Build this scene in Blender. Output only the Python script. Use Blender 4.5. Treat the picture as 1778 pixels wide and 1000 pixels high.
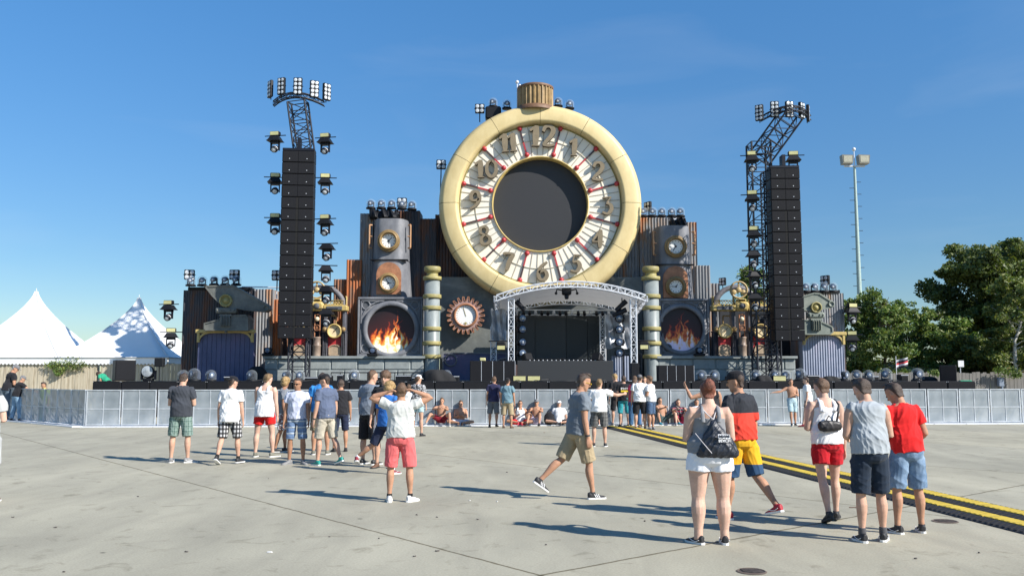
import bpy, bmesh, math, random
import numpy as np
from mathutils import Vector, Matrix, Euler
R_ = math.radians
sc = bpy.context.scene
for o in list(bpy.data.objects): bpy.data.objects.remove(o)
col = sc.collection

# ------------------------------------------------------------------ camera, world, sun, exposure
FPX, CX, CY, CAMZ = 1530.0, 889.0, 500.0, 1.7
PITCH = math.atan(155.0 / FPX)
cd = bpy.data.cameras.new('camera'); cam = bpy.data.objects.new('camera', cd); col.objects.link(cam)
cd.sensor_width = 36.0; cd.lens = FPX / 1778.0 * 36.0; cd.clip_start = 0.1; cd.clip_end = 3000
cam.location = (0, 0, CAMZ); cam.rotation_euler = (math.pi / 2 + PITCH, 0, 0)
sc.camera = cam
SUN_EL = R_(35.0); SUN_AZ = R_(122.5)          # azimuth clockwise from +Y
sdir = Vector((math.sin(SUN_AZ) * math.cos(SUN_EL), math.cos(SUN_AZ) * math.cos(SUN_EL), math.sin(SUN_EL)))
w = bpy.data.worlds.new('World'); sc.world = w; w.use_nodes = True
nt = w.node_tree; bg = nt.nodes['Background']
sky = nt.nodes.new('ShaderNodeTexSky'); sky.sky_type = 'NISHITA'; sky.sun_disc = False
sky.sun_elevation = SUN_EL; sky.sun_rotation = SUN_AZ; sky.altitude = 100
sky.air_density = 1.0; sky.dust_density = 0.1; sky.ozone_density = 3.0
hs = nt.nodes.new('ShaderNodeHueSaturation'); hs.inputs['Saturation'].default_value = 1.3
# thin cirrus wisps, fixed in the sky's own direction space
tc = nt.nodes.new('ShaderNodeTexCoord'); mp = nt.nodes.new('ShaderNodeMapping')
mp.inputs['Scale'].default_value = (2.2, 1.5, 9.0); mp.inputs['Rotation'].default_value = (0, R_(22), 0)
nz = nt.nodes.new('ShaderNodeTexNoise'); nz.inputs['Scale'].default_value = 1.6; nz.inputs['Detail'].default_value = 6
nz.inputs['Distortion'].default_value = 0.6
cr = nt.nodes.new('ShaderNodeValToRGB'); cr.color_ramp.elements[0].position = 0.52; cr.color_ramp.elements[1].position = 0.85
cr.color_ramp.elements[1].color = (0.09, 0.09, 0.09, 1)
mx = nt.nodes.new('ShaderNodeMix'); mx.data_type = 'RGBA'; mx.inputs['B'].default_value = (5.0, 5.4, 5.9, 1)
nt.links.new(tc.outputs['Generated'], mp.inputs['Vector']); nt.links.new(mp.outputs[0], nz.inputs['Vector'])
nt.links.new(nz.outputs['Fac'], cr.inputs[0]); nt.links.new(cr.outputs[0], mx.inputs['Factor'])
se = nt.nodes.new('ShaderNodeSeparateXYZ'); nt.links.new(tc.outputs['Generated'], se.inputs[0])
el = nt.nodes.new('ShaderNodeValToRGB'); ee = el.color_ramp.elements
ee[0].position = 0.0; ee[0].color = (.50, .56, .62, 1); ee[1].position = .42; ee[1].color = (1.40, 1.16, 1.10, 1)
k_ = ee.new(.13); k_.color = (.70, .71, .735, 1)
mt = nt.nodes.new('ShaderNodeMix'); mt.data_type = 'RGBA'; mt.blend_type = 'MULTIPLY'; mt.inputs['Factor'].default_value = 1.0
nt.links.new(se.outputs[2], el.inputs[0]); nt.links.new(sky.outputs[0], hs.inputs['Color']); nt.links.new(hs.outputs[0], mt.inputs['A'])
nt.links.new(el.outputs[0], mt.inputs['B']); nt.links.new(mt.outputs['Result'], mx.inputs['A'])
nt.links.new(mx.outputs['Result'], bg.inputs['Color']); bg.inputs['Strength'].default_value = 0.104
ld = bpy.data.lights.new('sun', 'SUN'); ld.energy = 5.0; ld.angle = R_(0.53); ld.color = (1.0, 0.95, 0.88)
lo = bpy.data.objects.new('sun', ld); col.objects.link(lo); lo.rotation_euler = (-sdir).to_track_quat('-Z', 'Y').to_euler()
lo.location = (20, -20, 40)
sc.view_settings.view_transform = 'Standard'; sc.view_settings.look = 'None'
sc.view_settings.exposure = 0.6; sc.view_settings.gamma = 1.0
sc.render.engine = 'CYCLES'
sc.cycles.max_bounces = 6; sc.cycles.transparent_max_bounces = 16

# ------------------------------------------------------------------ helpers
def W(px, py, Y):
    u = (px - CX) / FPX; v = (CY - py) / FPX
    c, s = math.cos(PITCH), math.sin(PITCH)
    k = Y / (c - v * s)
    return Vector((u * k, Y, CAMZ + (s + v * c) * k))
def G(px, py, z=0.0):
    u = (px - CX) / FPX; v = (CY - py) / FPX
    c, s = math.cos(PITCH), math.sin(PITCH)
    k = (z - CAMZ) / (s + v * c)
    return Vector((u * k, (c - v * s) * k, z))
def RC(px0, py0, px1, py1, Y):
    """pixel rectangle -> world x0,x1,z0,z1 on the plane at distance Y"""
    m = (py0 + py1) / 2
    return W(px0, m, Y).x, W(px1, m, Y).x, W((px0 + px1) / 2, py1, Y).z, W((px0 + px1) / 2, py0, Y).z
def ZP(py, Y): return W(889, py, Y).z
def S(Y): return Y / FPX                      # metres per pixel at distance Y

def tag(o, label=None, cat=None, group=None, kind=None):
    if label: o['label'] = label
    if cat: o['category'] = cat
    if group: o['group'] = group
    if kind: o['kind'] = kind
    return o
def thing(name, label, cat, loc=(0, 0, 0), group=None):
    o = bpy.data.objects.new(name, None); col.objects.link(o); o.location = loc; o.empty_display_size = 0.2
    return tag(o, label, cat, group)
def rootloc(o):
    while o.parent: o = o.parent
    return Vector(o.location)
_kids = {}
def link(o, parent):
    col.objects.link(o)
    if parent is not None:
        o.parent = parent; _kids.setdefault(parent.name, []).append(o)
    return o
def copy_tree(o, parent=None):
    c = o.copy(); link(c, parent)
    for ch in list(_kids.get(o.name, [])): copy_tree(ch, c)
    return c
def place(root, loc, rz=0.0, s=1.0, label=None, group=None, rx=0.0):
    root.location = loc; root.rotation_euler = (rx, 0, rz); root.scale = (s, s, s)
    if label: root['label'] = label
    if group: root['group'] = group
    return root
class Protos:
    """first use moves the prototype itself, later uses copy it"""
    def __init__(s, root): s.root = root; s.used = False
    def put(s, loc, rz=0.0, sc_=1.0, label=None, group=None, rx=0.0):
        o = s.root if not s.used else copy_tree(s.root)
        s.used = True
        return place(o, loc, rz, sc_, label, group, rx)

class MB:
    def __init__(s): s.v = []; s.f = []; s.sm = []
    def add(s, vs, fs, smooth=False):
        b = len(s.v); s.v.extend([tuple(p) for p in vs])
        s.f.extend([tuple(i + b for i in f) for f in fs]); s.sm.extend([smooth] * len(fs))
        return s
    def box(s, x0, x1, y0, y1, z0, z1, M=None):
        vs = [Vector(p) for p in ((x0,y0,z0),(x1,y0,z0),(x1,y1,z0),(x0,y1,z0),(x0,y0,z1),(x1,y0,z1),(x1,y1,z1),(x0,y1,z1))]
        if M is not None: vs = [M @ p for p in vs]
        return s.add(vs, [(0,3,2,1),(4,5,6,7),(0,1,5,4),(1,2,6,5),(2,3,7,6),(3,0,4,7)])
    def bbox(s, x0, x1, y0, y1, z0, z1, b=0.02, M=None):
        """box with chamfered front/side vertical and horizontal edges"""
        b = min(b, (x1-x0)/2.2, (z1-z0)/2.2, (y1-y0)/2.2)
        rings = []
        for y, i in ((y0, b), (y0 + b, 0), (y1 - b, 0), (y1, b)):
            xa, xb, za, zb = x0 + i, x1 - i, z0 + i, z1 - i
            c = b if i == 0 else b * 0.6
            rings.append([(xa+c,y,za),(xb-c,y,za),(xb,y,za+c),(xb,y,zb-c),(xb-c,y,zb),(xa+c,y,zb),(xa,y,zb-c),(xa,y,za+c)])
        vs = [Vector(p) for r in rings for p in r]
        if M is not None: vs = [M @ p for p in vs]
        fs = [tuple(range(8))[::1], tuple(range(24, 32))[::-1]]
        for k in range(3):
            for j in range(8):
                a, c = k*8+j, k*8+(j+1) % 8
                fs.append((a, a+8, c+8, c))
        return s.add(vs, fs)
    def tube(s, p0, p1, r0, r1=None, n=8, cap=True):
        p0, p1 = Vector(p0), Vector(p1); r1 = r0 if r1 is None else r1
        d = (p1 - p0)
        if d.length < 1e-6: return s
        d.normalize(); u = d.orthogonal().normalized(); v = d.cross(u)
        vs = []
        for p, r in ((p0, r0), (p1, r1)):
            for k in range(n):
                a = 2 * math.pi * k / n; vs.append(p + u * (r * math.cos(a)) + v * (r * math.sin(a)))
        fs = [(k, (k+1) % n, n + (k+1) % n, n + k) for k in range(n)]
        b = len(s.f); s.add(vs, fs, n > 5)
        if cap: s.add(vs, [tuple(range(n))[::-1], tuple(range(n, 2*n))])
        return s
    def path(s, pts, r, n=6):
        for a, b in zip(pts[:-1], pts[1:]): s.tube(a, b, r, r, n)
        return s
    def lathe(s, c, axis, prof, n=32, smooth=True, a0=0.0, a1=2*math.pi):
        """profile: (radius, distance along axis)"""
        c = Vector(c); axis = Vector(axis).normalized()
        if abs(axis.y) > 0.9: u = Vector((1, 0, 0)); v = Vector((0, 0, 1))
        elif abs(axis.z) > 0.9: u = Vector((1, 0, 0)); v = Vector((0, 1, 0))
        else: u = axis.orthogonal().normalized(); v = axis.cross(u)
        full = abs(a1 - a0 - 2*math.pi) < 1e-6; m = n if full else n + 1
        vs = []
        for r, h in prof:
            for k in range(m):
                a = a0 + (a1 - a0) * k / n
                vs.append(c + axis * h + u * (r * math.cos(a)) + v * (r * math.sin(a)))
        fs = []
        for i in range(len(prof) - 1):
            for k in range(n):
                k2 = (k + 1) % m
                fs.append((i*m+k, i*m+k2, (i+1)*m+k2, (i+1)*m+k))
        return s.add(vs, fs, smooth)
    def disc(s, c, r, axis=(0, -1, 0), n=32, h=0.0):
        return s.lathe(c, axis, [(r, 0), (0.0001, h)], n, False)
    def prism(s, pts, y0, y1, bev=0.0):
        """outline in (x,z), front at y0, back at y1"""
        pts = [(p[0], p[1]) for p in pts]
        ar = sum(pts[i][0]*pts[(i+1) % len(pts)][1] - pts[(i+1) % len(pts)][0]*pts[i][1] for i in range(len(pts)))
        if ar < 0: pts = pts[::-1]
        n = len(pts); vs = [(x, y0, z) for x, z in pts] + [(x, y1, z) for x, z in pts]
        fs = [tuple(range(n)), tuple(range(n, 2*n))[::-1]] + [(k, n+k, n+(k+1) % n, (k+1) % n) for k in range(n)]
        return s.add(vs, fs)
    def sphere(s, c, r, n=12, m=8, sx=1, sy=1, sz=1):
        c = Vector(c); vs = []
        for i in range(m + 1):
            t = math.pi * i / m
            for k in range(n):
                a = 2*math.pi*k/n
                vs.append(c + Vector((sx*r*math.sin(t)*math.cos(a), sy*r*math.sin(t)*math.sin(a), sz*r*math.cos(t))))
        fs = [(i*n+k, (i+1)*n+k, (i+1)*n+(k+1) % n, i*n+(k+1) % n) for i in range(m) for k in range(n)]
        return s.add(vs, fs, True)
    def corr(s, x0, x1, z0, z1, y, pitch=0.16, amp=0.035, depth=0.35):
        """corrugated sheet: crest-and-valley profile with a backing box"""
        n = max(2, int((x1 - x0) / (pitch / 4))); vs = []
        for k in range(n + 1):
            x = x0 + (x1 - x0) * k / n
            ph = (k % 4); dy = (0, -amp, -amp, 0)[ph]
            vs += [(x, y + dy, z0), (x, y + dy, z1)]
        s.add(vs, [(2*k, 2*k+2, 2*k+3, 2*k+1) for k in range(n)])
        return s.box(x0 + .01, x1 - .01, y + 0.02, y + depth, z0, z1 - .02)
    def build(s, name, mat, parent=None, local=False, auto=False):
        off = Vector((0, 0, 0)) if (parent is None or local) else rootloc(parent)
        me = bpy.data.meshes.new(name)
        me.from_pydata([(p[0]-off.x, p[1]-off.y, p[2]-off.z) for p in s.v], [], s.f)
        me.polygons.foreach_set('use_smooth', s.sm); me.update()
        if mat is not None: me.materials.append(mat)
        return link(bpy.data.objects.new(name, me), parent)

def truss(mb, p0, p1, wd, bays, r=0.03, up=(0, 1, 0), tri=False, rb=None):
    p0, p1 = Vector(p0), Vector(p1); d = (p1 - p0).normalized(); rb = rb or r * 0.55
    u = Vector(up); u = (u - d * u.dot(d)).normalized(); v = d.cross(u); h = wd / 2
    cs = [u*h+v*h, u*h-v*h, -u*h-v*h, -u*h+v*h] if not tri else [u*h, -u*h*.5+v*h, -u*h*.5-v*h]
    n = len(cs)
    for c in cs: mb.tube(p0 + c, p1 + c, r, r, 6)
    for b in range(bays):
        a, e = p0.lerp(p1, b / bays), p0.lerp(p1, (b + 1) / bays)
        for i in range(n):
            c, c2 = cs[i], cs[(i + 1) % n]
            mb.tube(a + c, a + c2, rb, rb, 4, False)
            if (b + i) % 2: mb.tube(a + c, e + c2, rb, rb, 4, False)
            else: mb.tube(a + c2, e + c, rb, rb, 4, False)
    for i in range(n): mb.tube(p1 + cs[i], p1 + cs[(i+1) % n], rb, rb, 4, False)
    return mb
def arc_truss(mb, f, n, wd, r=0.03):
    """f(t)->point on the lower chord, wd = depth upward"""
    P = [f(k / n) for k in range(n + 1)]
    Y = Vector((0, wd * .5, 0)); Z = Vector((0, 0, wd))
    rows = [[p - Y for p in P], [p + Y for p in P], [p - Y + Z for p in P], [p + Y + Z for p in P]]
    for rw in rows: mb.path(rw, r)
    for k in range(n):
        mb.tube(rows[0][k], rows[2][k+1], r*.6, r*.6, 4, False) if k % 2 else mb.tube(rows[2][k], rows[0][k+1], r*.6, r*.6, 4, False)
        mb.tube(rows[1][k], rows[3][k+1], r*.6, r*.6, 4, False) if k % 2 else mb.tube(rows[3][k], rows[1][k+1], r*.6, r*.6, 4, False)
        mb.tube(rows[0][k], rows[1][k+1], r*.6, r*.6, 4, False); mb.tube(rows[2][k], rows[3][k+1], r*.6, r*.6, 4, False)
        for a, b in ((0, 2), (1, 3), (0, 1), (2, 3)): mb.tube(rows[a][k], rows[b][k], r*.6, r*.6, 4, False)
    return mb

# ------------------------------------------------------------------ materials
_m = {}
def mat(name, c, rough=0.6, metal=0.0, var=0.12, vs=6.0, bump=0.0, bs=60.0, c2=None, stretch=(1, 1, 1), sheen=0.0, lo=0.35, hi=0.65, spec=0.5, trans=0.0):
    if name in _m: return _m[name]
    m = bpy.data.materials.new(name); m.use_nodes = True; t = m.node_tree; b = t.nodes['Principled BSDF']
    b.inputs['Roughness'].default_value = rough; b.inputs['Metallic'].default_value = metal
    b.inputs['Specular IOR Level'].default_value = spec
    if sheen: b.inputs['Sheen Weight'].default_value = sheen
    co = t.nodes.new('ShaderNodeTexCoord'); ma = t.nodes.new('ShaderNodeMapping'); ma.inputs['Scale'].default_value = stretch
    t.links.new(co.outputs['Object'], ma.inputs['Vector'])
    n = t.nodes.new('ShaderNodeTexNoise'); n.inputs['Scale'].default_value = vs; n.inputs['Detail'].default_value = 5
    n.inputs['Roughness'].default_value = 0.65
    t.links.new(ma.outputs[0], n.inputs['Vector'])
    r = t.nodes.new('ShaderNodeValToRGB'); r.color_ramp.elements[0].position = lo; r.color_ramp.elements[1].position = hi
    if c2 is None:
        a = [max(0, x * (1 - var)) for x in c]; e = [min(1, x * (1 + var)) for x in c]
    else: a, e = c, c2
    r.color_ramp.elements[0].color = (*a[:3], 1); r.color_ramp.elements[1].color = (*e[:3], 1)
    t.links.new(n.outputs['Fac'], r.inputs[0]); t.links.new(r.outputs[0], b.inputs['Base Color'])
    if bump:
        n2 = t.nodes.new('ShaderNodeTexNoise'); n2.inputs['Scale'].default_value = bs; n2.inputs['Detail'].default_value = 4
        t.links.new(ma.outputs[0], n2.inputs['Vector'])
        bp = t.nodes.new('ShaderNodeBump'); bp.inputs['Strength'].default_value = bump; bp.inputs['Distance'].default_value = 0.02
        t.links.new(n2.outputs['Fac'], bp.inputs['Height']); t.links.new(bp.outputs[0], b.inputs['Normal'])
    _m[name] = m; return m
def ramp_mat(name, stops, vs=2.0, stretch=(1, 1, 1), rough=0.7, metal=0.0, detail=6, constant=False, bump=0.0, dist=0.0):
    """noise -> several colours (rust, weathered paint ...)"""
    if name in _m: return _m[name]
    m = bpy.data.materials.new(name); m.use_nodes = True; t = m.node_tree; b = t.nodes['Principled BSDF']
    b.inputs['Roughness'].default_value = rough; b.inputs['Metallic'].default_value = metal
    co = t.nodes.new('ShaderNodeTexCoord'); ma = t.nodes.new('ShaderNodeMapping'); ma.inputs['Scale'].default_value = stretch
    t.links.new(co.outputs['Object'], ma.inputs['Vector'])
    n = t.nodes.new('ShaderNodeTexNoise'); n.inputs['Scale'].default_value = vs; n.inputs['Detail'].default_value = detail
    n.inputs['Roughness'].default_value = 0.7; n.inputs['Distortion'].default_value = dist
    t.links.new(ma.outputs[0], n.inputs['Vector'])
    r = t.nodes.new('ShaderNodeValToRGB'); e = r.color_ramp.elements
    if constant: r.color_ramp.interpolation = 'CONSTANT'
    e[0].position, e[0].color = stops[0][0], (*stops[0][1], 1)
    e[1].position, e[1].color = stops[-1][0], (*stops[-1][1], 1)
    for p, c in stops[1:-1]:
        k = e.new(p); k.color = (*c, 1)
    t.links.new(n.outputs['Fac'], r.inputs[0]); t.links.new(r.outputs[0], b.inputs['Base Color'])
    if bump:
        bp = t.nodes.new('ShaderNodeBump'); bp.inputs['Strength'].default_value = bump; bp.inputs['Distance'].default_value = 0.03
        t.links.new(n.outputs['Fac'], bp.inputs['Height']); t.links.new(bp.outputs[0], b.inputs['Normal'])
    _m[name] = m; return m
def glassy(name, tint=(0.85, 0.92, 0.95), opac=0.25, rough=0.05):
    if name in _m: return _m[name]
    m = bpy.data.materials.new(name); m.use_nodes = True; t = m.node_tree; b = t.nodes['Principled BSDF']
    b.inputs['Base Color'].default_value = (*tint, 1); b.inputs['Roughness'].default_value = rough
    tr = t.nodes.new('ShaderNodeBsdfTransparent'); mx = t.nodes.new('ShaderNodeMixShader'); out = t.nodes['Material Output']
    lw = t.nodes.new('ShaderNodeLayerWeight'); lw.inputs[0].default_value = 0.35
    mr = t.nodes.new('ShaderNodeMapRange'); mr.inputs['To Min'].default_value = opac * .4; mr.inputs['To Max'].default_value = min(1, opac * 2.2)
    t.links.new(lw.outputs['Facing'], mr.inputs[0]); t.links.new(mr.outputs[0], mx.inputs[0])
    t.links.new(tr.outputs[0], mx.inputs[1]); t.links.new(b.outputs[0], mx.inputs[2]); t.links.new(mx.outputs[0], out.inputs[0])
    _m[name] = m; return m
def vcol_mat(name, rough=0.7):
    if name in _m: return _m[name]
    m = bpy.data.materials.new(name); m.use_nodes = True; t = m.node_tree; b = t.nodes['Principled BSDF']
    b.inputs['Roughness'].default_value = rough
    a = t.nodes.new('ShaderNodeAttribute'); a.attribute_name = 'col'; t.links.new(a.outputs['Color'], b.inputs['Base Color'])
    _m[name] = m; return m

BLACK = mat('black_paint', (0.0075, 0.008, 0.010), 0.55, 0, 0.25, spec=.3)
BLACKM = mat('black_steel', (0.007, 0.008, 0.013), 0.45, 0.0, 0.2, spec=.35)
GRILLE = mat('speaker_grille', (0.0095, 0.010, 0.0125), 0.8, 0, 0.2, 30, 0.3, 160, spec=.25)
LENS = mat('lens_glass', (0.55, 0.58, 0.6), 0.12, 0, 0.1, 20, spec=0.8)
LENSD = mat('lens_blue', (0.07, 0.10, 0.16), 0.08, 0, 0.3, 15, spec=0.9)
CLEAR = glassy('clear_dome', (0.55, 0.62, 0.68), 0.13)
YEL = mat('pale_yellow_glass', (0.55, 0.52, 0.25), 0.35, 0, 0.1)
ALU = mat('aluminium', (0.62, 0.64, 0.67), 0.42, 0.25, 0.08, 12)
ALUW = mat('truss_aluminium', (0.72, 0.74, 0.77), 0.4, 0.2, 0.06, 12)
CREAM = mat('cream_gold_paint', (0.58, 0.455, 0.215), 0.5, 0, 0.08, 1.6, 0.08, 14, c2=(0.67, 0.54, 0.275), stretch=(1, 1, .6))
GOLD = mat('gold_paint', (0.50, 0.37, 0.13), 0.5, 0, 0.2, 5)
OLIVE = mat('olive_gold_paint', (0.30, 0.26, 0.10), 0.55, 0, 0.2, 4)
BRONZE = mat('bronze_paint', (0.27, 0.175, 0.07), 0.5, 0.1, 0.3, 3)
COPPER = mat('copper_paint', (0.36, 0.16, 0.08), 0.55, 0.1, 0.25, 4)
WHITEF = mat('white_dial', (0.80, 0.80, 0.76), 0.4, 0, 0.03, 3)
STONE = mat('stone_paint', (0.26, 0.285, 0.275), 0.8, 0, 0.25, 2.5, 0.2, 12, lo=.25, hi=.75)
STEELP = ramp_mat('grey_metal_paint', [(0.25, (0.075, 0.08, 0.095)), (0.5, (0.17, 0.175, 0.19)), (0.75, (0.30, 0.30, 0.31))], 0.9, (1, 1, .6), 0.6)
STEELD = ramp_mat('dark_metal_paint', [(0.3, (0.05, 0.055, 0.065)), (0.55, (0.105, 0.11, 0.12)), (0.75, (0.17, 0.17, 0.17))], 1.1, (1, 1, .7), 0.6)
DKCORR = ramp_mat('dark_rusty_sheet', [(0.3, (0.024, 0.029, 0.042)), (0.47, (0.055, 0.055, 0.062)), (0.56, (0.11, 0.052, 0.032)), (0.68, (0.20, 0.075, 0.035))], 0.8, (1.6, 1, .35), 0.65)
GYCORR = ramp_mat('grey_rusty_sheet', [(0.3, (0.10, 0.11, 0.13)), (0.48, (0.25, 0.26, 0.27)), (0.57, (0.28, 0.19, 0.13)), (0.66, (0.48, 0.15, 0.04))], 0.9, (1.8, 1, .35), 0.6)
RUSTC = ramp_mat('orange_rusty_sheet', [(0.3, (0.07, 0.055, 0.05)), (0.48, (0.20, 0.11, 0.07)), (0.6, (0.42, 0.12, 0.03)), (0.72, (0.50, 0.16, 0.05))], 0.9, (1.8, 1, .3), 0.65)
PURC = ramp_mat('violet_sheet', [(0.3, (0.17, 0.20, 0.27)), (0.5, (0.29, 0.32, 0.40)), (0.62, (0.40, 0.37, 0.46)), (0.74, (0.40, 0.24, 0.16))], 0.5, (1, 1, .6), 0.5)
PURD = ramp_mat('violet_boards', [(0.3, (0.05, 0.06, 0.12)), (0.5, (0.085, 0.095, 0.18)), (0.62, (0.12, 0.10, 0.19)), (0.74, (0.17, 0.11, 0.12))], 0.6, (1, 1, .5), 0.6)
RED = mat('red_paint', (0.42, 0.03, 0.035), 0.5, 0, 0.15)
CRACK = mat('dark_gap', (0.02, 0.018, 0.015), 0.9)
# ------------------------------------------------------------------ ground
def ground_mat():
    m = bpy.data.materials.new('concrete_apron'); m.use_nodes = True; t = m.node_tree; b = t.nodes['Principled BSDF']; L = t.links.new
    b.inputs['Roughness'].default_value = 0.85; b.inputs['Specular IOR Level'].default_value = 0.25
    co = t.nodes.new('ShaderNodeTexCoord')
    def noise(scale, detail=5, dist=0.0, stretch=None, rough=.6):
        n = t.nodes.new('ShaderNodeTexNoise'); n.inputs['Scale'].default_value = scale; n.inputs['Detail'].default_value = detail
        n.inputs['Distortion'].default_value = dist; n.inputs['Roughness'].default_value = rough
        if stretch:
            q = t.nodes.new('ShaderNodeMapping'); q.inputs['Scale'].default_value = stretch; q.inputs['Rotation'].default_value = (0, 0, R_(-52))
            L(co.outputs['Object'], q.inputs['Vector']); L(q.outputs[0], n.inputs['Vector'])
        else: L(co.outputs['Object'], n.inputs['Vector'])
        return n
    def ramp(src, *st):
        r = t.nodes.new('ShaderNodeValToRGB'); e = r.color_ramp.elements
        e[0].position, e[0].color = st[0][0], (*st[0][1], 1); e[1].position, e[1].color = st[-1][0], (*st[-1][1], 1)
        for p, c in st[1:-1]: k = e.new(p); k.color = (*c, 1)
        L(src, r.inputs[0]); return r
    def mul(a, bb, f=1.0):
        x = t.nodes.new('ShaderNodeMix'); x.data_type = 'RGBA'; x.blend_type = 'MULTIPLY'; x.inputs['Factor'].default_value = f
        L(a, x.inputs['A']); L(bb, x.inputs['B']); return x.outputs['Result']
    def math_(op, a, bv=None):
        x = t.nodes.new('ShaderNodeMath'); x.operation = op
        if isinstance(a, (int, float)): x.inputs[0].default_value = a
        else: L(a, x.inputs[0])
        if bv is not None:
            if isinstance(bv, (int, float)): x.inputs[1].default_value = bv
            else: L(bv, x.inputs[1])
        return x.outputs[0]
    base = ramp(noise(0.22, 6, 0.4).outputs['Fac'], (0.3, (0.335, 0.315, 0.242)), (0.5, (0.40, 0.375, 0.288)), (0.7, (0.455, 0.425, 0.325))).outputs[0]
    base = mul(base, ramp(noise(1.3, 7, 0.6, (1, .25, 1)).outputs['Fac'], (0.3, (0.83, 0.83, 0.83)), (0.64, (1.04, 1.04, 1.03))).outputs[0])
    base = mul(base, ramp(noise(45, 3).outputs['Fac'], (0.3, (0.84, 0.84, 0.84)), (0.65, (1.05, 1.05, 1.05))).outputs[0])
    base = mul(base, ramp(noise(2.6, 4, 1.0).outputs['Fac'], (0.28, (0.70, 0.69, 0.66)), (0.42, (1, 1, 1))).outputs[0])
    # dark chewing-gum spots and little stains
    vo = t.nodes.new('ShaderNodeTexVoronoi'); vo.inputs['Scale'].default_value = 0.85; L(co.outputs['Object'], vo.inputs['Vector'])
    nn = noise(9, 2)
    dd = math_('ADD', vo.outputs['Distance'], math_('MULTIPLY', nn.outputs['Fac'], 0.035))
    base = mul(base, ramp(dd, (0.035, (0.35, 0.34, 0.32)), (0.052, (1, 1, 1))).outputs[0])
    # slab joints
    sp = t.nodes.new('ShaderNodeSeparateXYZ'); L(co.outputs['Object'], sp.inputs[0])
    wob = math_('MULTIPLY', math_('SUBTRACT', noise(3.0, 4).outputs['Fac'], 0.5), 0.05)
    tone = None
    for (ax, ay, off, per, wd) in ((0.775, 0.632, 5.14, 6.0, 0.009), (0.632, -0.775, -5.91, 60.0, 0.010)):
        p = math_('ADD', math_('MULTIPLY', sp.outputs[0], ax), math_('MULTIPLY', sp.outputs[1], ay))
        q = math_('DIVIDE', math_('SUBTRACT', math_('ADD', p, wob), off), per)
        fr = math_('FRACT', math_('ADD', q, 0.5)); ds = math_('MULTIPLY', math_('ABSOLUTE', math_('SUBTRACT', fr, 0.5)), per)
        base = mul(base, ramp(ds, (wd, (0.36, 0.33, 0.27)), (wd * 2.4, (1, 1, 1))).outputs[0])
        fl = math_('FLOOR', math_('ADD', q, 0.0)); tone = fl if tone is None else math_('ADD', math_('MULTIPLY', tone, 7.13), fl)
    wn = t.nodes.new('ShaderNodeTexWhiteNoise'); wn.noise_dimensions = '1D'; L(tone, wn.inputs['W'])
    base = mul(base, ramp(wn.outputs['Value'], (0.0, (0.93, 0.935, 0.945)), (1.0, (1.03, 1.02, 1.0))).outputs[0])
    L(base, b.inputs['Base Color'])
    bp = t.nodes.new('ShaderNodeBump'); bp.inputs['Strength'].default_value = 0.25; bp.inputs['Distance'].default_value = 0.01
    L(noise(60, 4).outputs['Fac'], bp.inputs['Height']); L(bp.outputs[0], b.inputs['Normal'])
    return m
g = MB(); g.add([(-700, -300, 0), (700, -300, 0), (700, 1500, 0), (-700, 1500, 0)], [(0, 1, 2, 3)])
g = g.build('ground', ground_mat()); g['kind'] = 'structure'

# sunken drain covers
for px, py, r, lb in ((1305, 992, .115, 'round rusty drain cover sunk in the concrete, the one nearest the photographer'), (1641, 905, .13, 'small round drain cover in the concrete behind the heels of the man in red')):
    p = G(px, py); t = thing('drain_cover', lb, 'drain cover', p)
    MB().lathe((p.x, p.y, 0), (0, 0, 1), [(r*1.15, .004), (r, .012), (r*.96, .006)], 28).build('rim', mat('rusty_rim', (0.12, 0.09, 0.07), .9), t)
    m = MB(); m.lathe((p.x, p.y, 0), (0, 0, 1), [(r*.96, .006), (.001, .0065)], 28, False)
    for k in range(-3, 4): m.box(p.x - r*.7, p.x + r*.7, p.y + k*r*.22 - .008, p.y + k*r*.22 + .008, .007, .012)
    m.build('lid', mat('rusty_lid', (0.05, 0.04, 0.035), .9, 0, .5, 20), t)

# ------------------------------------------------------------------ crowd barriers
def perf_mat():
    m = bpy.data.materials.new('perforated_sheet'); m.use_nodes = True; t = m.node_tree; b = t.nodes['Principled BSDF']; L = t.links.new
    b.inputs['Roughness'].default_value = .5; b.inputs['Metallic'].default_value = .15
    co = t.nodes.new('ShaderNodeTexCoord'); n = t.nodes.new('ShaderNodeTexNoise'); n.inputs['Scale'].default_value = 1.7; n.inputs['Detail'].default_value = 5
    L(co.outputs['Object'], n.inputs['Vector']); r = t.nodes.new('ShaderNodeValToRGB')
    r.color_ramp.elements[0].position = .3; r.color_ramp.elements[0].color = (.25, .29, .31, 1); r.color_ramp.elements[1].position = .7; r.color_ramp.elements[1].color = (.42, .46, .48, 1)
    L(n.outputs['Fac'], r.inputs[0]); L(r.outputs[0], b.inputs['Base Color'])
    tr = t.nodes.new('ShaderNodeBsdfTransparent'); mx = t.nodes.new('ShaderNodeMixShader'); mx.inputs[0].default_value = .66
    L(tr.outputs[0], mx.inputs[1]); L(b.outputs[0], mx.inputs[2]); L(mx.outputs[0], t.nodes['Material Output'].inputs[0])
    return m
PERF = perf_mat()
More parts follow.
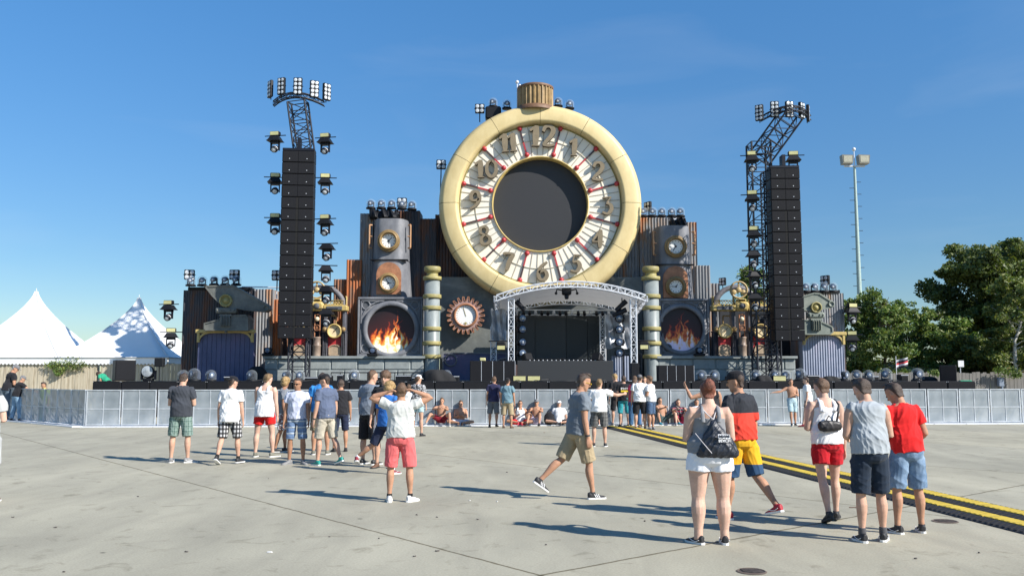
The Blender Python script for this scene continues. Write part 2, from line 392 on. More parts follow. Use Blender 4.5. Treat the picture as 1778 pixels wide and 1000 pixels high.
def barrier_proto():
    wv = 1.2; t = thing('crowd_barrier', 'x', 'crowd barrier')
    f = MB(); H = 1.24
    for x in (0.02, wv - .06): f.box(x, x + .04, -.02, .02, 0.05, H)
    f.box(0.02, wv - .02, -.03, .03, H, H + .035)
    f.box(0.06, wv - .06, -.015, .015, 0.60, 0.63); f.box(0.06, wv - .06, -.015, .015, 0.06, 0.09)
    f.box(wv / 2 - .012, wv / 2 + .012, -.016, .016, 0.09, H)
    f.build('frame', mat('barrier_aluminium', (.47, .50, .52), .45, .2, .2, 3), t)
    MB().box(0.06, wv - .06, -.004, .002, .09, H).build('panel', PERF, t)
    s = MB(); s.box(0.01, wv - .01, -.42, -.03, 0.0, 0.035); s.box(0.01, wv - .01, .03, 1.0, 0.0, 0.03); s.build('foot_plate', ALUW, t)
    for x in (0.1, wv - .1):
        MB().tube((x, .02, 1.15), (x, .95, .03), .022).build('brace', ALU, t)
    MB().box(.35, .75, .25, .6, .03, .38).build('step', ALU, t)
    return Protos(t)
BP = barrier_proto()
P0, P1 = G(147, 741), G(1778, 735)
ddir = (P1 - P0).normalized(); ang = math.atan2(ddir.y, ddir.x)
NB = 30
bnear = {0: 'its left end forms the corner with the angled barriers', }
for k in range(NB):
    p = P0 + ddir * (1.205 * k)
    rj = random.Random(k + 50); o = BP.put(p + Vector((0, rj.uniform(-.02, .02), 0)), ang + rj.uniform(-.011, .011), 1, 'grey aluminium crowd barrier panel, %s from the left corner' % (('the first', 'second', 'third', 'fourth', 'fifth', 'sixth', 'seventh', 'eighth', 'ninth', 'tenth', 'eleventh', 'twelfth', 'thirteenth', 'fourteenth', 'fifteenth', 'sixteenth', 'seventeenth', 'eighteenth', 'nineteenth', 'twentieth', 'twenty-first', 'twenty-second', 'twenty-third', 'twenty-fourth', 'twenty-fifth', 'twenty-sixth', 'twenty-seventh', 'twenty-eighth', 'twenty-ninth', 'thirtieth')[k]), 'crowd barriers in front of the stage')
P2 = G(0, 728); d2 = (P2 - P0).normalized()
for k in range(8):
    p = P0 + d2 * (1.205 * (k + 1)); a2 = math.atan2(-d2.y, -d2.x)
    BP.put(p, a2, 1, 'shaded crowd barrier in the angled left row, %s from the corner' % ('first', 'second', 'third', 'fourth', 'fifth', 'sixth', 'seventh', 'eighth')[k], 'angled crowd barriers at the left')

# ------------------------------------------------------------------ cable ramps
def ramp_proto():
    L_ = 0.9; wd = 0.53; t = thing('cable_ramp', 'x', 'cable ramp')
    b = MB(); prof = [(0, 0), (.015, .012), (.13, .055), (.40, .055), (.515, .012), (.53, 0)]
    vs = [(x, y, z) for y in (0.004, L_ - .004) for x, z in prof]; n = len(prof)
    b.add(vs, [(k, k + 1, n + k + 1, n + k) for k in range(n - 1)] + [tuple(range(n)), tuple(range(n, 2 * n))[::-1]])
    for i in range(9):
        for (xa, za, xb, zb) in ((.03, .018, .12, .052), (.41, .052, .50, .018)):
            y = .05 + i * .1; b.add([(xa, y, za), (xb, y, zb), (xb, y + .05, zb), (xa, y + .05, za), (xa, y, za + .008), (xb, y, zb + .008), (xb, y + .05, zb + .008), (xa, y + .05, za + .008)],
                                    [(4, 5, 6, 7), (0, 1, 5, 4), (1, 2, 6, 5), (2, 3, 7, 6), (3, 0, 4, 7)])
    b.build('rubber_base', mat('black_rubber', (.028, .028, .03), .8, 0, .2, 20), t)
    y_ = MB(); y_.box(.150, .372, .012, L_ - .012, .054, .064)
    for i in range(8): y_.box(.165, .357, .05 + i*.1, .10 + i*.1, .063, .068)
    y_.build('lid', mat('yellow_plastic', (.42, .30, .03), .6, 0, .25, 5, c2=(.58, .43, .05), lo=.3, hi=.6), t)
    return Protos(t)
RP = ramp_proto()
A0 = G(1778, 928); A1 = G(1310, 809); rd = (A1 - A0).normalized(); ra = math.atan2(rd.y, rd.x) - math.pi / 2
rn = Vector((rd.y, -rd.x, 0)); start = A0 - rd * 1.8
ORD = ['first', 'second', 'third', 'fourth', 'fifth', 'sixth', 'seventh', 'eighth', 'ninth', 'tenth', 'eleventh', 'twelfth', 'thirteenth', 'fourteenth', 'fifteenth', 'sixteenth', 'seventeenth', 'eighteenth', 'nineteenth', 'twentieth', 'twenty-first', 'twenty-second', 'twenty-third', 'twenty-fourth', 'twenty-fifth', 'twenty-sixth', 'twenty-seventh', 'twenty-eighth']
NR = int(((G(1062, 742) - start).dot(rd)) / 0.9) + 1
for row in range(2):
    for k in range(1, NR):
        if row == 0 and k < 1: continue
        p = start + rd * (.9 * k) + rn * (.535 * row)
        RP.put(p, ra + random.Random(k * 7 + row).uniform(-.006, .006), 1, 'yellow-lidded cable ramp section, %s row, %s from the photo edge' % (('left', 'right')[row], ORD[k - 1]), 'cable ramps laid across the concrete')

# ------------------------------------------------------------------ tents and plank fences
TENT = mat('white_pvc', (0.84, 0.85, 0.84), 0.5, 0, 0.02, 1.0, 0.1, 3)
def tent(px, half, label, Y=51.0):
    c = W(px, 600, Y); cx = c.x; zE = 2.75; zP = ZP(506 if px < 100 else 517, Y)
    t = thing('pagoda_tent', label, 'tent', (cx, Y, 0))
    m = MB(); N = 14; seg = 10; rows = []
    for i in range(N + 1):
        tt = i / N; wv = half * (1 - tt) ** 1.42 + .05; z = zE + (zP - zE) * tt; ring = []
        for sd in range(4):
            for j in range(seg):
                u = -1 + 2 * j / seg; sag = 1 - .10 * (1 - u * u) * (1 - tt) * math.sin(math.pi * min(1, tt * 1.6 + .1))
                x, y = ((u, -1), (1, u), (-u, 1), (-1, -u))[sd]; ring.append((cx + x * wv * (sag if sd in (1, 3) else 1), Y + y * wv * (sag if sd in (0, 2) else 1), z))
        rows.append(ring)
    n = 4 * seg; vs = [p for r in rows for p in r]
    m.add(vs, [(i*n+k, i*n+(k+1) % n, (i+1)*n+(k+1) % n, (i+1)*n+k) for i in range(N) for k in range(n)], True)
    m.build('roof', TENT, t)
    v = MB(); ns = 30
    for s_, (ax, ay) in enumerate(((1, 0), (0, 1), (-1, 0), (0, -1))):
        bx, by = ((-1, -1), (1, -1), (1, 1), (-1, 1))[s_]
        for j in range(ns):
            a0, a1 = 2 * half * j / ns, 2 * half * (j + 1) / ns; q = []
            for a in (a0, a1): q.append((cx + bx * (half+.04) + ax * a, Y + by * (half+.04) + ay * a))
            mid = ((q[0][0] + q[1][0]) / 2, (q[0][1] + q[1][1]) / 2); zt, zb, zc = zE + .03, zE - .30, zE - .38
            v.add([(*q[0], zt), (*q[1], zt), (*q[1], zb), (*mid, zc), (*q[0], zb)], [(4, 3, 2, 1, 0)])
    v.build('valance', TENT, t)
    e = MB(); q_ = half + .07; cs_ = [(cx-q_, Y-q_), (cx+q_, Y-q_), (cx+q_, Y+q_), (cx-q_, Y+q_), (cx-q_, Y-q_)]
    e.path([(x, y, zE + .02) for x, y in cs_], .03, 6); e.build('eave_shade_line', mat('eave_shade_grey', (.45, .46, .46), .7), t)  # added grey line standing in for the small shadows along the scallops
    for k_ in range(4):
        rd = MB(); rd.path([tuple(Vector(rows[i][k_*seg]) + Vector((0, 0, .012))) for i in range(N+1)], .022, 6); rd.build('ridge_seam', mat('seam_white', (.62, .63, .63), .6), t)
    for sx in (-1, 1):
        for sy in (-1, 1): MB().box(cx + sx*(half-.4) - .06, cx + sx*(half-.4) + .06, Y + sy*(half-.4) - .06, Y + sy*(half-.4) + .06, 0, zE).build('leg', ALUW, t)
    MB().tube((cx, Y, zP - .1), (cx, Y, zP + .18), .02).build('finial', ALUW, t)
tent(58, 3.0, 'white pagoda tent with a pointed roof, the leftmost one')
tent(238, 3.0, 'white pagoda tent with tower shadows across its peak, next to the stage wing')
def wood_mat(name, c1, c2, c3):
    return ramp_mat(name, [(0.3, c1), (0.5, c2), (0.7, c3)], 1.6, (5.5, 1, .35), .85, bump=.2)
WOODL = wood_mat('pale_planks', (.25, .20, .13), (.46, .40, .29), (.60, .54, .42))
WOODG = wood_mat('grey_planks', (.10, .09, .08), (.17, .16, .145), (.25, .235, .21))
def plank_fence(x0, x1, Y, h, m, label, seed, w0=.16, w1=.42, name='plank_fence', posts=3.0):
    rd_ = random.Random(seed); t = thing(name, label, 'fence', ((x0 + x1) / 2, Y, 0))
    b = MB(); x = x0
    while x < x1:
        w_ = rd_.uniform(w0, w1); dy = rd_.uniform(0, .025); dz = rd_.uniform(-.05, .05)
        b.bbox(x + .006, min(x + w_ - .006, x1), Y + dy, Y + dy + .03, 0.02, h + dz, .006); x += w_
    b.build('planks', m, t)
    MB().box(x0, x1, Y + .06, Y + .12, h * .3, h * .3 + .1).build('rail', m, t); MB().box(x0, x1, Y + .06, Y + .12, h * .8, h * .8 + .1).build('rail', m, t)
    x = x0 + .4
    while x < x1: MB().box(x, x + .12, Y + .125, Y + .25, 0, h - .1).build('post', m, t); x += posts
xa, xb = W(-60, 650, 47.9).x, W(150, 650, 47.9).x
xa2, xb2 = W(170, 650, 47.9).x, W(318, 650, 47.9).x
plank_fence(xa, W(165, 650, 47.9).x, 48.06, 2.45, WOODL, 'pale wide-plank fence with hanging ivy under the left tent', 3)
plank_fence(W(172, 650, 47.9).x, xb2, 48.06, 2.45, WOODL, 'pale plank fence behind the black speaker cabinet, under the right tent', 5)
xr0, xr1 = W(1470, 650, 52).x, W(1900, 650, 52).x
plank_fence(xr0, xr1, 52.0, ZP(647, 52), WOODG, 'long weathered grey plank fence behind the barriers at the right', 8, .14, .34)
# small meter box on the right fence
p = W(1738, 662, 51.8); t = MB(); t.bbox(p.x - .16, p.x + .16, 51.72, 51.97, p.z - .3, p.z + .2, .03); t.tube((p.x, 51.7, p.z - .3), (p.x, 51.7, p.z - .45), .05)
tag(t.build('meter_box', mat('blue_grey_box', (.22, .26, .32), .5)), 'small blue-grey box fixed to the grey plank fence under the ivy', 'box')

# ------------------------------------------------------------------ leaves, trees
def leaf_mesh(name, centers, size, mat_, parent, rs, stretch=1.0, shades=3):
    n = len(centers); C_ = np.asarray(centers, dtype=np.float64)
    a = rs.normal(size=(n, 3)); a /= np.linalg.norm(a, axis=1)[:, None]
    b_ = rs.normal(size=(n, 3)); b_ -= a * (a * b_).sum(1)[:, None]; b_ /= np.linalg.norm(b_, axis=1)[:, None]
    s = size * rs.uniform(.6, 1.3, size=(n, 1))
    q = np.stack([C_ - a*s*.9*stretch, C_ - b_*s*.45 + a*s*.1, C_ + a*s*.9*stretch, C_ + b_*s*.45 - a*s*.1], 1).reshape(-1, 3)
    off = np.array(rootloc(parent)) if parent is not None else np.zeros(3)
    q = q - off
    me = bpy.data.meshes.new(name); me.vertices.add(4*n); me.loops.add(4*n); me.polygons.add(n)
    me.vertices.foreach_set('co', q.ravel()); me.loops.foreach_set('vertex_index', np.arange(4*n, dtype=np.int32))
    me.polygons.foreach_set('loop_start', np.arange(0, 4*n, 4, dtype=np.int32)); me.polygons.foreach_set('loop_total', np.full(n, 4, dtype=np.int32))
    ms = mat_ if isinstance(mat_, (list, tuple)) else [mat_]
    for x in ms: me.materials.append(x)
    me.polygons.foreach_set('material_index', rs.integers(0, len(ms), n).astype(np.int32))
    me.update(calc_edges=True); me.validate()
    return link(bpy.data.objects.new(name, me), parent)
def leaf_mat(name, c):
    m = mat(name, c, .55, 0, .35, .6); b = m.node_tree.nodes['Principled BSDF']; t = m.node_tree
    if 'tl' not in m:
        tr = t.nodes.new('ShaderNodeBsdfTranslucent'); tr.inputs[0].default_value = (c[0]*1.6, c[1]*1.7, c[2]*.9, 1)
        mx = t.nodes.new('ShaderNodeMixShader'); mx.inputs[0].default_value = .25
        t.links.new(b.outputs[0], mx.inputs[1]); t.links.new(tr.outputs[0], mx.inputs[2]); t.links.new(mx.outputs[0], t.nodes['Material Output'].inputs[0]); m['tl'] = 1
    return m
LD = [leaf_mat('dark_leaf_%s' % k, c) for k, c in (('deep', (.07, .10, .03)), ('mid', (.10, .14, .035)), ('olive', (.14, .16, .04)))]
LM = [leaf_mat('green_leaf_%s' % k, c) for k, c in (('deep', (.07, .125, .03)), ('mid', (.115, .175, .04)), ('yellow', (.18, .215, .05)))]
LL = [leaf_mat('autumn_leaf_%s' % k, c) for k, c in (('a', (.11, .15, .03)), ('b', (.17, .18, .04)), ('c', (.08, .12, .03)))]
BARK = mat('bark', (.07, .055, .04), .9, 0, .4, 8, .4, 20)
def tree(px, top, base, Y, wpx, label, lm, seed, leafn=14000, size=.22, gap=.0, birch=False, x=None, z0=0.0, conical=0.0, trunk_h=.28):
    rs = np.random.default_rng(seed); rd_ = random.Random(seed)
    cx = W(px, 600, Y).x; zt = ZP(top, Y); rad = wpx / 2 * S(Y); zb = z0 + (zt - z0) * trunk_h
    t = thing('tree', label, 'tree', (cx, Y, z0))
    tm = MB(); brn = []
    H = zt - z0; pts = [Vector((cx, Y, z0))]
    for k in range(1, 7): pts.append(Vector((cx + rd_.uniform(-.15, .15) * k * .5, Y + rd_.uniform(-.15, .15) * k * .5, z0 + H * .92 * k / 6)))
    r0 = max(.09, H * .022)
    for k in range(6): tm.tube(pts[k], pts[k+1], r0 * (1 - k / 6.5), r0 * (1 - (k + 1) / 6.5), 8)
    tips = []
    nb = 26
    for i in range(nb):
        f = .22 + .72 * (i / nb); kf = f * 6; k = min(5, int(kf)); base_ = pts[k].lerp(pts[k+1], kf - k)
        a = rd_.uniform(0, 2*math.pi); prof = math.sin(math.pi * min(1, max(.12, (f - .1) / .95))) ** .7 * (1 - conical * f)
        ln = rad * prof * rd_.uniform(.7, 1.1); tip = base_ + Vector((math.cos(a) * ln, math.sin(a) * ln, ln * rd_.uniform(.15, .6)))
        tip.z = min(tip.z, zt); tm.tube(base_, tip, r0 * .32 * (1 - f * .6), r0 * .06, 5); tips.append((base_, tip))
        for j in range(2):
            q = base_.lerp(tip, rd_.uniform(.4, .8)); e = q + Vector((rd_.uniform(-1, 1), rd_.uniform(-1, 1), rd_.uniform(0, .9))) * ln * .4
            tm.tube(q, e, r0 * .12, r0 * .03, 4); tips.append((q, e))
    tm.build('trunk', BARK if not birch else mat('birch_bark', (.55, .53, .48), .8, 0, .3, 9, c2=(.12, .11, .1), lo=.55, hi=.42), t)
    cs = []; per = leafn // (len(tips) * 3)
    for a, b in tips:
        for j in range(3):
            c = np.array(a.lerp(b, .45 + .3 * j)) + rs.normal(size=3) * rad * .08
            sp = rad * rs.uniform(.10, .20); d = rs.normal(size=(per, 3)); d /= np.linalg.norm(d, axis=1)[:, None]
            d *= (rs.uniform(0, 1, size=(per, 1)) ** .5) * sp * np.array([1.15, 1.15, .75]); cs.append(c + d)
    cs = np.concatenate(cs); cs = cs[(cs[:, 2] < zt + .3) & (cs[:, 2] > zb * .85)]
    leaf_mesh('crown', cs, size, lm, t, rs)
    return t
tree(1735, 424, 640, 66, 215, 'large dark broad-crowned tree, the tallest at the right', LD, 1, 78000, .18, trunk_h=.2)
tree(1790, 440, 640, 69, 220, 'dark tree cut by the right edge of the photo, beside the tallest one', LD, 2, 46000, .18, trunk_h=.2)
tree(1535, 500, 645, 58, 120, 'loose green tree with thin dark trunk behind the flag', LM, 3, 10000, .125, trunk_h=.30)
tree(1492, 500, 645, 60, 100, 'light green young tree beside the lamp mast', LM, 4, 11500, .125, trunk_h=.2)
tree(1640, 552, 645, 62, 120, 'low bright green tree left of the tallest dark tree', LM, 6, 15000, .14, trunk_h=.25)
tree(1585, 520, 645, 64, 100, 'small sunlit tree between the flag tree and the low tree', LM, 7, 11500, .14, trunk_h=.25)
tree(1765, 470, 650, 57, 110, 'yellow-green birch with pale trunk in front of the dark trees', LL, 8, 18000, .12, birch=True, trunk_h=.3)
tree(1300, 440, 600, 66, 120, 'tree rising behind the right gilded machine, seen through its wheel', LM, 9, 9000, .14, trunk_h=.3)
tree(1405, 492, 600, 70, 90, 'tree top just showing behind the right line array', LM, 10, 8000, .2, trunk_h=.3)
tree(1690, 590, 650, 60, 110, 'dark bush-like tree at the foot of the tallest tree', LD, 11, 18000, .15, trunk_h=.12)
# tree line far behind
hr = np.random.default_rng(21)
# dry grass bank behind the fence
b = MB(); xs = np.linspace(W(1455, 640, 60).x, 90, 40); rng = random.Random(4)
vs = []; 
for i, x in enumerate(xs):
    h = 1.9 + .35 * math.sin(i * .7) + rng.uniform(-.1, .1)
    vs += [(x, 53.5, .0), (x, 58, h * .75), (x, 64, h + .6), (x, 85, h + .9), (x, 140, .01)]
b.add(vs, [(5*i+j, 5*i+5+j, 5*i+6+j, 5*i+1+j) for i in range(len(xs)-1) for j in range(4)], True)
g2 = b.build('grass_bank', ramp_mat('dry_grass_soil', [(.3, (.12, .11, .04)), (.5, (.24, .20, .08)), (.7, (.34, .27, .12))], 1.2, (1, 1, 1), .95, bump=.4)); g2['kind'] = 'structure'
pts = []
for i in range(9000):
    x = hr.uniform(xs[0], 60); y = hr.uniform(54, 70); u = (y - 53.5) / 4.5
    h = 2.0 * (.75 * u if u < 1 else min(1.25, .75 + .5 * (y - 58) / 6)); pts.append((x, y, h + .12))
gr = leaf_mesh('dry_grass', pts, .30, [mat('dry_grass_blade', (.30, .25, .10), .8), mat('green_grass_blade', (.12, .15, .04), .8)], None, hr, 1.0); tag(gr, 'dry yellow grass on the bank behind the grey fence', 'grass', kind='stuff')
# ivy on fences
def ivy(pxs, Y, label, n, seed, size=.07):
    rs = np.random.default_rng(seed); pts = []
    for (px, py, r, k) in pxs:
        c = W(px, py, Y); q = np.clip(rs.normal(size=(int(n * k), 3)), -2, 2) * np.array([r * .62, .05, r * .30]) * S(Y); q[:, 1] = np.abs(rs.normal(size=len(q))) * -.06
        pts.append(np.array(c) + q)
    o = leaf_mesh('ivy', np.concatenate(pts), size, LM, None, rs); tag(o, label, 'ivy plant')
ivy([(92, 634, 12, .7), (118, 633, 22, .9), (104, 642, 9, .7), (101, 650, 4, .35), (128, 638, 8, .3), (145, 633, 9, .25), (97, 645, 3, .2), (108, 648, 2, .12)], 47.9, 'green ivy spilling down the pale planks below the left tent', 330, 3, .06)
ivy([(1752, 645, 16, 1), (1765, 652, 8, .7), (1735, 643, 9, .5), (1622, 648, 10, .6)], 51.6, 'green ivy creeping over the top of the grey plank fence', 420, 4)

# ------------------------------------------------------------------ floodlight mast
Y = 92.0; b0 = W(1492, 520, Y); topz = ZP(290, Y); xm = b0.x + .05
t = thing('floodlight_mast', 'tall pale green lamp mast with two big lamps, rising behind the trees', 'lamp mast', (xm, Y, 0))
MB().tube((xm, Y, 0), (xm, Y, topz), .34, .13, 12).build('pole', mat('mast_green', (.33, .43, .40), .5), t)
m = MB()
for k in range(26):
    z = 6 + (topz - 7) * k / 26; sd = 1 if k % 2 else -1; m.tube((xm, Y, z), (xm + sd * .62, Y, z), .035, .035, 4)
m.build('climbing_rungs', BLACKM, t)
MB().box(xm - 1.1, xm + 1.1, Y - .12, Y + .12, topz, topz + .14).build('crossarm', ALU, t)
for dx in (-.85, .9):
    h = MB(); q = W(889, 0, Y); zc = topz + .75
    h.prism([(xm+dx-.52, zc-.5), (xm+dx+.52, zc-.5), (xm+dx+.60, zc+.42), (xm+dx-.60, zc+.46)], Y - .5, Y + .3)
    hh = h.build('lamp_housing', mat('lamp_grey', (.20, .19, .15), .4), t)
    MB().box(xm+dx-.44, xm+dx+.44, Y - .53, Y - .5, zc - .36, zc + .34).build('lamp_glass', mat('lamp_lens', (.42, .40, .30), .2), hh)
m = MB(); m.tube((xm, Y, topz), (xm, Y, topz + 1.7), .05); m.sphere((xm, Y, topz + 1.9), .2); m.build('warning_light', ALUW, t)

# ------------------------------------------------------------------ flag
p = W(1576, 670, 46); m = thing('flag', 'small striped grey, black, red and white flag on a pole by the fence', 'flag', (p.x - .55, 46, 0))
MB().tube((p.x - .55, 46, 0), (p.x - .55, 46, ZP(618, 46)), .02).build('pole', ALU, m)
z1, z0 = ZP(622, 46), ZP(637, 46); stripes = [(.35, .36, .38), (.02, .02, .03), (.5, .03, .04), (.6, .6, .62), (.02, .02, .03)]
for k, c in enumerate(stripes):
    q = MB(); vs = []
    for j in range(9):
        u = j / 8; yy = 46 + .08 * math.sin(u * 7); lift = .28 * u
        vs += [(p.x - .53 + u * .62, yy, z1 - (z1 - z0) * k / 5 + lift * .6 - .1), (p.x - .53 + u * .62, yy, z1 - (z1 - z0) * (k + 1) / 5 + lift * .6 - .1)]
    q.add(vs, [(2*j, 2*j+1, 2*j+3, 2*j+2) for j in range(8)], True); q.build('stripe', mat('flag_cloth_%d' % k, c, .8), m)
# white van-like glimpse between trees is a small white sign
p = W(1668, 630, 56); q = thing('sign_board', 'small white board glimpsed between the tree trunks', 'sign', (p.x, 56, 0))
MB().box(p.x - .15, p.x + .2, 56, 56.05, p.z - .25, p.z + .15).build('board', mat('white_board', (.75, .75, .75), .5), q)
MB().tube((p.x, 56.08, 0), (p.x, 56.08, p.z), .03).build('post', ALU, q)
# ================================================================== STAGE
DZ = 1.5
FDK = mat('deck_black', (.022, .022, .024), .7, 0, .3, 4)
xl, xr = W(290, 660, 38.9).x, W(1600, 660, 38.9).x
t = thing('stage_deck', 'long low black stage floor behind the crowd barriers', 'stage', (0, 38.9, 0))
MB().box(xl, xr, 38.9, 52, DZ - .12, DZ).build('floor', FDK, t)
MB().box(xl + .1, xr - .1, 39.2, 51.8, 0, DZ - .124).build('skirt', mat('black_skirt', (.012, .012, .014), .95), t)
# row of subwoofers
sw = thing('subwoofer', 'x', 'subwoofer')
b = MB(); b.bbox(-.6, .6, 0, .85, 0, .74, .012); b.build('cabinet', BLACK, sw)
b = MB(); b.box(-.56, .56, -.02, .0, .05, .69)
b.build('grille', GRILLE, sw)
b = MB(); [b.tube((x, -.012, z), (x, .0, z), .012) for x in (-.58, .58) for z in (.03, .71)]; b.build('bolts', ALU, sw)
SWP = Protos(sw)
x0 = W(160, 668, 38).x; x1 = W(1694, 668, 38).x; n = int(round((x1 - x0) / 1.235))
for k in range(n):
    SWP.put((x0 + .62 + k * (x1 - x0) / n, 38.0, DZ + .04 - .74), 0, 1, 'black subwoofer in the row along the stage edge, %s from the left' % (ORD + ['twenty-ninth', 'thirtieth', 'thirty-first', 'thirty-second', 'thirty-third'])[k], 'subwoofers along the stage edge')
t = MB().box(x0 + .1, x1 - .1, 38.2, 38.85, 0, DZ - .71); tag(t.build('riser', mat('black_skirt', (0, 0, 0))), 'black riser carrying the long row of subwoofers', 'riser')
# -------- light fixtures (prototypes)
def dome_proto():
    t = thing('dome_light', 'x', 'stage light')
    MB().lathe((0, 0, 0), (0, 0, 1), [(.001, 0), (.30, 0), (.30, .07), (.24, .10), (.001, .10)], 20).build('base', BLACK, t)
    y = MB(); y.box(-.20, -.16, -.05, .05, .10, .42); y.box(.16, .20, -.05, .05, .10, .42); y.box(-.2, .2, -.09, .09, .10, .15); y.build('yoke', BLACKM, t)
    M = Matrix.Translation((0, 0, .38)) @ Matrix.Rotation(R_(14), 4, 'X')
    h = MB(); ax = M.to_3x3() @ Vector((0, -1, 0)); c = M @ Vector((0, 0, 0))
    h.lathe(c, ax, [(.001, -.17), (.10, -.16), (.14, -.08), (.15, .05), (.165, .14), (.165, .17), (.15, .17)], 18); hh = h.build('head', BLACKM, t)
    MB().disc(c + ax * .168, .15, ax, 18, .03).build('lens', LENSD, hh)
    MB().disc(c + ax * .188, .065, ax, 14, .02).build('lens_core', LENS, hh)
    d = MB(); pr = [(.29, .09)]; pr += [(.29, .35)] + [(.29 * math.cos(a), .35 + .27 * math.sin(a)) for a in [math.pi / 2 * k / 7 for k in range(1, 8)]]
    d.lathe((0, 0, 0), (0, 0, 1), pr, 20); d.build('dome', CLEAR, t)
    return Protos(t)
def blinder_proto():
    t = thing('blinder_light', 'x', 'stage light')
    MB().bbox(-.26, .26, -.06, .12, -.26, .26, .03).build('housing', BLACK, t)
    for sx in (-1, 1):
        for sz in (-1, 1): MB().disc((sx*.125, -.064, sz*.125), .10, (0, -1, 0), 16, .02).build('lamp', LENS, t)
    MB().tube((0, .05, -.26), (0, .05, -.75), .03).box(-.3, .3, -.03, .03, -.02, .02).build('bracket', BLACKM, t)
    return Protos(t)
def flood8_proto():
    t = thing('flood_panel', 'x', 'flood light')
    MB().bbox(-.25, .25, -.05, .14, -.5, .5, .03).build('housing', BLACK, t)
    for i in range(4):
        for sx in (-1, 1): MB().disc((sx*.118, -.054, -.365 + .243 * i), .095, (0, -1, 0), 14, .02).build('lamp', LENS, t)
    MB().tube((-.3, .05, 0), (.3, .05, 0), .03).tube((0, .1, -.0), (0, .1, -.62), .03).build('bracket', BLACKM, t)
    return Protos(t)
def mover_proto(topbox=True, name='moving_light'):
    t = thing(name, 'x', 'stage light')     # origin: centre of rain hood
    h = MB(); h.add([(-.30, -.25, -.02), (.30, -.25, -.02), (.30, .25, -.02), (-.30, .25, -.02), (-.20, -.16, .16), (.20, -.16, .16), (.20, .16, .16), (-.20, .16, .16), (-.36, -.3, -.09), (.36, -.3, -.09), (.36, .3, -.09), (-.36, .3, -.09)],
          [(4, 5, 6, 7), (0, 1, 5, 4), (1, 2, 6, 5), (2, 3, 7, 6), (3, 0, 4, 7), (8, 9, 1, 0), (9, 10, 2, 1), (10, 11, 3, 2), (11, 8, 0, 3), (8, 11, 10, 9)])
    h.build('rain_hood', BLACK, t)
    y = MB(); y.box(-.21, .21, -.13, .13, -.2, -.09); y.box(-.23, -.18, -.07, .07, -.55, -.12); y.box(.18, .23, -.07, .07, -.55, -.12); y.build('yoke', BLACKM, t)
    ax = Vector((0, -.86, -.5)).normalized(); c = Vector((0, 0, -.46)); m = MB()
    m.lathe(c, ax, [(.001, -.2), (.12, -.18), (.16, -.05), (.165, .10), (.14, .20), (.125, .20)], 18); hd = m.build('head', BLACKM, t)
    MB().lathe(c, ax, [(.172, .03), (.18, .06), (.172, .09)], 18).build('ring', ALU, hd)
    MB().disc(c + ax * .19, .11, ax, 18, .03).build('lens', LENS, hd)
    b = MB(); b.tube((-.55, 0, .2), (.55, 0, .2), .025); b.build('arm', BLACKM, t)
    if topbox:
        m = MB(); m.bbox(-.24, .24, -.15, .12, .18, .40, .03); q = m.build('flood_box', BLACK, t)
        MB().box(-.21, .21, -.165, -.151, .205, .375).build('glass', YEL, q)
    return Protos(t)
def yflood_proto():
    t = thing('floor_flood', 'x', 'flood light'); MB().bbox(-.30, .30, -.08, .1, .02, .28, .03).build('housing', BLACK, t)
    MB().box(-.27, .27, -.095, -.082, .05, .25).build('glass', YEL, t); return Protos(t)
DOME, BLIND, FL8, MOV, MOVP, YF = dome_proto(), blinder_proto(), flood8_proto(), mover_proto(), mover_proto(False, 'hooded_light'), yflood_proto()
NTH = ORD
# deck-edge dome lights
DX = [(318, 647), (337, 650), (366, 647), (437, 649), (497, 649), (520, 649), (614, 648), (747, 646), (775, 646), (1218, 643), (1240, 643), (1312, 644), (1345, 644), (1364, 644), (1389, 641), (1466, 642), (1487, 640), (1508, 640), (1538, 643), (1593, 642)]
dl = ['in front of the dark left wing wall, outermost', 'left of centre below the violet boards, second one in', 'below the middle of the violet boards', 'at the right corner of the violet boards', 'left of the left tower foot', 'right of the left tower foot', 'below the left fire picture', 'at the foot of the left ringed pillar', 'right of the left ringed pillar',
      'right of the four upright black cabinets, nearer one', 'below the right fire picture with a violet glint', 'below the right gilded machine', 'below the right line array, first of three', 'below the right line array, second of three', 'below the right line array, third and largest of three', 'at the right corner of the violet corrugated sheet', 'first one right of the right wing', 'second one right of the right wing', 'left of the striped flag', 'right of the striped flag']
for i, (px, py) in enumerate(DX):
    s_ = 1.05 if i not in (14, 18, 19, 1) else 1.2
    s_ *= .80; p = W(px, py + 9, 39.9 if px < 1530 else 39.2)
    DOME.put((p.x, p.y, DZ + (.02)), R_(random.Random(i).uniform(-50, 40)), s_, 'domed light on the stage edge, ' + dl[i], 'domed lights along the stage edge')
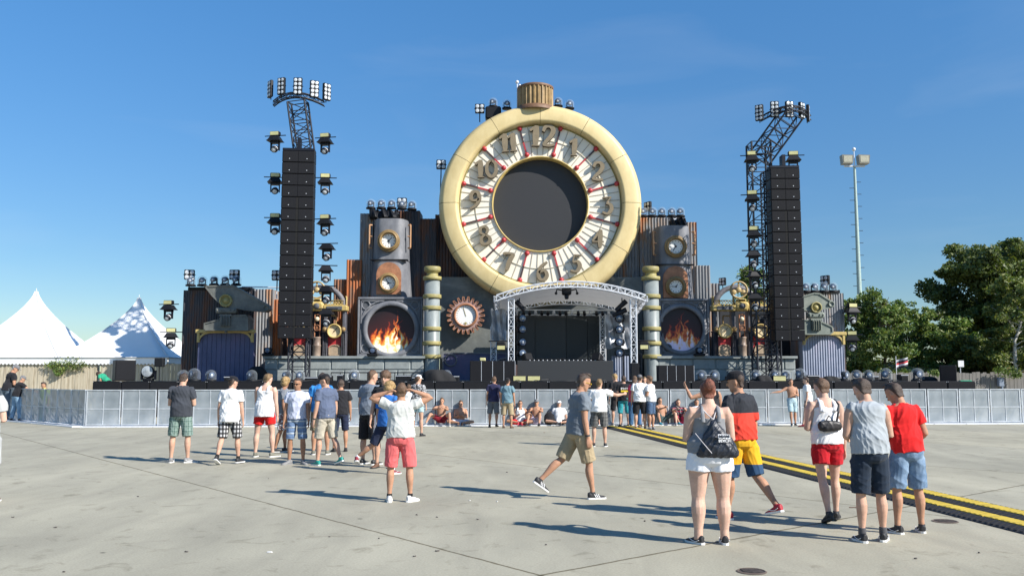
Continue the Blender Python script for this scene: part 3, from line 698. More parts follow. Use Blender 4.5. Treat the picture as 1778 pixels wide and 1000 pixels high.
# roof-top domes
for px, py, Y, lb in [(331, 497, 45.5, 'on top of the left wing, first from the left'), (351, 497, 45.5, 'on top of the left wing, second from the left'), (372, 496, 45.5, 'on top of the left wing, third from the left'), (391, 496, 45.5, 'on top of the left wing, above the metal crank'), (410, 496, 45.5, 'on top of the left wing, below a four-lamp blinder'),
        (644, 363, 47, 'on top of the left boiler tower, leftmost'), (662, 363, 47, 'on top of the left boiler tower, second from the left'), (680, 363, 47, 'on top of the left boiler tower, brightest and central'), (698, 364, 47, 'on top of the left boiler tower, under a four-lamp blinder'), (715, 365, 47, 'on top of the left boiler tower, rightmost'),
        (1117, 377, 47, 'on top of the right boiler tower, touching the clock rim'), (1133, 377, 47, 'on top of the right boiler tower, second from the clock'), (1149, 377, 47, 'on top of the right boiler tower, middle one'), (1166, 377, 47, 'on top of the right boiler tower, fourth from the clock'), (1181, 377, 47, 'on top of the right boiler tower, outermost'),
        (1399, 508, 45.5, 'on top of the right wing, beside the line array'), (1414, 508, 45.5, 'on top of the right wing, second from the line array'), (1431, 508, 45.5, 'on top of the right wing, under the small blinder'), (1446, 508, 45.5, 'on top of the right wing, outermost'),
        (856, 187, 47.4, 'on the clock rim at eleven, on a black block'), (880, 190, 47.4, 'on the clock rim just left of the bronze crown'), (969, 186, 47.8, 'just showing over the clock rim right of the bronze crown'), (989, 190, 47.6, 'on the clock rim, right of the crown and lowest')]:
    p = W(px, py, Y); DOME.put((p.x, Y, p.z), R_(random.Random(px).uniform(-25, 10)), .88, 'domed moving light ' + lb, 'domed lights on the set roofs')
for px, py, Y, lb, rz in [(329, 477, 45.7, 'above the leftmost domed light of the left wing', 15), (407, 477, 45.7, 'above the right end of the left wing lights', -5), (481, 478, 44.6, 'on a thin pipe just left of the left line array', 0), (698, 352, 47.2, 'on the left boiler tower above the domed lights', 0), (766, 286, 47.8, 'on a tall pole left of the big clock', 8), (833, 189, 47.6, 'on a short pole at the upper left of the clock rim', 0), (1124, 359, 47.3, 'above the domed lights of the right boiler tower', -60), (1432, 487, 45.8, 'on the right wing above the domed lights', -60), (1254, 489, 47.5, 'on the stepped rusty sheets right of the right boiler tower', -50)]:
    p = W(px, py, Y); BLIND.put((p.x, Y, p.z), R_(rz), 1.0 if px != 1254 else .8, 'four-lamp blinder light ' + lb, 'four-lamp blinders on the set')
t = MB(); a, b_ = W(766, 292, 47.9), W(764, 372, 47.9); t.tube(a, (a.x - .1, 47.9, b_.z - 2), .03); tag(t.build('lamp_pole', BLACKM), 'thin dark pole carrying a blinder left of the clock', 'pole')
t = MB(); a = W(481, 486, 44.7); t.tube(a, (a.x, 44.7, ZP(518, 44.7)), .025); t.tube(W(420, 498, 45.4), W(486, 499, 45.4), .03); tag(t.build('lamp_pipe', ALU), 'thin horizontal pipe between the left wing and the line array', 'pipe')

# -------- wing walls
def wing(px0, px1, ytop, Y, name_label, mats, side):
    x0, x1, z0, z1 = RC(px0, ytop, px1, 655, Y); t = thing('stage_wing', name_label, 'scenery wall', ((x0 + x1) / 2, Y, 0))
    MB().corr(x0, x1, DZ, z1, Y, .13, .03, 2.0).build('sheet', mats, t)
    MB().box(x0 + .25, x1 - .2, Y - .08, Y + 1.8, z1, z1 + .16).build('roof_edge', BLACK, t); return t
wl = wing(316, 440, 504, 45.9, 'dark rusty corrugated left wing of the stage set', DKCORR, -1)
wr = wing(1392, 1467, 509, 46.0, 'grey corrugated right wing of the stage set', GYCORR, 1)
def sheet(px0, px1, ytop, ybot, Y, m, label, depth=1.2, pitch=.16, group=None):
    x0, x1, z0, z1 = RC(px0, ytop, px1, ybot, Y)
    z0 = max(z0, DZ) if ybot > 600 else z0
    o = MB().corr(x0, x1, z0, z1, Y, pitch, .055, depth).build('corrugated_sheet', m); o.data.materials
    return tag(o, label, 'metal sheet', group)
sheet(438, 473, 502, 655, 46.3, GYCORR, 'streaked grey corrugated sheet with a brown stain, behind the left crank arm')
sheet(471, 492, 520, 655, 46.5, RUSTC, 'narrow brown rusty sheet partly behind the left line array')
sheet(578, 602, 485, 655, 47.2, RUSTC, 'brown corrugated sheet, the lower step left of the left boiler tower')
sheet(600, 626, 451, 655, 47.0, RUSTC, 'orange-streaked rusty sheet, the higher step left of the left boiler tower')
sheet(623, 646, 371, 655, 47.3, GYCORR, 'tall narrow grey sheet at the left edge of the left boiler tower')
sheet(646, 728, 366, 655, 47.9, DKCORR, 'dark corrugated wall behind the left boiler tower', 1.5)
sheet(726, 757, 380, 520, 48.1, DKCORR, 'dark rusty sheet between the left boiler tower and the clock')
sheet(755, 830, 373, 530, 48.4, DKCORR, 'dark corrugated wall disappearing behind the left of the clock')
sheet(1050, 1114, 392, 530, 48.1, GYCORR, 'rust-streaked grey sheet emerging from behind the right of the clock')
sheet(1112, 1192, 378, 655, 47.9, GYCORR, 'tall grey corrugated wall behind the right boiler tower', 1.5)
sheet(1190, 1212, 386, 655, 47.3, GYCORR, 'narrow grey sheet at the right edge of the right boiler tower')
sheet(1210, 1235, 461, 655, 47.1, GYCORR, 'grey sheet with an orange rust patch, first step right of the right boiler tower')
sheet(1233, 1251, 492, 655, 47.3, GYCORR, 'low narrow grey sheet, second step right of the right boiler tower')
# near-black wall, its colour standing in for the dark void behind machines
for px0, px1, yt, lb in ((484, 622, 530, 'left'), (1236, 1392, 532, 'right')):
    x0, x1, z0, z1 = RC(px0, yt, px1, 655, 48.6); tag(MB().box(x0, x1, 48.6, 48.8, DZ, z1).build('void_backing', mat('void_dark', (.02, .024, .03), .8)), 'plain near-black wall filling the dark void behind the %s gilded machine' % lb, 'wall')

# -------- stone platforms
def platform(px0, px1, ytop, Y, label):
    x0, x1, z0, z1 = RC(px0, ytop, px1, 660, Y); t = thing('stone_platform', label, 'platform', ((x0+x1)/2, Y, DZ))
    MB().box(x0 - .06, x1 + .06, Y - .14, 48.4, z1 - .12, z1).build('top_slab', STONE, t)
    m = MB(); n = max(1, round((x1 - x0) / 1.25)); h = (z1 - .12 - DZ) / 2
    m.box(x0 + .02, x1 - .02, Y + .05, 48.2, DZ, z1 - .125)
    for r in range(2):
        for k in range(-1, n):
            a = x0 + (x1 - x0) * (k + .5 * r) / n; e = x0 + (x1 - x0) * (k + 1 + .5 * r) / n; a, e = max(a, x0), min(e, x1)
            if e - a > .1: m.bbox(a + .02, e - .02, Y, Y + .2, DZ + h * r + .015, DZ + h * (r + 1) - .015, .035)
    m.build('stone_blocks', STONE, t)
    return z1
PZ = platform(459, 736, 618, 44.9, 'painted stone block platform under the left machine and left fire picture')
platform(1143, 1382, 618, 44.9, 'painted stone block platform under the right machine and right fire picture')

# -------- violet panels with gold brackets under the cranks
def violet(px0, px1, ytop, m, label, corr):
    Y = 45.2; x0, x1, z0, z1 = RC(px0, ytop, px1, 652, Y); t = thing('boarded_backdrop', label, 'scenery panel', ((x0+x1)/2, Y, DZ))
    b = MB()
    if corr: b.corr(x0, x1, DZ, z1, Y, .13, .03, .5)
    else:
        n = 12
        for k in range(n): b.bbox(x0 + (x1-x0)*k/n, x0 + (x1-x0)*(k+1)/n - .01, Y, Y + .4, DZ, z1, .008)
        for i in range(6):
            for j in range(4): b.sphere((x0 + (x1-x0)*(i+.5)/6, Y - .005, DZ + .3 + (z1-DZ-.5)*j/3.3), .035, 8, 5)
    b.build('boards', m, t)
    f = MB(); f.bbox(x0 - .08, x1 + .08, Y - .22, Y - .04, z1 - .04, z1 + .14, .02)
    for sx, xc in ((1, x0), (-1, x1)):
        f.bbox(min(xc, xc + sx*.13), max(xc, xc + sx*.13), Y - .2, Y - .06, z1 - .52, z1 - .045, .02)
        arc = [(xc + sx*(.13 + .50*(1-math.cos(a))), z1 - .50 + .44*math.sin(a)) for a in [math.pi/2*k/8 for k in range(9)]]
        pts = arc + [(x + 0, z + .0) for x, z in [(xc + sx*.63, z1 - .05)]] + [(xc + sx*(.13 + .60*(1-math.cos(a))) * 1.0 - sx*.0, min(z1 - .045, z1 - .40 + .40*math.sin(a))) for a in [math.pi/2*k/8 for k in range(8, -1, -1)]]
        for j in range(8): f.prism([arc[j], arc[j+1], (arc[j+1][0] - sx*.06, arc[j+1][1] + .07), (arc[j][0] - sx*.06, arc[j][1] + .07)], Y - .18 + .002*j, Y - .07)
    f.build('gold_bracket', GOLD, t)
    return t
violet(343, 441, 577, PURD, 'dark violet board panel with gold corner brackets in the left wing', False)
violet(1393, 1466, 581, PURC, 'light violet corrugated panel with gold corner brackets in the right wing', True)

# -------- cranks (beak-like machines)
CRK = ramp_mat('crank_paint', [(.3, (.075, .08, .075)), (.5, (.14, .145, .13)), (.72, (.22, .22, .19))], 1.4, (1, 1, 1), .6)
CRK2 = ramp_mat('crank_paint_green', [(.3, (.12, .14, .12)), (.5, (.19, .215, .18)), (.72, (.28, .30, .25))], 1.4, (1, 1, 1), .6)
def P2(pts, Y): return [(lambda q: (q.x, q.z))(W(a, b, Y)) for a, b in pts]
def rim_outline(mb, pts, w_, y0, y1):
    n = len(pts); cx = sum(p[0] for p in pts)/n; cz = sum(p[1] for p in pts)/n
    for i in range(n):
        a, b = Vector(pts[i]), Vector(pts[(i+1) % n]); d = (b - a); 
        if d.length < 1e-4: continue
        nn = Vector((-d.y, d.x)).normalized() * w_; m_ = (a + b)/2
        if (m_ + nn - Vector((cx, cz))).length > (m_ - Vector((cx, cz))).length: nn = -nn
        dd = d.normalized() * w_ * .35
        mb.prism([tuple(a), tuple(b), tuple(b + nn - dd), tuple(a + nn + dd)], y0 + .0015 * (i % 3), y1)
    return mb
def crank(head, ring, rr, brk, base, block, pipe, m, label, tipc, Y=44.6):
    c = W(ring[0], ring[1], Y); t = thing('crank_machine', label, 'machine prop', (c.x, Y, ZP(577, Y)))
    hp = P2(head, Y); hb = MB(); hb.prism(hp, Y, Y + .45); hd = hb.build('crank_arm', m, t)
    rim_outline(MB(), hp, .07, Y - .05, Y + .0).build('arm_rim', m, hd)
    q = W(tipc[0], tipc[1], Y); MB().lathe((q.x, Y, q.z), (0, -1, 0), [(.15, 0), (.15, .09), (.11, .09), (.10, .03), (.001, .03)], 18).build('pin', m, hd)
    R0 = rr * S(Y)
    r = MB(); r.lathe((c.x, Y, c.z), (0, -1, 0), [(R0, -.1), (R0, .16), (R0*.82, .18), (R0*.80, .06), (R0*.55, .05), (R0*.5, .10), (R0*.2, .16), (.001, .17)], 28); r.build('ring', OLIVE, t)
    b = MB(); x0, x1, z0, z1 = RC(*brk, Y); b.bbox(x0, x1, Y - .12, Y + .3, z0, z1, .06); bb = b.build('bracket', m, t)
    n = MB(); [n.sphere((x0 + (x1-x0)*u, Y - .13, (z0+z1)/2), .045, 10, 6) for u in (.1, .3, .7, .9)]; n.build('bolts', m, bb)
    px0, px1, p0, p1 = RC(*pipe, Y); MB().tube(((px0+px1)/2, Y + .1, p0), ((px0+px1)/2, Y + .1, p1), (px1-px0)/2, None, 12).build('pipe', m, t)
    bp = P2(base, Y); b = MB(); b.prism(bp, Y + .02, Y + .9); bs = b.build('base', m, t); rim_outline(MB(), bp, .06, Y - .03, Y + .02).build('base_rim', m, bs)
    x0, x1, z0, z1 = RC(*block, Y); k = MB()
    for j in range(4): k.bbox(x0 + (x1-x0)*j/4 + .01, x0 + (x1-x0)*(j+1)/4 - .01, Y - .16, Y + .1, z0, z1, .04)
    k.box(x0 - .05, x1 + .05, Y - .12, Y + .1, z1, z1 + .09); k.build('cylinder_block', m, t)
crank([(354, 496), (405, 495), (418, 502), (467, 530), (469, 537), (462, 542), (426, 539), (389, 531), (380, 526), (368, 514)], (393, 522), 11, (375, 534, 411, 544), [(354, 574), (354, 561), (380, 554), (384, 548), (426, 546), (431, 552), (431, 574)], (383, 549, 401, 567), (390, 490, 395, 577), CRK, 'dark grey beak-shaped crank machine over the left violet boards', (462, 535))
crank([(1364, 528), (1390, 515), (1413, 508), (1423, 509), (1448, 525), (1449, 531), (1445, 534), (1416, 541), (1390, 539)], (1416, 534), 9.5, (1402, 542, 1431, 552), [(1388, 581), (1388, 557), (1393, 554), (1425, 557), (1446, 567), (1447, 577), (1442, 581)], (1409, 556, 1425, 574), (1413, 540, 1418, 581), CRK2, 'greenish grey beak-shaped crank machine over the right violet sheet', (1443, 528))

# -------- boiler towers with round gauges
def rounded(cx, cz, w_, h, r=.3, top=True):
    """arched-top outline"""
    pts = [(cx - w_/2, cz - h/2), (cx + w_/2, cz - h/2)]
    for k in range(0, 17): a = math.pi * k / 16; pts.append((cx + w_/2*math.cos(a), cz + h/2 - w_/2 + w_/2*math.sin(a)))
    return pts
def dial(mb_parent, c, r, Y, seed=0, hands=True, frame=BRONZE, thick=.28, rings=3):
    """porthole-like gauge: returns frame object"""
    f = MB(); pr = [(r*1.0, -.05), (r*1.0, thick*.45), (r*.93, thick*.62), (r*.86, thick*.5), (r*.84, thick*.8), (r*.76, thick), (r*.68, thick*.85), (r*.66, thick*.3), (r*.62, thick*.2)]
    f.lathe((c.x, Y, c.z), (0, -1, 0), pr, 36); fo = f.build('gauge_frame', frame, mb_parent)
    MB().disc((c.x, Y - thick*.2, c.z), r*.63, (0, -1, 0), 32).build('dial', WHITEF, fo)
    h = MB(); rd_ = random.Random(seed)
    for k in range(12):
        a = k * math.pi / 6; h.box(-.012, .012, 0, .006, r*.46, r*.55, Matrix.Translation((c.x, Y - thick*.2 - .012, c.z)) @ Matrix.Rotation(a, 4, 'Y'))
    a = rd_.uniform(0, 6)
    for ln, aa in ((.42, a), (.28, a + 2.1)): h.box(-.015, .015, 0, .006, -.05, r*ln, Matrix.Translation((c.x, Y - thick*.2 - .02, c.z)) @ Matrix.Rotation(aa, 4, 'Y'))
    h.disc((c.x, Y - thick*.2 - .03, c.z), r*.09, (0, -1, 0), 12); h.build('pointer', BLACKM, fo)
    return fo
def boiler(cx, top, bot, label, seed, tubx):
    Y = 46.2; c0 = W(cx, (top+bot)/2, Y); hw = 33*S(Y); z1, z0 = ZP(top, Y), ZP(bot, Y); zm = z0 + (z1 - z0)*.47
    t = thing('boiler_tower', label, 'scenery tower', (c0.x, Y, z0))
    def body(za, zb, wa, wb):
        m = MB(); rows = []
        for z, w_ in ((za, wa), (zb, wb)):
            ring = []
            for k in range(25):
                u = -1 + 2*k/24; e = abs(u) ** 5
                ring.append((c0.x + w_*u, Y + .05 + .75*e, z))
            rows.append(ring)
        n = 25; m.add(rows[0] + rows[1], [(k, k+1, n+k+1, n+k) for k in range(n-1)], True)
        m.add([(c0.x - w_*1, Y + .8, z) for w_, z in ((wa, za), (wb, zb))] + [(c0.x - wb, 47.8, zb), (c0.x - wa, 47.8, za)], [(0, 1, 2, 3)])
        m.add([(c0.x + w_*1, Y + .8, z) for w_, z in ((wa, za), (wb, zb))] + [(c0.x + wb, 47.8, zb), (c0.x + wa, 47.8, za)], [(3, 2, 1, 0)])
        m.add(rows[1] + [(c0.x + wb, 47.8, zb), (c0.x - wb, 47.8, zb)], [tuple(range(27))]); return m
    b1 = body(zm + .02, z1, hw*.97, hw*.90).build('upper_shell', STEELP, t)
    b2 = body(z0, zm - .02, hw*1.08, hw*.97).build('lower_shell', STEELP, t)
    MB().box(c0.x - hw*1.0, c0.x + hw*1.0, Y - .02, Y + .4, zm - .02, zm + .02).build('seam', BLACK, t)
    dial(t, W(cx, top + (bot-top)*.29, Y), 19.5*S(Y), Y, seed)
    a = W(cx, top + (bot-top)*.79, Y); m = MB(); m.prism(rounded(a.x, a.z + .1, 43*S(Y), 56*S(Y)), Y - .06, Y + .1); m.build('copper_plate', COPPER, t)
    dial(t, W(cx, top + (bot-top)*.83, Y), 18*S(Y), Y - .06, seed + 1)
    for sx in (-1, 1):
        h = MB(); x = c0.x + sx*(hw + .10); 
        za, zb = ZP(top + 10, Y), ZP(top + 50, Y); h.path([(x - sx*.12, Y + .4, za), (x, Y + .3, za), (x, Y + .3, zb), (x - sx*.12, Y + .4, zb)], .05, 8); h.tube((x - sx*.15, Y + .3, (za+zb)/2), (x, Y + .3, (za+zb)/2), .04)
        h.build('handle', mat('handle_copper', (.45, .25, .13), .45, .2), t)
    MB().tube((c0.x + .1, Y + .9, z1 - .1), (c0.x + .1, Y + .9, z1 + .45), .14).lathe((c0.x + .1, Y + .9, z1 + .38), (0, 0, 1), [(.001, 0), (.3, 0), (.3, .08), (.001, .08)], 16).build('pipe_stub', ALU, t)
    # crumpled dark tarp round the top
    return t
boiler(675, 379, 515, 'blue-grey boiler tower with two round gauges left of the clock', 1, 0)
boiler(1173, 391, 520, 'blue-grey boiler tower with two round gauges right of the clock, crossed by truss shadows', 5, 0)
for px0, px1, yt, lb in ((640, 690, 362, 'left'), (1165, 1193, 377, 'right')):
    x0, x1, z0, z1 = RC(px0, yt, px1, yt + 16, 46.6); m = MB(); rs = random.Random(px0)
    nx, nz_ = 26, 8; vs = []
    for j in range(nz_+1):
        for i in range(nx+1):
            u, v = i/nx, j/nz_; vs.append((x0 + (x1-x0)*u, 46.55 + .12*math.sin(u*19 + v*3) + .08*math.sin(u*41 + v*5) + .35*v*v, z0 + (z1-z0)*v + .05*math.sin(u*13) + .04*math.sin(u*29)))
    m.add(vs, [(j*(nx+1)+i, j*(nx+1)+i+1, (j+1)*(nx+1)+i+1, (j+1)*(nx+1)+i) for j in range(nz_) for i in range(nx)], True); m.box(x0, x1, 46.95, 47.3, z0, z1 - .08)
    tag(m.build('crumpled_tarp', BLACK), 'crumpled black tarp on top of the %s boiler tower' % lb, 'tarp')

# -------- fire pictures
def fire_disc(c, r, Y, parent, seed, tint=(1, 1, 1)):
    n = 110; g = np.linspace(-1, 1, n); X, Z = np.meshgrid(g, g)
    rs = np.random.default_rng(seed)
    def vn(x, z, f, sd):
        r2 = np.random.default_rng(sd); G_ = r2.random((64, 64)); xi = (x*f) % 63; zi = (z*f) % 63
        x0 = np.floor(xi).astype(int); z0 = np.floor(zi).astype(int); fx = xi - x0; fz = zi - z0; fx = fx*fx*(3-2*fx); fz = fz*fz*(3-2*fz)
        x1 = (x0+1) % 64; z1 = (z0+1) % 64
        return (G_[z0, x0]*(1-fx)+G_[z0, x1]*fx)*(1-fz) + (G_[z1, x0]*(1-fx)+G_[z1, x1]*fx)*fz
    wx = X + .16*(vn(X+3, Z*.7+5, 3.2, seed) - .5) * (1.3+Z) + .10*(vn(X+9, Z+2, 8, seed+1) - .5)
    wz = Z + .12*(vn(X+4, Z+8, 6, seed+7) - .5)
    heat = np.zeros_like(X)
    # flame tongues: (x, top, width)
    for tx, tp, tw in [(-.62, .05, .22), (-.42, .20, .16), (-.78, -.25, .2), (-.15, .38, .17), (.05, .62, .11), (.16, .80, .05), (.30, .45, .12), (.5, .05, .16), (.68, -.1, .14), (-.3, -.05, .3), (.1, .1, .3), (.82, -.3, .15), (.0, .25, .2)]:
        tx, tp, tw = tx + rs.uniform(-.10, .10), min(.8, tp + rs.uniform(-.22, .16)), tw*rs.uniform(.7, 1.3)
        u = np.clip((wz + 1) / (tp + 1), 0, 1.2); sway = tx + .07*np.sin(wz*7 + tx*9) * (u)
        ww = tw * np.clip(1 - u, 0, 1) ** .6 + 1e-3
        heat = np.maximum(heat, np.exp(-((wx - sway)/ww)**2) * np.clip(1.25 - u, 0, 1) * (u < 1))
    heat = heat * 1.05 + .40*np.clip(-.35 - Z + .3*(vn(wx+1, wz*.6+1, 9, seed+5) - .5), 0, 1) * (1 - .5*np.abs(X))
    heat = np.clip(heat * (.68 + .62*vn(wx+2, wz*.55+1, 10, seed+3)) + .28*(vn(wx*1.5+2, wz+4, 14, seed+4) - .5) * (heat > .08), 0, 1)
    glow = np.clip(.55 - .55*Z - .3*np.abs(X), 0, 1) * .35
    st = [(0, (.012, .006, .008)), (.15, (.07, .010, .008)), (.32, (.32, .03, .01)), (.5, (.72, .14, .02)), (.68, (.90, .42, .06)), (.85, (.95, .78, .35)), (1, (1., .95, .78))]
    v = np.clip(np.maximum(heat, glow*.6), 0, 1); ps = [s_[0] for s_ in st]
    colr = np.stack([np.interp(v, ps, [s_[1][k] for s_ in st]) * tint[k] for k in range(3)] + [np.ones_like(v)], -1)
    rr = np.sqrt(X**2 + Z**2); k = np.where(rr > 1, 1/np.maximum(rr, 1e-6), 1)
    vs = np.stack([c.x + X*r*k, np.full_like(X, Y), c.z + Z*r*k], -1).reshape(-1, 3)
    fs = []
    for j in range(n-1):
        for i in range(n-1):
            if min(rr[j, i], rr[j, i+1], rr[j+1, i], rr[j+1, i+1]) < 1: a = j*n+i; fs.append((a, a+1, a+n+1, a+n))
    off = rootloc(parent); me = bpy.data.meshes.new('flame_picture'); me.from_pydata([(p[0]-off.x, p[1]-off.y, p[2]-off.z) for p in vs.tolist()], [], fs)
    at = me.color_attributes.new('col', 'FLOAT_COLOR', 'POINT'); at.data.foreach_set('color', colr.reshape(-1).astype(np.float32)); me.materials.append(vcol_mat('printed_picture', .5)); me.update()
    return link(bpy.data.objects.new('flame_picture', me), parent)
def fire_frame(cx, cy, r, x0p, x1p, y0p, y1p, label, seed):
    Y = 45.7; c = W(cx, cy, Y); x0, x1, z0, z1 = RC(x0p, y0p, x1p, y1p, Y); rr = r*S(Y); z0 = PZ
    t = thing('fire_frame', label, 'scenery frame', ((x0+x1)/2, Y, PZ))
    # plate with a round hole
    m = MB(); n = 64; inner = [(c.x + rr*math.cos(2*math.pi*k/n), c.z + rr*math.sin(2*math.pi*k/n)) for k in range(n)]
    outer = []
    for k in range(n):
        a = 2*math.pi*k/n; dx, dz = math.cos(a), math.sin(a)
        kx = ((x1 if dx > 0 else x0) - c.x)/dx if abs(dx) > 1e-6 else 1e9; kz = ((z1 if dz > 0 else z0) - c.z)/dz if abs(dz) > 1e-6 else 1e9
        q = min(kx, kz); outer.append((c.x + dx*q, c.z + dz*q))
    vs = [(x, Y, z) for x, z in outer] + [(x, Y, z) for x, z in inner] + [(x, Y + .35, z) for x, z in inner] + [(x, Y + .7, z) for x, z in outer]
    for k in range(n):
        k2 = (k+1) % n; m.add([vs[k], vs[k2], vs[n+k2], vs[n+k], vs[2*n+k2], vs[2*n+k], vs[3*n+k2], vs[3*n+k]], [(0, 1, 2, 3), (3, 2, 4, 5), (0, 7, 6, 1)])
    m.build('plate', STEELP, t)
    f = MB(); w_ = .10
    f.bbox(x0, x1, Y - .12, Y - .002, z1 - w_*1.2, z1, .02); f.bbox(x0, x0 + w_, Y - .117, Y - .002, z0 + w_*1.2, z1 - w_*1.25, .02); f.bbox(x1 - w_, x1, Y - .117, Y - .002, z0 + w_*1.2, z1 - w_*1.25, .02); f.bbox(x0, x1, Y - .12, Y - .002, z0, z0 + w_*1.2, .02)
    f.lathe((c.x, Y, c.z), (0, -1, 0), [(rr*1.22, 0), (rr*1.20, .14), (rr*1.04, .16), (rr*1.0, .10), (rr*1.0, -.2)], 64)
    f.build('moulding', STEELP, t)
    for sx in (-1, 1):
        for sz in (-1, 1):
            xc, zc = (x1 if sx > 0 else x0), (z1 if sz > 0 else z0); e = MB()
            L_ = min(rr*1.05, (x1-x0)/2 - .2); arc = []
            for k in range(9):
                a = math.pi/2*k/8; arc.append((xc - sx*(.16 + L_*(1-math.sin(a)) * .95), zc - sz*(.16 + L_*(1-math.cos(a)) * .95)))
            pts = [(xc - sx*.16, zc - sz*.16)] + arc
            rim_outline(e, pts, .05, Y - .09, Y - .004)
            e.lathe((xc - sx*.42, Y, zc - sz*.42), (0, -1, 0), [(.24, 0), (.24, .06), (.19, .07), (.18, .015)], 20)
            e.build('corner_ornament', STEELP, t)
            MB().disc((xc - sx*.42, Y - .012, zc - sz*.42), .185, (0, -1, 0), 20).build('corner_disc', STEELD, t)
    fire_disc(c, rr*1.0, Y + .10, t, seed, (1, 1, 1) if seed == 11 else (1, .84, 1.25))  # violet-pink tint puts the tower shadow on the right picture into its colours
    return t
fire_frame(679, 572, 41, 621, 734, 516, 618, 'square grey frame round a flame picture, left of the booth', 11)
fire_frame(1183, 572, 37, 1144, 1231, 519, 618, 'square grey frame round a flame picture, right of the booth in tower shadow', 23)

# -------- ringed pillars
def pillar(px, label):
    Y = 45.2; c = W(px, 550, Y); r = 13.5*S(Y); t = thing('ringed_pillar', label, 'pillar', (c.x, Y, DZ)); m = MB()
    PGL = ramp_mat('pillar_paint', [(.3, (.15, .18, .18)), (.5, (.22, .25, .245)), (.7, (.32, .35, .34))], 1.2, (1, 1, .5), .45)
    m.lathe((c.x, Y, 0), (0, 0, 1), [(r, DZ), (r, ZP(482, Y)), (.01, ZP(482, Y))], 32); m.build('shaft', PGL, t)
    for k, py in enumerate((515, 535, 571, 596, 619)):
        z = ZP(py, Y); MB().lathe((c.x, Y, z), (0, 0, 1), [(r, -.10), (r*1.17, -.10), (r*1.20, -.06), (r*1.20, .07), (r*1.16, .10), (r, .10)], 32).build('ring', OLIVE, t)
    z = ZP(484, Y); q = MB(); q.lathe((c.x, Y, z), (0, 0, 1), [(r, -.10), (r*1.2, -.08), (r*1.2, .10), (r*.75, .12), (r*.72, .32), (r*1.02, .36), (r*1.08, .42), (r*1.08, .58), (r*1.0, .62), (.01, .63)], 32); q.build('capital', OLIVE, t)
pillar(750, 'tall grey pipe pillar with gold rings, left of the booth')
pillar(1131, 'tall grey pipe pillar with gold rings, right of the booth')

# -------- central backdrop
Y = 47.3; x0, x1, z0, z1 = RC(764, 481, 1116, 655, Y)
BACK = ramp_mat('airbrushed_green_grey', [(.3, (.085, .09, .085)), (.5, (.13, .14, .13)), (.72, (.26, .27, .25))], .45, (1, 1, 1), .6, dist=.5)
t = thing('central_backdrop', 'smooth green-grey painted wall below the clock and behind the booth', 'scenery wall', ((x0+x1)/2, Y, DZ))
MB().box(x0, x1, Y, Y + .3, DZ, z1).build('wall', BACK, t)
# violet arched panels at the foot
for px0, px1, nm in ((768, 880, 'l'), (1075, 1115, 'r')):
    a, b_, c_, d_ = RC(px0, 612, px1, 652, 46.9); m = MB(); m.bbox(a, b_, 46.9, 47.1, DZ, d_, .02); pn = m.build('arched_panel', PURD if nm == 'l' else STEELD, t)
    e = MB(); rim_outline(e, [(a, DZ), (b_, DZ), (b_, d_), (a, d_)], .07, 46.84, 46.897)
    e.lathe((a + .45, 46.895, d_ - .4), (0, -1, 0), [(.34, 0), (.34, .05), (.28, .06), (.27, .01)], 24)
    ccx = (a + b_)/2; e.lathe((b_ if nm == 'l' else a, 46.895, DZ + .1), (0, -1, 0), [(1.15, 0), (1.15, .05), (1.05, .06), (1.04, .0)], 40, True, 0, math.pi)
    e.build('panel_moulding', STEELP, pn)
# -------- gear with dial
Y = 46.9; c = W(809, 548, Y); r = 33*S(Y); t = thing('gear_clock', 'toothed copper gear round a white dial on the grey-green wall', 'gear prop', (c.x, Y, c.z))
pts = []; NT = 22
for k in range(NT):
    a = 2*math.pi*k/NT
    for da, rr in ((-.11, .77), (-.05, 1.0), (.05, 1.0), (.11, .77)): pts.append((c.x + r*rr*math.cos(a+da), c.z + r*rr*math.sin(a+da)))
m = MB(); m.prism(pts, Y - .22, Y); m.build('toothed_wheel', ramp_mat('pinkish_copper', [(.3, (.25, .14, .11)), (.5, (.36, .24, .21)), (.7, (.42, .33, .31))], 2.2, (1, 1, 1), .5), t)
e = MB(); rim_outline(e, pts, .035, Y - .26, Y - .22); e.build('tooth_edges', COPPER, t)
fo = MB(); fo.lathe((c.x, Y - .2, c.z), (0, -1, 0), [(r*.64, 0), (r*.63, .12), (r*.56, .16), (r*.53, .10), (r*.52, .04)], 40); fo = fo.build('dial_ring', COPPER, t)
MB().disc((c.x, Y - .24, c.z), r*.53, (0, -1, 0), 36).build('dial', WHITEF, fo)
h = MB()
for k in range(24): h.box(-.010, .010, 0, .005, r*.42, r*.50, Matrix.Translation((c.x, Y - .25, c.z)) @ Matrix.Rotation(k*math.pi/12, 4, 'Y'))
h.build('dial_marks', mat('dial_grey', (.25, .3, .3), .6), fo)
MB().box(-.014, .014, 0, .006, -.06, r*.44, Matrix.Translation((c.x, Y - .262, c.z)) @ Matrix.Rotation(-.3, 4, 'Y')).disc((c.x, Y - .265, c.z - r*.42), .07, (0, -1, 0), 12).build('hand', OLIVE, fo)

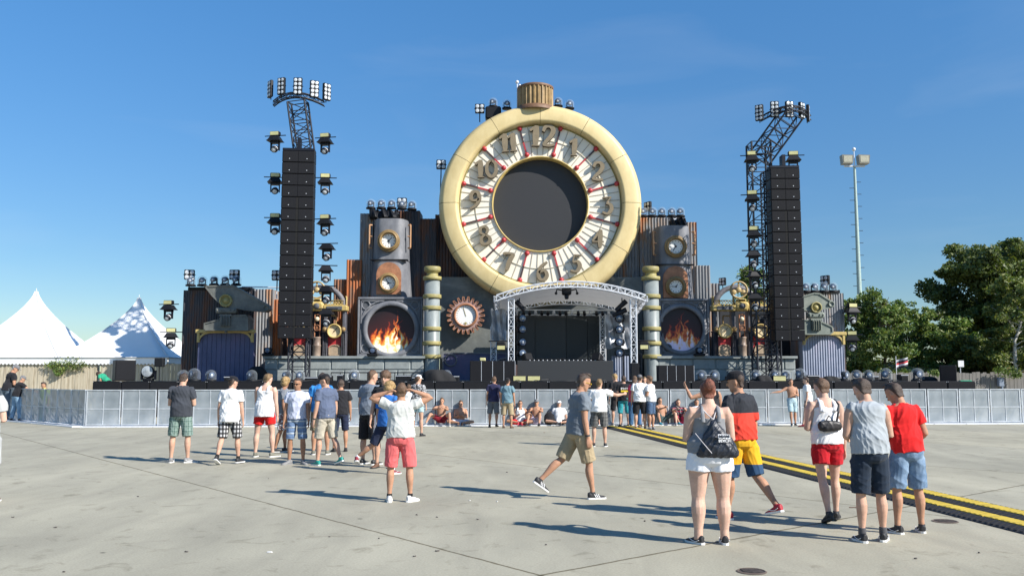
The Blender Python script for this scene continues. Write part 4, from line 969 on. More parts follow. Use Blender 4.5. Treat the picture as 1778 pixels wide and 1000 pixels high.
# ================================================================== THE CLOCK
Y = 46.1; C = W(938.5, 352, Y); sc_ = S(Y) * math.sqrt(1 + ((C.x)/Y)**2 * 0) * 1.004
sc_ = (W(889, 178, Y).z - W(889, 526, Y).z) / 348.0
Rr = 174.5*sc_; t = thing('giant_clock', 'giant cream-gold pocket watch with a round black screen in the middle of its dial', 'clock', (C.x, Y, C.z - Rr))
prof = [(Rr*.80, .55), (Rr*.806, .12), (Rr*.812, .03), (Rr*.825, -.05), (Rr*.84, -.065), (Rr*.945, .0), (Rr*.965, .04), (Rr*.995, .30), (Rr*1.005, .6), (Rr, 1.1), (Rr*.96, 1.3), (.01, 1.3)]
for k in range(12):
    a0 = math.pi/2 + k*math.pi/6 + .0022; a1 = math.pi/2 + (k+1)*math.pi/6 - .0022
    m = MB(); m.lathe((C.x, Y, C.z), (0, 1, 0), [(r_, h) for r_, h in prof], 16, True, a0, a1); m.build('rim_segment', CREAM, t)
MB().lathe((C.x, Y + .03, C.z), (0, 1, 0), [(Rr*.805, .5), (Rr*.815, .04), (Rr*.84, -.04), (Rr*.94, .03), (Rr*.96, .07), (Rr*.985, .4), (Rr*.99, 1.0)], 96).build('rim_joints', CRACK, t)
FY = Y + .42
MB().lathe((C.x, FY, C.z), (0, -1, 0), [(Rr*.815, 0), (Rr*.47, .0)], 96, False).build('dial', mat('dial_white', (.80, .75, .63), .4, 0, .05, .8), t)
MB().lathe((C.x, FY, C.z), (0, -1, 0), [(Rr*.480, .0), (Rr*.480, .10), (Rr*.472, .12), (Rr*.466, .08), (Rr*.466, -.5)], 96).build('inner_rim', GOLD, t)
MB().lathe((C.x, FY, C.z), (0, -1, 0), [(Rr*.80, .01), (Rr*.80, .06), (Rr*.792, .07), (Rr*.789, .01)], 96).build('outer_trim', OLIVE, t)
MB().disc((C.x, FY + .42, C.z), Rr*.472, (0, -1, 0), 96).build('screen', mat('screen_black', (.022, .023, .026), .6, 0, .12, 30, .2, 90), t)
def radial(m, ang_, r0, r1, w_, th, yo):
    M = Matrix.Translation((C.x, FY - yo, C.z)) @ Matrix.Rotation(ang_, 4, 'Y'); m.box(-w_/2, w_/2, 0, th, r0, r1, M)
m = MB()
for k in range(60):
    if k % 5 == 2: continue
    radial(m, (k + .5)*math.pi/30, Rr*.495, Rr*.785, .042, .02, .025)
m.build('dial_lines', mat('dial_line', (.42, .38, .29), .5, 0, .1), t)
MB().lathe((C.x, FY, C.z), (0, -1, 0), [(Rr*.640, .0), (Rr*.640, .042), (Rr*.645, .042), (Rr*.645, 0)], 96, False).build('dial_circle', mat('dial_line2', (.48, .44, .34), .5, 0, .1), t)
REDB = mat('pointer_red', (.42, .035, .04), .4, 0, .1)
for k in range(12):
    a = (k + .5)*math.pi/6; m = MB(); radial(m, a, Rr*.64, Rr*.78, .09, .06, .09); q = m.build('hour_marker', mat('marker_dark', (.055, .03, .03), .5), t)
    m = MB(); radial(m, a, Rr*.51, Rr*.64, .075, .05, .09); m.build('marker_stem', REDB, q)
    for rr in (.51, .783): MB().sphere((C.x + Rr*rr*math.sin(a), FY - .1, C.z + Rr*rr*math.cos(a)), .135, 14, 8).build('marker_ball', REDB, q)
# numerals
def smooth_path(P, n=7):
    P = [Vector(p) for p in P]
    if len(P) < 3: return P
    out = []
    for i in range(len(P) - 1):
        p0, p1, p2, p3 = P[max(i-1, 0)], P[i], P[i+1], P[min(i+2, len(P)-1)]
        for k in range(n):
            t_ = k/n; out.append(.5*((2*p1) + (p2-p0)*t_ + (2*p0-5*p1+4*p2-p3)*t_*t_ + (3*p1-p0-3*p2+p3)*t_**3))
    out.append(P[-1]); return out
DG = {'1': [([(.02, .74), (.16, .86), (.34, .97)], .10), ([(.33, 1.0), (.31, .55), (.30, .03)], .20), ([(.12, .03), (.50, .03)], .09)],
 '2': [([(.06, .72), (.16, .95), (.40, .98), (.54, .80), (.44, .52), (.22, .26), (.08, .06)], .15), ([(.05, .07), (.34, .05), (.62, .10)], .13)],
 '3': [([(.08, .90), (.54, .94)], .10), ([(.52, .93), (.30, .62)], .09), ([(.27, .60), (.50, .52), (.54, .26), (.34, .04), (.06, .12)], .14)],
 '4': [([(.44, .98), (.22, .62), (.03, .34)], .09), ([(.02, .31), (.64, .33)], .11), ([(.46, .96), (.44, .5), (.44, .0)], .17)],
 '5': [([(.18, .94), (.58, .96)], .12), ([(.20, .92), (.14, .54)], .08), ([(.14, .54), (.40, .60), (.55, .36), (.40, .06), (.06, .08)], .15)],
 '6': [([(.50, .98), (.22, .74), (.09, .38), (.20, .06), (.44, .04), (.56, .26), (.44, .50), (.22, .46), (.13, .36)], .14)],
 '7': [([(.04, .84), (.12, .94), (.60, .94)], .13), ([(.58, .93), (.36, .52), (.24, .0)], .17)],
 '8': [([(.34, .52), (.12, .68), (.16, .93), (.40, .97), (.52, .80), (.40, .58)], .12), ([(.36, .55), (.10, .36), (.10, .10), (.32, .02), (.54, .14), (.54, .34), (.38, .52)], .14)],
 '0': [([(.32, .97), (.10, .76), (.07, .30), (.30, .03), (.54, .24), (.56, .70), (.33, .97)], .14)]}
DG['9'] = [([(.62 - x, 1 - y) for x, y in P], w_) for P, w_ in DG['6']]
NUMM = mat('numeral_taupe', (.215, .17, .105), .5, 0, .1)
def numeral(txt, px, py, h, tilt):
    c = W(px, py, FY); H = h*sc_; m = MB(); wtot = .62*len(txt) if txt != '11' else .95; adv = .60 if txt != '11' else .45
    wtot = adv*(len(txt)-1) + .62; k_ = 0; Mt = Matrix.Translation((c.x, 0, c.z)) @ Matrix.Rotation(R_(tilt), 4, 'Y')
    for i, ch in enumerate(txt):
        for P, wd in DG[ch]:
            pts = smooth_path([((x + adv*i - wtot/2)*H, (y - .5)*H) for x, y in P]); n = len(pts); fl = []; fr = []
            for j, p in enumerate(pts):
                d = (pts[min(j+1, n-1)] - pts[max(j-1, 0)]).normalized(); nn = Vector((-d.y, d.x)); u = j/(n-1)
                w2 = wd*H*.5*(.75 + .5*math.sin(math.pi*u)) * (.8 + .45*abs(d.y)); fl.append(p + nn*w2); fr.append(p - nn*w2)
            k_ += 1; y0 = FY - .30 - .004*k_; y1 = FY - .05
            v = [Mt @ Vector((q.x, y0, q.y)) for q in fl] + [Mt @ Vector((q.x, y0, q.y)) for q in fr] + [Mt @ Vector((q.x, y1, q.y)) for q in fl] + [Mt @ Vector((q.x, y1, q.y)) for q in fr]
            fs = []
            for j in range(n-1): fs += [(j, n+j, n+j+1, j+1), (j, j+1, 2*n+j+1, 2*n+j), (n+j, 3*n+j, 3*n+j+1, n+j+1), (2*n+j, 2*n+j+1, 3*n+j+1, 3*n+j)]
            fs += [(0, 2*n, 3*n, n), (n-1, 2*n-1, 4*n-1, 3*n-1)]
            m.add(v, fs)
    nu = m.build('numeral', NUMM, t); nu.data.materials.append(mat('numeral_side_shade', (.055, .04, .025), .6, 0, .2))  # darker side faces: shading of the extruded edges put into the colour
    for p_ in nu.data.polygons:
        if abs(p_.normal.y) < .5: p_.material_index = 1
for txt, px, py, h, tl in (('12', 941, 239, 36, 2), ('1', 997, 258, 30, 4), ('2', 1037, 300, 32, 6), ('3', 1053, 358, 32, 0), ('4', 1037, 415, 32, 2), ('5', 999, 458, 31, 6), ('6', 942, 471, 32, 6), ('7', 883, 455, 31, 4), ('8', 842, 410, 31, -10), ('9', 825, 350, 32, 8), ('10', 844, 295, 31, -2), ('11', 884, 250, 32, -4)): numeral(txt, px, py, h, tl)
# crown
cz = ZP(178, Y) - .25; cw = 31.5*sc_; cc = W(929.5, 165, Y + .7); m = MB(); prof = []; nf = 26; zt = ZP(157, Y + .7)
ring = []
for k in range(nf*4):
    a = 2*math.pi*k/(nf*4); rr = cw*(1.0 if k % 4 < 2 else .93); ring.append((rr*math.cos(a), rr*math.sin(a)))
n = len(ring); m.add([(cc.x + x, Y + .7 + y, z) for z in (cz, zt) for x, y in ring], [(k, (k+1) % n, n + (k+1) % n, n + k) for k in range(n)])
m.build('crown_flutes', BRONZE, t)
m = MB(); m.lathe((cc.x, Y + .7, zt), (0, 0, 1), [(cw*1.0, -.02), (cw*1.02, .02), (cw*1.02, .10), (cw*.9, .16), (.01, .2)], 48); m.build('crown_cap', mat('crown_brown', (.16, .085, .045), .6, 0, .2), t); m = MB(); m.lathe((cc.x, Y + .7, cz), (0, 0, 1), [(cw*1.04, -.1), (cw*1.04, .12), (cw*.9, .14)], 48); m.build('crown_collar', mat('crown_brown', (.16, .085, .045), .6, 0, .2), t)
# tower behind the clock that carries it
x0, x1, z0, z1 = RC(800, 300, 1075, 520, 48.5); MB().box(x0, x1, 48.5, 49.5, DZ, z1).build('support_tower', DKCORR, t)
p = W(898, 178, Y + .8); tt = MB(); tt.tube((p.x, Y + .9, p.z - .3), (p.x, Y + .9, ZP(146, Y + .9)), .025); tt.sphere((p.x, Y + .9, ZP(143, Y + .9)), .1, 8, 6); tt.sphere((p.x + .14, Y + .9, ZP(149, Y + .9)), .08, 8, 6)
tag(tt.build('weather_sensor', ALUW), 'small white weather sensor on a thin pole beside the bronze crown', 'sensor')
p = W(857, 200, 47.4); tag(MB().bbox(p.x - .45, p.x + .42, 47.1, 47.8, p.z - .3, ZP(187, 47.4), .08).build('light_block', BLACK), 'black block under the domed light at the upper left of the clock', 'block')

# ================================================================== gilded machines
def machine(cx, label):
    Y = 45.5; k = S(Y); c = W(cx, 560, Y); X = c.x; t = thing('gilded_machine', label, 'machine prop', (X, Y, PZ))
    def bx(m, a, y0, b, y1, ya, yb, bev=.02): m.bbox(X + a*k, X + b*k, Y + ya, Y + yb, ZP(y1, Y), ZP(y0, Y), bev)
    DKM = mat('pilaster_grey', (.085, .085, .10), .5, 0, .25); m = MB(); TAN = mat('tan_panel', (.36, .27, .18), .6, 0, .15)
    for sx in (-1, 1):
        for (a, b) in ((9.5, 18.5), (42, 50)):
            lo_, hi = (a, b) if sx > 0 else (-b, -a); p = MB()
            for j in range(3): w_ = (hi-lo_)/3; bx(p, lo_ + j*w_ + .3, 577, lo_ + (j+1)*w_ - .3, 618, -.1, .5, .03)
            bx(p, lo_ - .5, 574.5, hi + .5, 577, -.16, .5); bx(p, lo_ + 1, 538, hi - 1, 574.4, 0, .5, .04); p.build('pilaster', DKM, t)
            MB().sphere((X + (lo_+hi)/2*k, Y - .14, ZP(572, Y)), .13, 14, 10).build('ball', BRONZE, t)
    cb = MB()
    for sx in (-1, 1):
        lo_, hi = (11, 52) if sx > 0 else (-52, -11); bx(cb, lo_, 530.5, hi, 540, -.22, .4, .03)
        bx(cb, lo_ + 1, 514, lo_ + 4 if sx < 0 else lo_ + 4, 530.4, -.1, .1, .05); bx(cb, hi - 4, 514, hi - 1, 530.4, -.1, .1, .05)
        a, b = (15, 45) if sx > 0 else (-45, -15)
        bx(cb, a, 521, b, 522.5, -.05, .05); bx(cb, a, 528.5, b, 530.3, -.05, .05)
        for j in range(6):
            xa, xb_ = X + (a + (b-a)*j/6)*k, X + (a + (b-a)*(j+1)/6)*k; zt, zb = ZP(522.5, Y), ZP(528.5, Y); cb.tube((xa, Y, zt), (xb_, Y, zb), .02, None, 4); cb.tube((xa, Y + .01, zb), (xb_, Y + .01, zt), .02, None, 4)
    bx(cb, -12, 524, 12, 540, -.26, .4, .1); bx(cb, -8, 519, 8, 524, -.2, .3, .1)
    cb.build('cornice', GOLD, t)
    q = MB()
    for sx in (-1, 1):
        lo_, hi = (17, 44) if sx > 0 else (-44, -17); bx(q, lo_, 532.3, hi, 538.2, -.25, -.2, .01)
    q.build('cornice_panel', STEELD, t)
    MB().lathe((X, Y - .26, ZP(532, Y)), (0, -1, 0), [(.15, 0), (.15, .05), (.09, .09), (.001, .1)], 16).build('rosette', STEELD, t)
    # wheel
    wc = (X - 3*k, Y + .1, ZP(503, Y)); R0 = 15.5*k; wm = MB(); wm.lathe(wc, (0, -1, 0), [(R0, -.08), (R0, .08), (R0*.84, .08), (R0*.84, -.08), (R0, -.08)], 36)
    for a in (0, 2.2, 4.1): wm.tube(wc, (wc[0] + R0*.86*math.sin(a), wc[1], wc[2] + R0*.86*math.cos(a)), .045)
    wm.sphere(wc, .15, 10, 8, 1, .6); wm.sphere((wc[0] - .25, wc[1], wc[2] - .12), .14, 10, 8, 1, .5); wm.sphere((wc[0] + .25, wc[1], wc[2] - .12), .14, 10, 8, 1, .5); wm.build('wheel', mat('wheel_gold', (.42, .31, .14), .5, 0, .15), t)
    # dark hoop behind
    MB().lathe((X, Y + 1.2, ZP(532, Y)), (0, -1, 0), [(42*k, -.15), (42*k, .15), (33*k, .15), (33*k, -.15)], 48, True, 0, math.pi).build('hoop', mat('hoop_grey', (.13, .125, .135), .6, 0, .2), t)
    # side gauges, red panels
    for sx in (-1, 1):
        g_ = X + sx*31*k; r = 12.6*k
        fr = MB(); fr.lathe((g_, Y - .1, ZP(575, Y)), (0, -1, 0), [(r*.9, -.3), (r, 0), (r*1.0, .14), (r*.88, .20), (r*.82, .12), (r*.80, .05)], 32); fo = fr.build('gauge_frame', GOLD, t)
        MB().disc((g_, Y - .16, ZP(575, Y)), r*.82, (0, -1, 0), 28).build('dial', mat('warm_dial', (.72, .60, .38), .4, 0, .08, 2), fo)
        MB().box(-.015, .015, 0, .006, -.12, r*.6, Matrix.Translation((g_, Y - .175, ZP(575, Y))) @ Matrix.Rotation(.7, 4, 'Y')).disc((g_, Y - .18, ZP(575, Y)), .04, (0, -1, 0), 10).build('pointer', mat('dial_brown', (.14, .09, .05), .5), fo)
        p = MB(); p.box(g_ - 12*k, g_ + 12*k, Y + .1, Y + .5, PZ, ZP(584, Y)); p.build('red_panel', RED, t)
        p = MB(); pts = [(g_ - 10.5*k, PZ + .03), (g_ + 10.5*k, PZ + .03)] + [(g_ + 10.5*k*math.cos(a), ZP(604, Y) + 6*k*math.sin(a)) for a in [math.pi*j/10 for j in range(11)]]; p.prism(pts, Y + .02, Y + .1); rim_outline(p, pts, .05, Y - .03, Y + .02); p.build('tan_panel', TAN, t)
        MB().path([(g_, Y + .2, ZP(563, Y)), (g_, Y + .2, ZP(548, Y)), (g_ - sx*12*k, Y + .2, ZP(548, Y))], .04, 6).build('copper_pipe', BRONZE, t)
    # centre contraption
    b = MB(); b.lathe((X, Y, 0), (0, 0, 1), [(7*k, PZ), (7*k, ZP(602, Y)), (7.6*k, ZP(601, Y)), (7.6*k, ZP(599, Y)), (6.6*k, ZP(598, Y)), (6.6*k, ZP(588, Y)), (7.4*k, ZP(587, Y)), (7.4*k, ZP(585, Y)), (.01, ZP(585, Y))], 20); b.build('barrel', ramp_mat('barrel_paint', [(.3, (.14, .10, .08)), (.5, (.24, .18, .14)), (.7, (.35, .27, .2))], 2, (1, 1, 1), .5), t)
    f = MB(); f.path([(X - 4.5*k, Y, ZP(585, Y)), (X - 4.5*k, Y, ZP(546, Y)), (X + 4.5*k, Y, ZP(546, Y)), (X + 4.5*k, Y, ZP(585, Y))], .035, 6); f.lathe((X, Y - .05, ZP(569, Y)), (0, -1, 0), [(5.2*k, -.03), (5.6*k, .02), (5.0*k, .05), (4.5*k, 0)], 20)
    for a in range(3): f.tube((X - 5*k*math.cos(a*1.05), Y - .05, ZP(569, Y) - 5*k*math.sin(a*1.05)), (X + 5*k*math.cos(a*1.05), Y - .05, ZP(569, Y) + 5*k*math.sin(a*1.05)), .018, None, 4)
    f.build('valve_wheel', COPPER, t); MB().sphere((X, Y - .05, ZP(554, Y)), .12, 12, 8).build('bulb', mat('bulb_white', (.75, .65, .45), .3), t)
machine(551, 'gilded steampunk machine with red panels and round gauges, half hidden by the left line array')
machine(1288, 'gilded steampunk machine with red panels, wheel and round gauges right of the right fire picture')
# ================================================================== booth roof and booth
TH = .27
YF_, YB_ = 41.0, 45.2
def arcpt(xa, za, xb, zb, zp, Y, t_):
    xm = (xa + xb)/2; x = xa + (xb-xa)*t_; base = za + (zb - za)*t_; return Vector((x, Y, base + (zp - (za+zb)/2)*4*t_*(1-t_)))
fa, fb, fp = W(862, 521, YF_), W(1121, 525, YF_), W(985, 499, YF_)
zf = (fa.z + fb.z)/2
t = thing('booth_canopy', 'arched silver truss canopy with grey fabric roof over the booth', 'canopy', ((fa.x+fb.x)/2, YF_, DZ))
arc_truss(MB(), lambda u: arcpt(fa.x, zf, fb.x, zf, fp.z, YF_, u), 22, TH, .028).build('front_arch', ALUW, t)
arc_truss(MB(), lambda u: arcpt(fa.x, zf - .45, fb.x, zf - .45, fp.z - .45, YB_, u), 22, TH, .028).build('rear_arch', ALUW, t)
n = 20
for u in (0, 1):
    m = MB()
    a = arcpt(fa.x, zf, fb.x, zf, fp.z, YF_, u); truss(m, a + Vector((0, .2, .13)), Vector((a.x, YB_, a.z - .32)), .24, 8, .022, (0, 0, 1)); m.build('side_truss', ALUW, t)
m = MB(); n = 24; P = [arcpt(fa.x, zf, fb.x, zf, fp.z, 0, k/n) for k in range(n+1)]; rs = random.Random(5); rows = []
for j in range(7): rows.append([(p.x, YF_ + .15 + (YB_-YF_-.3)*j/6, p.z + TH*.5 + .02 - .45*j/6 - .06*math.sin(math.pi*j/6) + rs.uniform(-.012, .012)) for p in P])
vs = [q for r in rows for q in r]; m.add(vs, [(j*(n+1)+k, j*(n+1)+k+1, (j+1)*(n+1)+k+1, (j+1)*(n+1)+k) for j in range(6) for k in range(n)], True)
FAB = mat('grey_fabric', (.26, .26, .255), .7, 0, .25, 1.5, .3, 6); ft = FAB.node_tree; ftr = ft.nodes.new('ShaderNodeBsdfTranslucent'); ftr.inputs[0].default_value = (.34, .34, .33, 1); fmx = ft.nodes.new('ShaderNodeMixShader'); fmx.inputs[0].default_value = .5
ft.links.new(ft.nodes['Principled BSDF'].outputs[0], fmx.inputs[1]); ft.links.new(ftr.outputs[0], fmx.inputs[2]); ft.links.new(fmx.outputs[0], ft.nodes['Material Output'].inputs[0]); m.build('fabric_roof', FAB, t)
for px, Y_ in ((887.5, YF_), (1101, YF_), (1047, YB_), (857, 44.0)):
    c = W(px, 580, Y_); zt = ZP(522, YF_) if Y_ == YF_ else ZP(548, Y_)
    if px == 857: zt = ZP(570, Y_)
    m = MB(); truss(m, (c.x, Y_ + .2, DZ), (c.x, Y_ + .2, zt + .1), .27, 9, .026, (1, 0, 0)); m.build('column', ALUW, t)
    MB().box(c.x - .3, c.x + .3, Y_ - .1, Y_ + .5, DZ + .002, DZ + .05).build('base_plate', ALU, t)
# tarps
def tarp(px0, px1, y0, y1, Y, label, seed, m_):
    x0, x1, z0, z1 = RC(px0, y0, px1, y1, Y); nx, nz_ = 18, 22; rs = np.random.default_rng(seed); m = MB(); vs = []
    ph = rs.uniform(0, 6, 8)
    for j in range(nz_+1):
        for i in range(nx+1):
            u, v = i/nx, j/nz_; d = .10*math.sin(u*14 + ph[0] + 2*v) + .06*math.sin(v*11 + ph[1] + u*5) + .05*math.sin(u*31 + v*7 + ph[2]); pin = .06*math.sin(v*9 + ph[3])*(u - .5)
            vs.append((x0 + (x1-x0)*u + pin, Y + d, z0 + (z1-z0)*v + .05*math.sin(u*9 + ph[4])))
    m.add(vs, [(j*(nx+1)+i, j*(nx+1)+i+1, (j+1)*(nx+1)+i+1, (j+1)*(nx+1)+i) for j in range(nz_) for i in range(nx)], True)
    tag(m.build('tarp', m_), label, 'tarp')
SILV = mat('silver_tarp', (.40, .41, .43), .35, .2, .3, 1.5, .5, 5)
tarp(853, 879, 537, 592, 43.2, 'crumpled silver tarp hanging left of the booth', 1, SILV)
tarp(1052, 1094, 546, 604, 43.2, 'crumpled silver tarp hanging right of the booth screen', 2, SILV)
# screen wall
t = thing('booth_screen', 'wide dark video wall in four upright panels behind the booth desk', 'video screen', (W(972, 600, 45.6).x, 45.6, DZ))
for i, (a, b_, dy) in enumerate(((897, 929, 0), (929, 983, .02), (983, 1020, .04), (1020, 1041, .06))):
    x0, x1, z0, z1 = RC(a, 545, b_, 628, 45.6)
    MB().bbox(x0 + .004, x1 - .004, 45.6 + dy, 45.8, DZ + .6, z1, .01).build('screen_panel', mat('led_panel_%d' % i, [(.034, .038, .04), (.030, .034, .036), (.016, .020, .022), (.012, .016, .018)][i], .5, 0, .1, 20, .1, 60), t)
x0, x1, z0, z1 = RC(893, 545, 1044, 628, 45.9); MB().box(x0, x1, 45.9, 46.0, DZ, z1).build('frame', BLACK, t)
# light bar
t = thing('lamp_bar', 'horizontal silver pipe with a row of small lamps above the booth screen', 'lamp bar', (W(970, 540, 44.9).x, 44.9, ZP(540, 44.9)))
a, b_ = W(893, 538, 44.8), W(1062, 539, 44.8); MB().tube(a, b_, .035).tube(a + Vector((0, 0, -.25)), b_ + Vector((0, 0, -.25)), .03).build('pipe', ALUW, t)
for k in range(16):
    p = a.lerp(b_, (k + .5)/16) + Vector((0, 0, -.12)); m = MB(); m.tube(p + Vector((0, .08, .05)), p + Vector((0, -.12, -.10)), .07, .085, 10); m.tube(p, p + Vector((0, 0, .14)), .02); m.build('lamp', BLACKM if k % 3 else ALU, t)
# hanging cluster
p = W(984, 506, 41.4); t = thing('hanging_lamp_cluster', 'black spotlight cluster hanging from the middle of the canopy arch', 'stage light', (p.x, 41.4, p.z))
MB().bbox(p.x - .22, p.x + .22, 41.3, 41.7, p.z - .16, p.z + .2, .05).build('body', BLACK, t)
MB().tube((p.x, 41.5, p.z - .16), (p.x, 41.45, p.z - .34), .12, .09, 12).build('snout', BLACKM, t)
for sx in (-1, 1): MB().path([(p.x + sx*.2, 41.5, p.z + .05), (p.x + sx*.45, 41.5, p.z + .12), (p.x + sx*.5, 41.5, p.z - .05)], .03).sphere((p.x + sx*.5, 41.5, p.z - .08), .07, 8, 6).build('side_lamp', BLACKM, t)
# side moving lights in vertical columns
def colight():
    t = thing('round_moving_light', 'x', 'stage light'); m = MB(); m.box(-.2, .2, .1, .22, -.15, .15); m.box(-.24, -.19, -.08, .15, -.07, .07); m.box(.19, .24, -.08, .15, -.07, .07); m.build('yoke', BLACKM, t)
    h = MB(); h.lathe((0, 0, 0), (0, -1, 0), [(.001, -.15), (.13, -.12), (.19, 0), (.20, .12), (.18, .16), (.165, .16)], 20); hd = h.build('head', BLACKM, t)
    MB().disc((0, -.15, 0), .165, (0, -1, 0), 20, .03).build('lens', LENSD, hd); MB().disc((0, -.175, 0), .06, (0, -1, 0), 14, .03).build('lens_core', LENS, hd); return Protos(t)
CL = colight()
for px, sd in ((906, 'left'), (1076, 'right')):
    for k, py in enumerate((553, 572, 594, 613)):
        p = W(px, py, 43.0); CL.put((p.x, 43.0, p.z), R_(18 if sd == 'left' else -12), 1.0, 'round moving light in the column %s of the booth screen, %s from the top' % (sd, NTH[k]), 'moving lights beside the booth screen')
    p0, p1 = W(px + (5 if sd == 'right' else -5), 540, 43.3), W(px + (5 if sd == 'right' else -5), 645, 43.3); tag(MB().tube((p0.x, 43.3, DZ), (p0.x, 43.3, p0.z), .04).build('lamp_pole', BLACKM), 'black upright pole holding the %s column of booth lights' % sd, 'pole')
# black hanging fixtures under the right and left of the canopy
for k, (px, py, dx, lb) in enumerate(((1080, 530, .5, 'upper'), (1078, 545, .65, 'lower'), (902, 530, -.4, 'single'))):
    p = W(px, py, 41.8); t = thing('spotlight', 'long black spotlight hanging under the canopy, %s' % ('right side, the upper one' if k == 0 else 'right side, the lower one' if k == 1 else 'left side'), 'stage light', p)
    MB().tube(p + Vector((-dx*.6, 0, -.25 if k != 1 else -.08)), p + Vector((dx*.4, 0, .2)), .10, .13, 12).build('barrel', BLACKM, t); MB().tube(p + Vector((0, 0, 0)), p + Vector((0, 0, .35)), .025).build('clamp', BLACKM, t)
# desk
x0, x1, z0, z1 = RC(898, 626, 1065, 665, 41.2); t = thing('dj_desk', 'wide black desk with a dark screen front and mixing gear on top', 'desk', ((x0+x1)/2, 41.2, DZ))
MB().bbox(x0, x1, 41.2, 42.4, DZ + .003, z1, .02).build('front', mat('desk_front', (.026, .028, .030), .6, 0, .15, 30, .1, 60), t)
m = MB(); rs = random.Random(2)
for k in range(18):
    x = x0 + .5 + (x1-x0-1)*k/18; h = rs.uniform(.03, .12); m.bbox(x, x + rs.uniform(.12, .3), 41.6, 42.0, z1, z1 + h, .01)
m.build('mixers', BLACK, t)
m = MB(); [m.sphere((x0 + .6 + k*(x1-x0-1.2)/16, 41.55, z1 + .02), .03, 6, 4) for k in range(17)]; m.build('knobs', ALU, t)
for sx, px in ((1, 915), (-1, 1037)):
    p = W(px, 620, 41.7); m = MB(); M = Matrix.Translation(p) @ Matrix.Rotation(R_(sx*35), 4, 'Z') @ Matrix.Rotation(R_(-25), 4, 'X'); m.bbox(-.22, .22, -.15, .2, -.22, .16, .03, M)
    q = thing('monitor_speaker', 'tilted black monitor speaker at the %s end of the desk' % ('left' if sx > 0 else 'right'), 'speaker', p); m.build('cabinet', BLACK, q); MB().box(-.19, .19, -.165, -.152, -.19, .13, M).build('grille', GRILLE, q)
x0, x1, z0, z1 = RC(888, 633, 898, 662, 41.0); tag(MB().bbox(x0, x1, 41.0, 41.5, DZ + .002, z1, .02).build('brown_case', mat('case_brown', (.075, .045, .04), .7)), 'narrow brown case at the foot of the left canopy column', 'case')
x0, x1, z0, z1 = RC(1096, 630, 1110, 655, 41.0); tag(MB().bbox(x0, x1, 41.0, 41.5, DZ + .002, z1, .02).build('dark_case', BLACK), 'dark upright case at the foot of the right canopy column', 'case')
x0, x1, z0, z1 = RC(1062, 618, 1092, 652, 43.6); tag(MB().corr(x0, x1, DZ, z1, 43.6, .12, .03, .1).build('violet_sheet', PURC), 'small violet corrugated sheet between desk and right canopy column', 'metal sheet')
# upright cabinets
cb = thing('upright_cabinet', 'x', 'speaker'); MB().bbox(-.27, .27, 0, .7, 0, .95, .012).build('cabinet', BLACK, cb); MB().box(-.245, .245, -.018, 0, .03, .92).build('grille', GRILLE, cb)
MB().box(.25, .268, -.022, -.003, .02, .93).build('corner_strip', ALU, cb); CBP = Protos(cb)
for g0, sd, n in ((817, 'left', 4), (1142, 'right', 4)):
    for k in range(n):
        p = W(g0 + 9 + k*(19.5 if sd == 'left' else 15.5), 650, 40.3 + (0 if sd == 'left' else .1)); CBP.put((p.x, p.y, DZ + .003), 0, 1.0 if sd == 'left' else .98 * .8 + .0, 'black upright speaker cabinet in the group %s of the booth, %s from the left' % (sd, NTH[k]), 'upright cabinets beside the booth')
# outer speaker cabinets
def cab(px0, px1, y0, y1, Y, label, rz=0, base=None):
    x0, x1, z0, z1 = RC(px0, y0, px1, y1, Y); t = thing('speaker_cabinet', label, 'speaker', ((x0+x1)/2, Y, z0)); w_ = (x1-x0)
    M = Matrix.Translation(((x0+x1)/2, Y, 0)) @ Matrix.Rotation(R_(rz), 4, 'Z'); ww = w_/2/(math.cos(R_(rz)) + .8*abs(math.sin(R_(rz))))
    MB().bbox(-ww, ww, 0, .8*w_, z0, z1, .02, M).build('cabinet', BLACK, t); MB().box(-ww + .04, ww - .04, -.016, -.002, z0 + .05, z1 - .05, M).build('grille', GRILLE, t)
cab(197, 239, 625, 661, 38.3, 'large black speaker cabinet standing on the left end of the subwoofers', 32)
cab(1630, 1663, 634, 668, 38.4, 'large black speaker cabinet near the right end of the subwoofers', -25)
p = W(277, 629, 38.2); t = thing('stand_speaker', 'small black speaker on a thin stand in front of the left tent', 'speaker', (p.x, 38.2, DZ))
MB().bbox(p.x - .19, p.x + .19, 38.1, 38.35, p.z - .19, p.z + .19, .02).build('cabinet', BLACK, t); MB().tube((p.x, 38.25, DZ), (p.x, 38.25, p.z - .18), .02).tube((p.x - .3, 38.25, DZ + .02), (p.x + .2, 38.25, DZ + .02), .03).build('stand', BLACKM, t)
p = W(258, 652, 38.4); t = thing('moving_light', 'bare round moving light left of the small stand speaker', 'stage light', (p.x, 38.4, DZ + .04))
MB().bbox(-.2, .2, -.15, .15, 0, .12, .03, Matrix.Translation((p.x, 38.4, DZ + .04))).build('base', BLACK, t)
m = MB(); m.lathe((p.x, 38.4, DZ + .42), Vector((-.25, -.9, .35)), [(.001, -.22), (.2, -.16), (.27, 0), (.26, .12), (.24, .12)], 20); hd = m.build('head', BLACKM, t)
ax = Vector((-.25, -.9, .35)).normalized(); MB().disc(Vector((p.x, 38.4, DZ + .42)) + ax*.115, .24, ax, 20, .05).build('lens', mat('big_lens', (.35, .38, .40), .15, 0, .3, 6), hd)
m = MB(); [m.box(p.x + s_*.29 - .03, p.x + s_*.29 + .03, 38.33, 38.47, DZ + .1, DZ + .5) for s_ in (-1, 1)]; m.build('yoke', BLACKM, t)
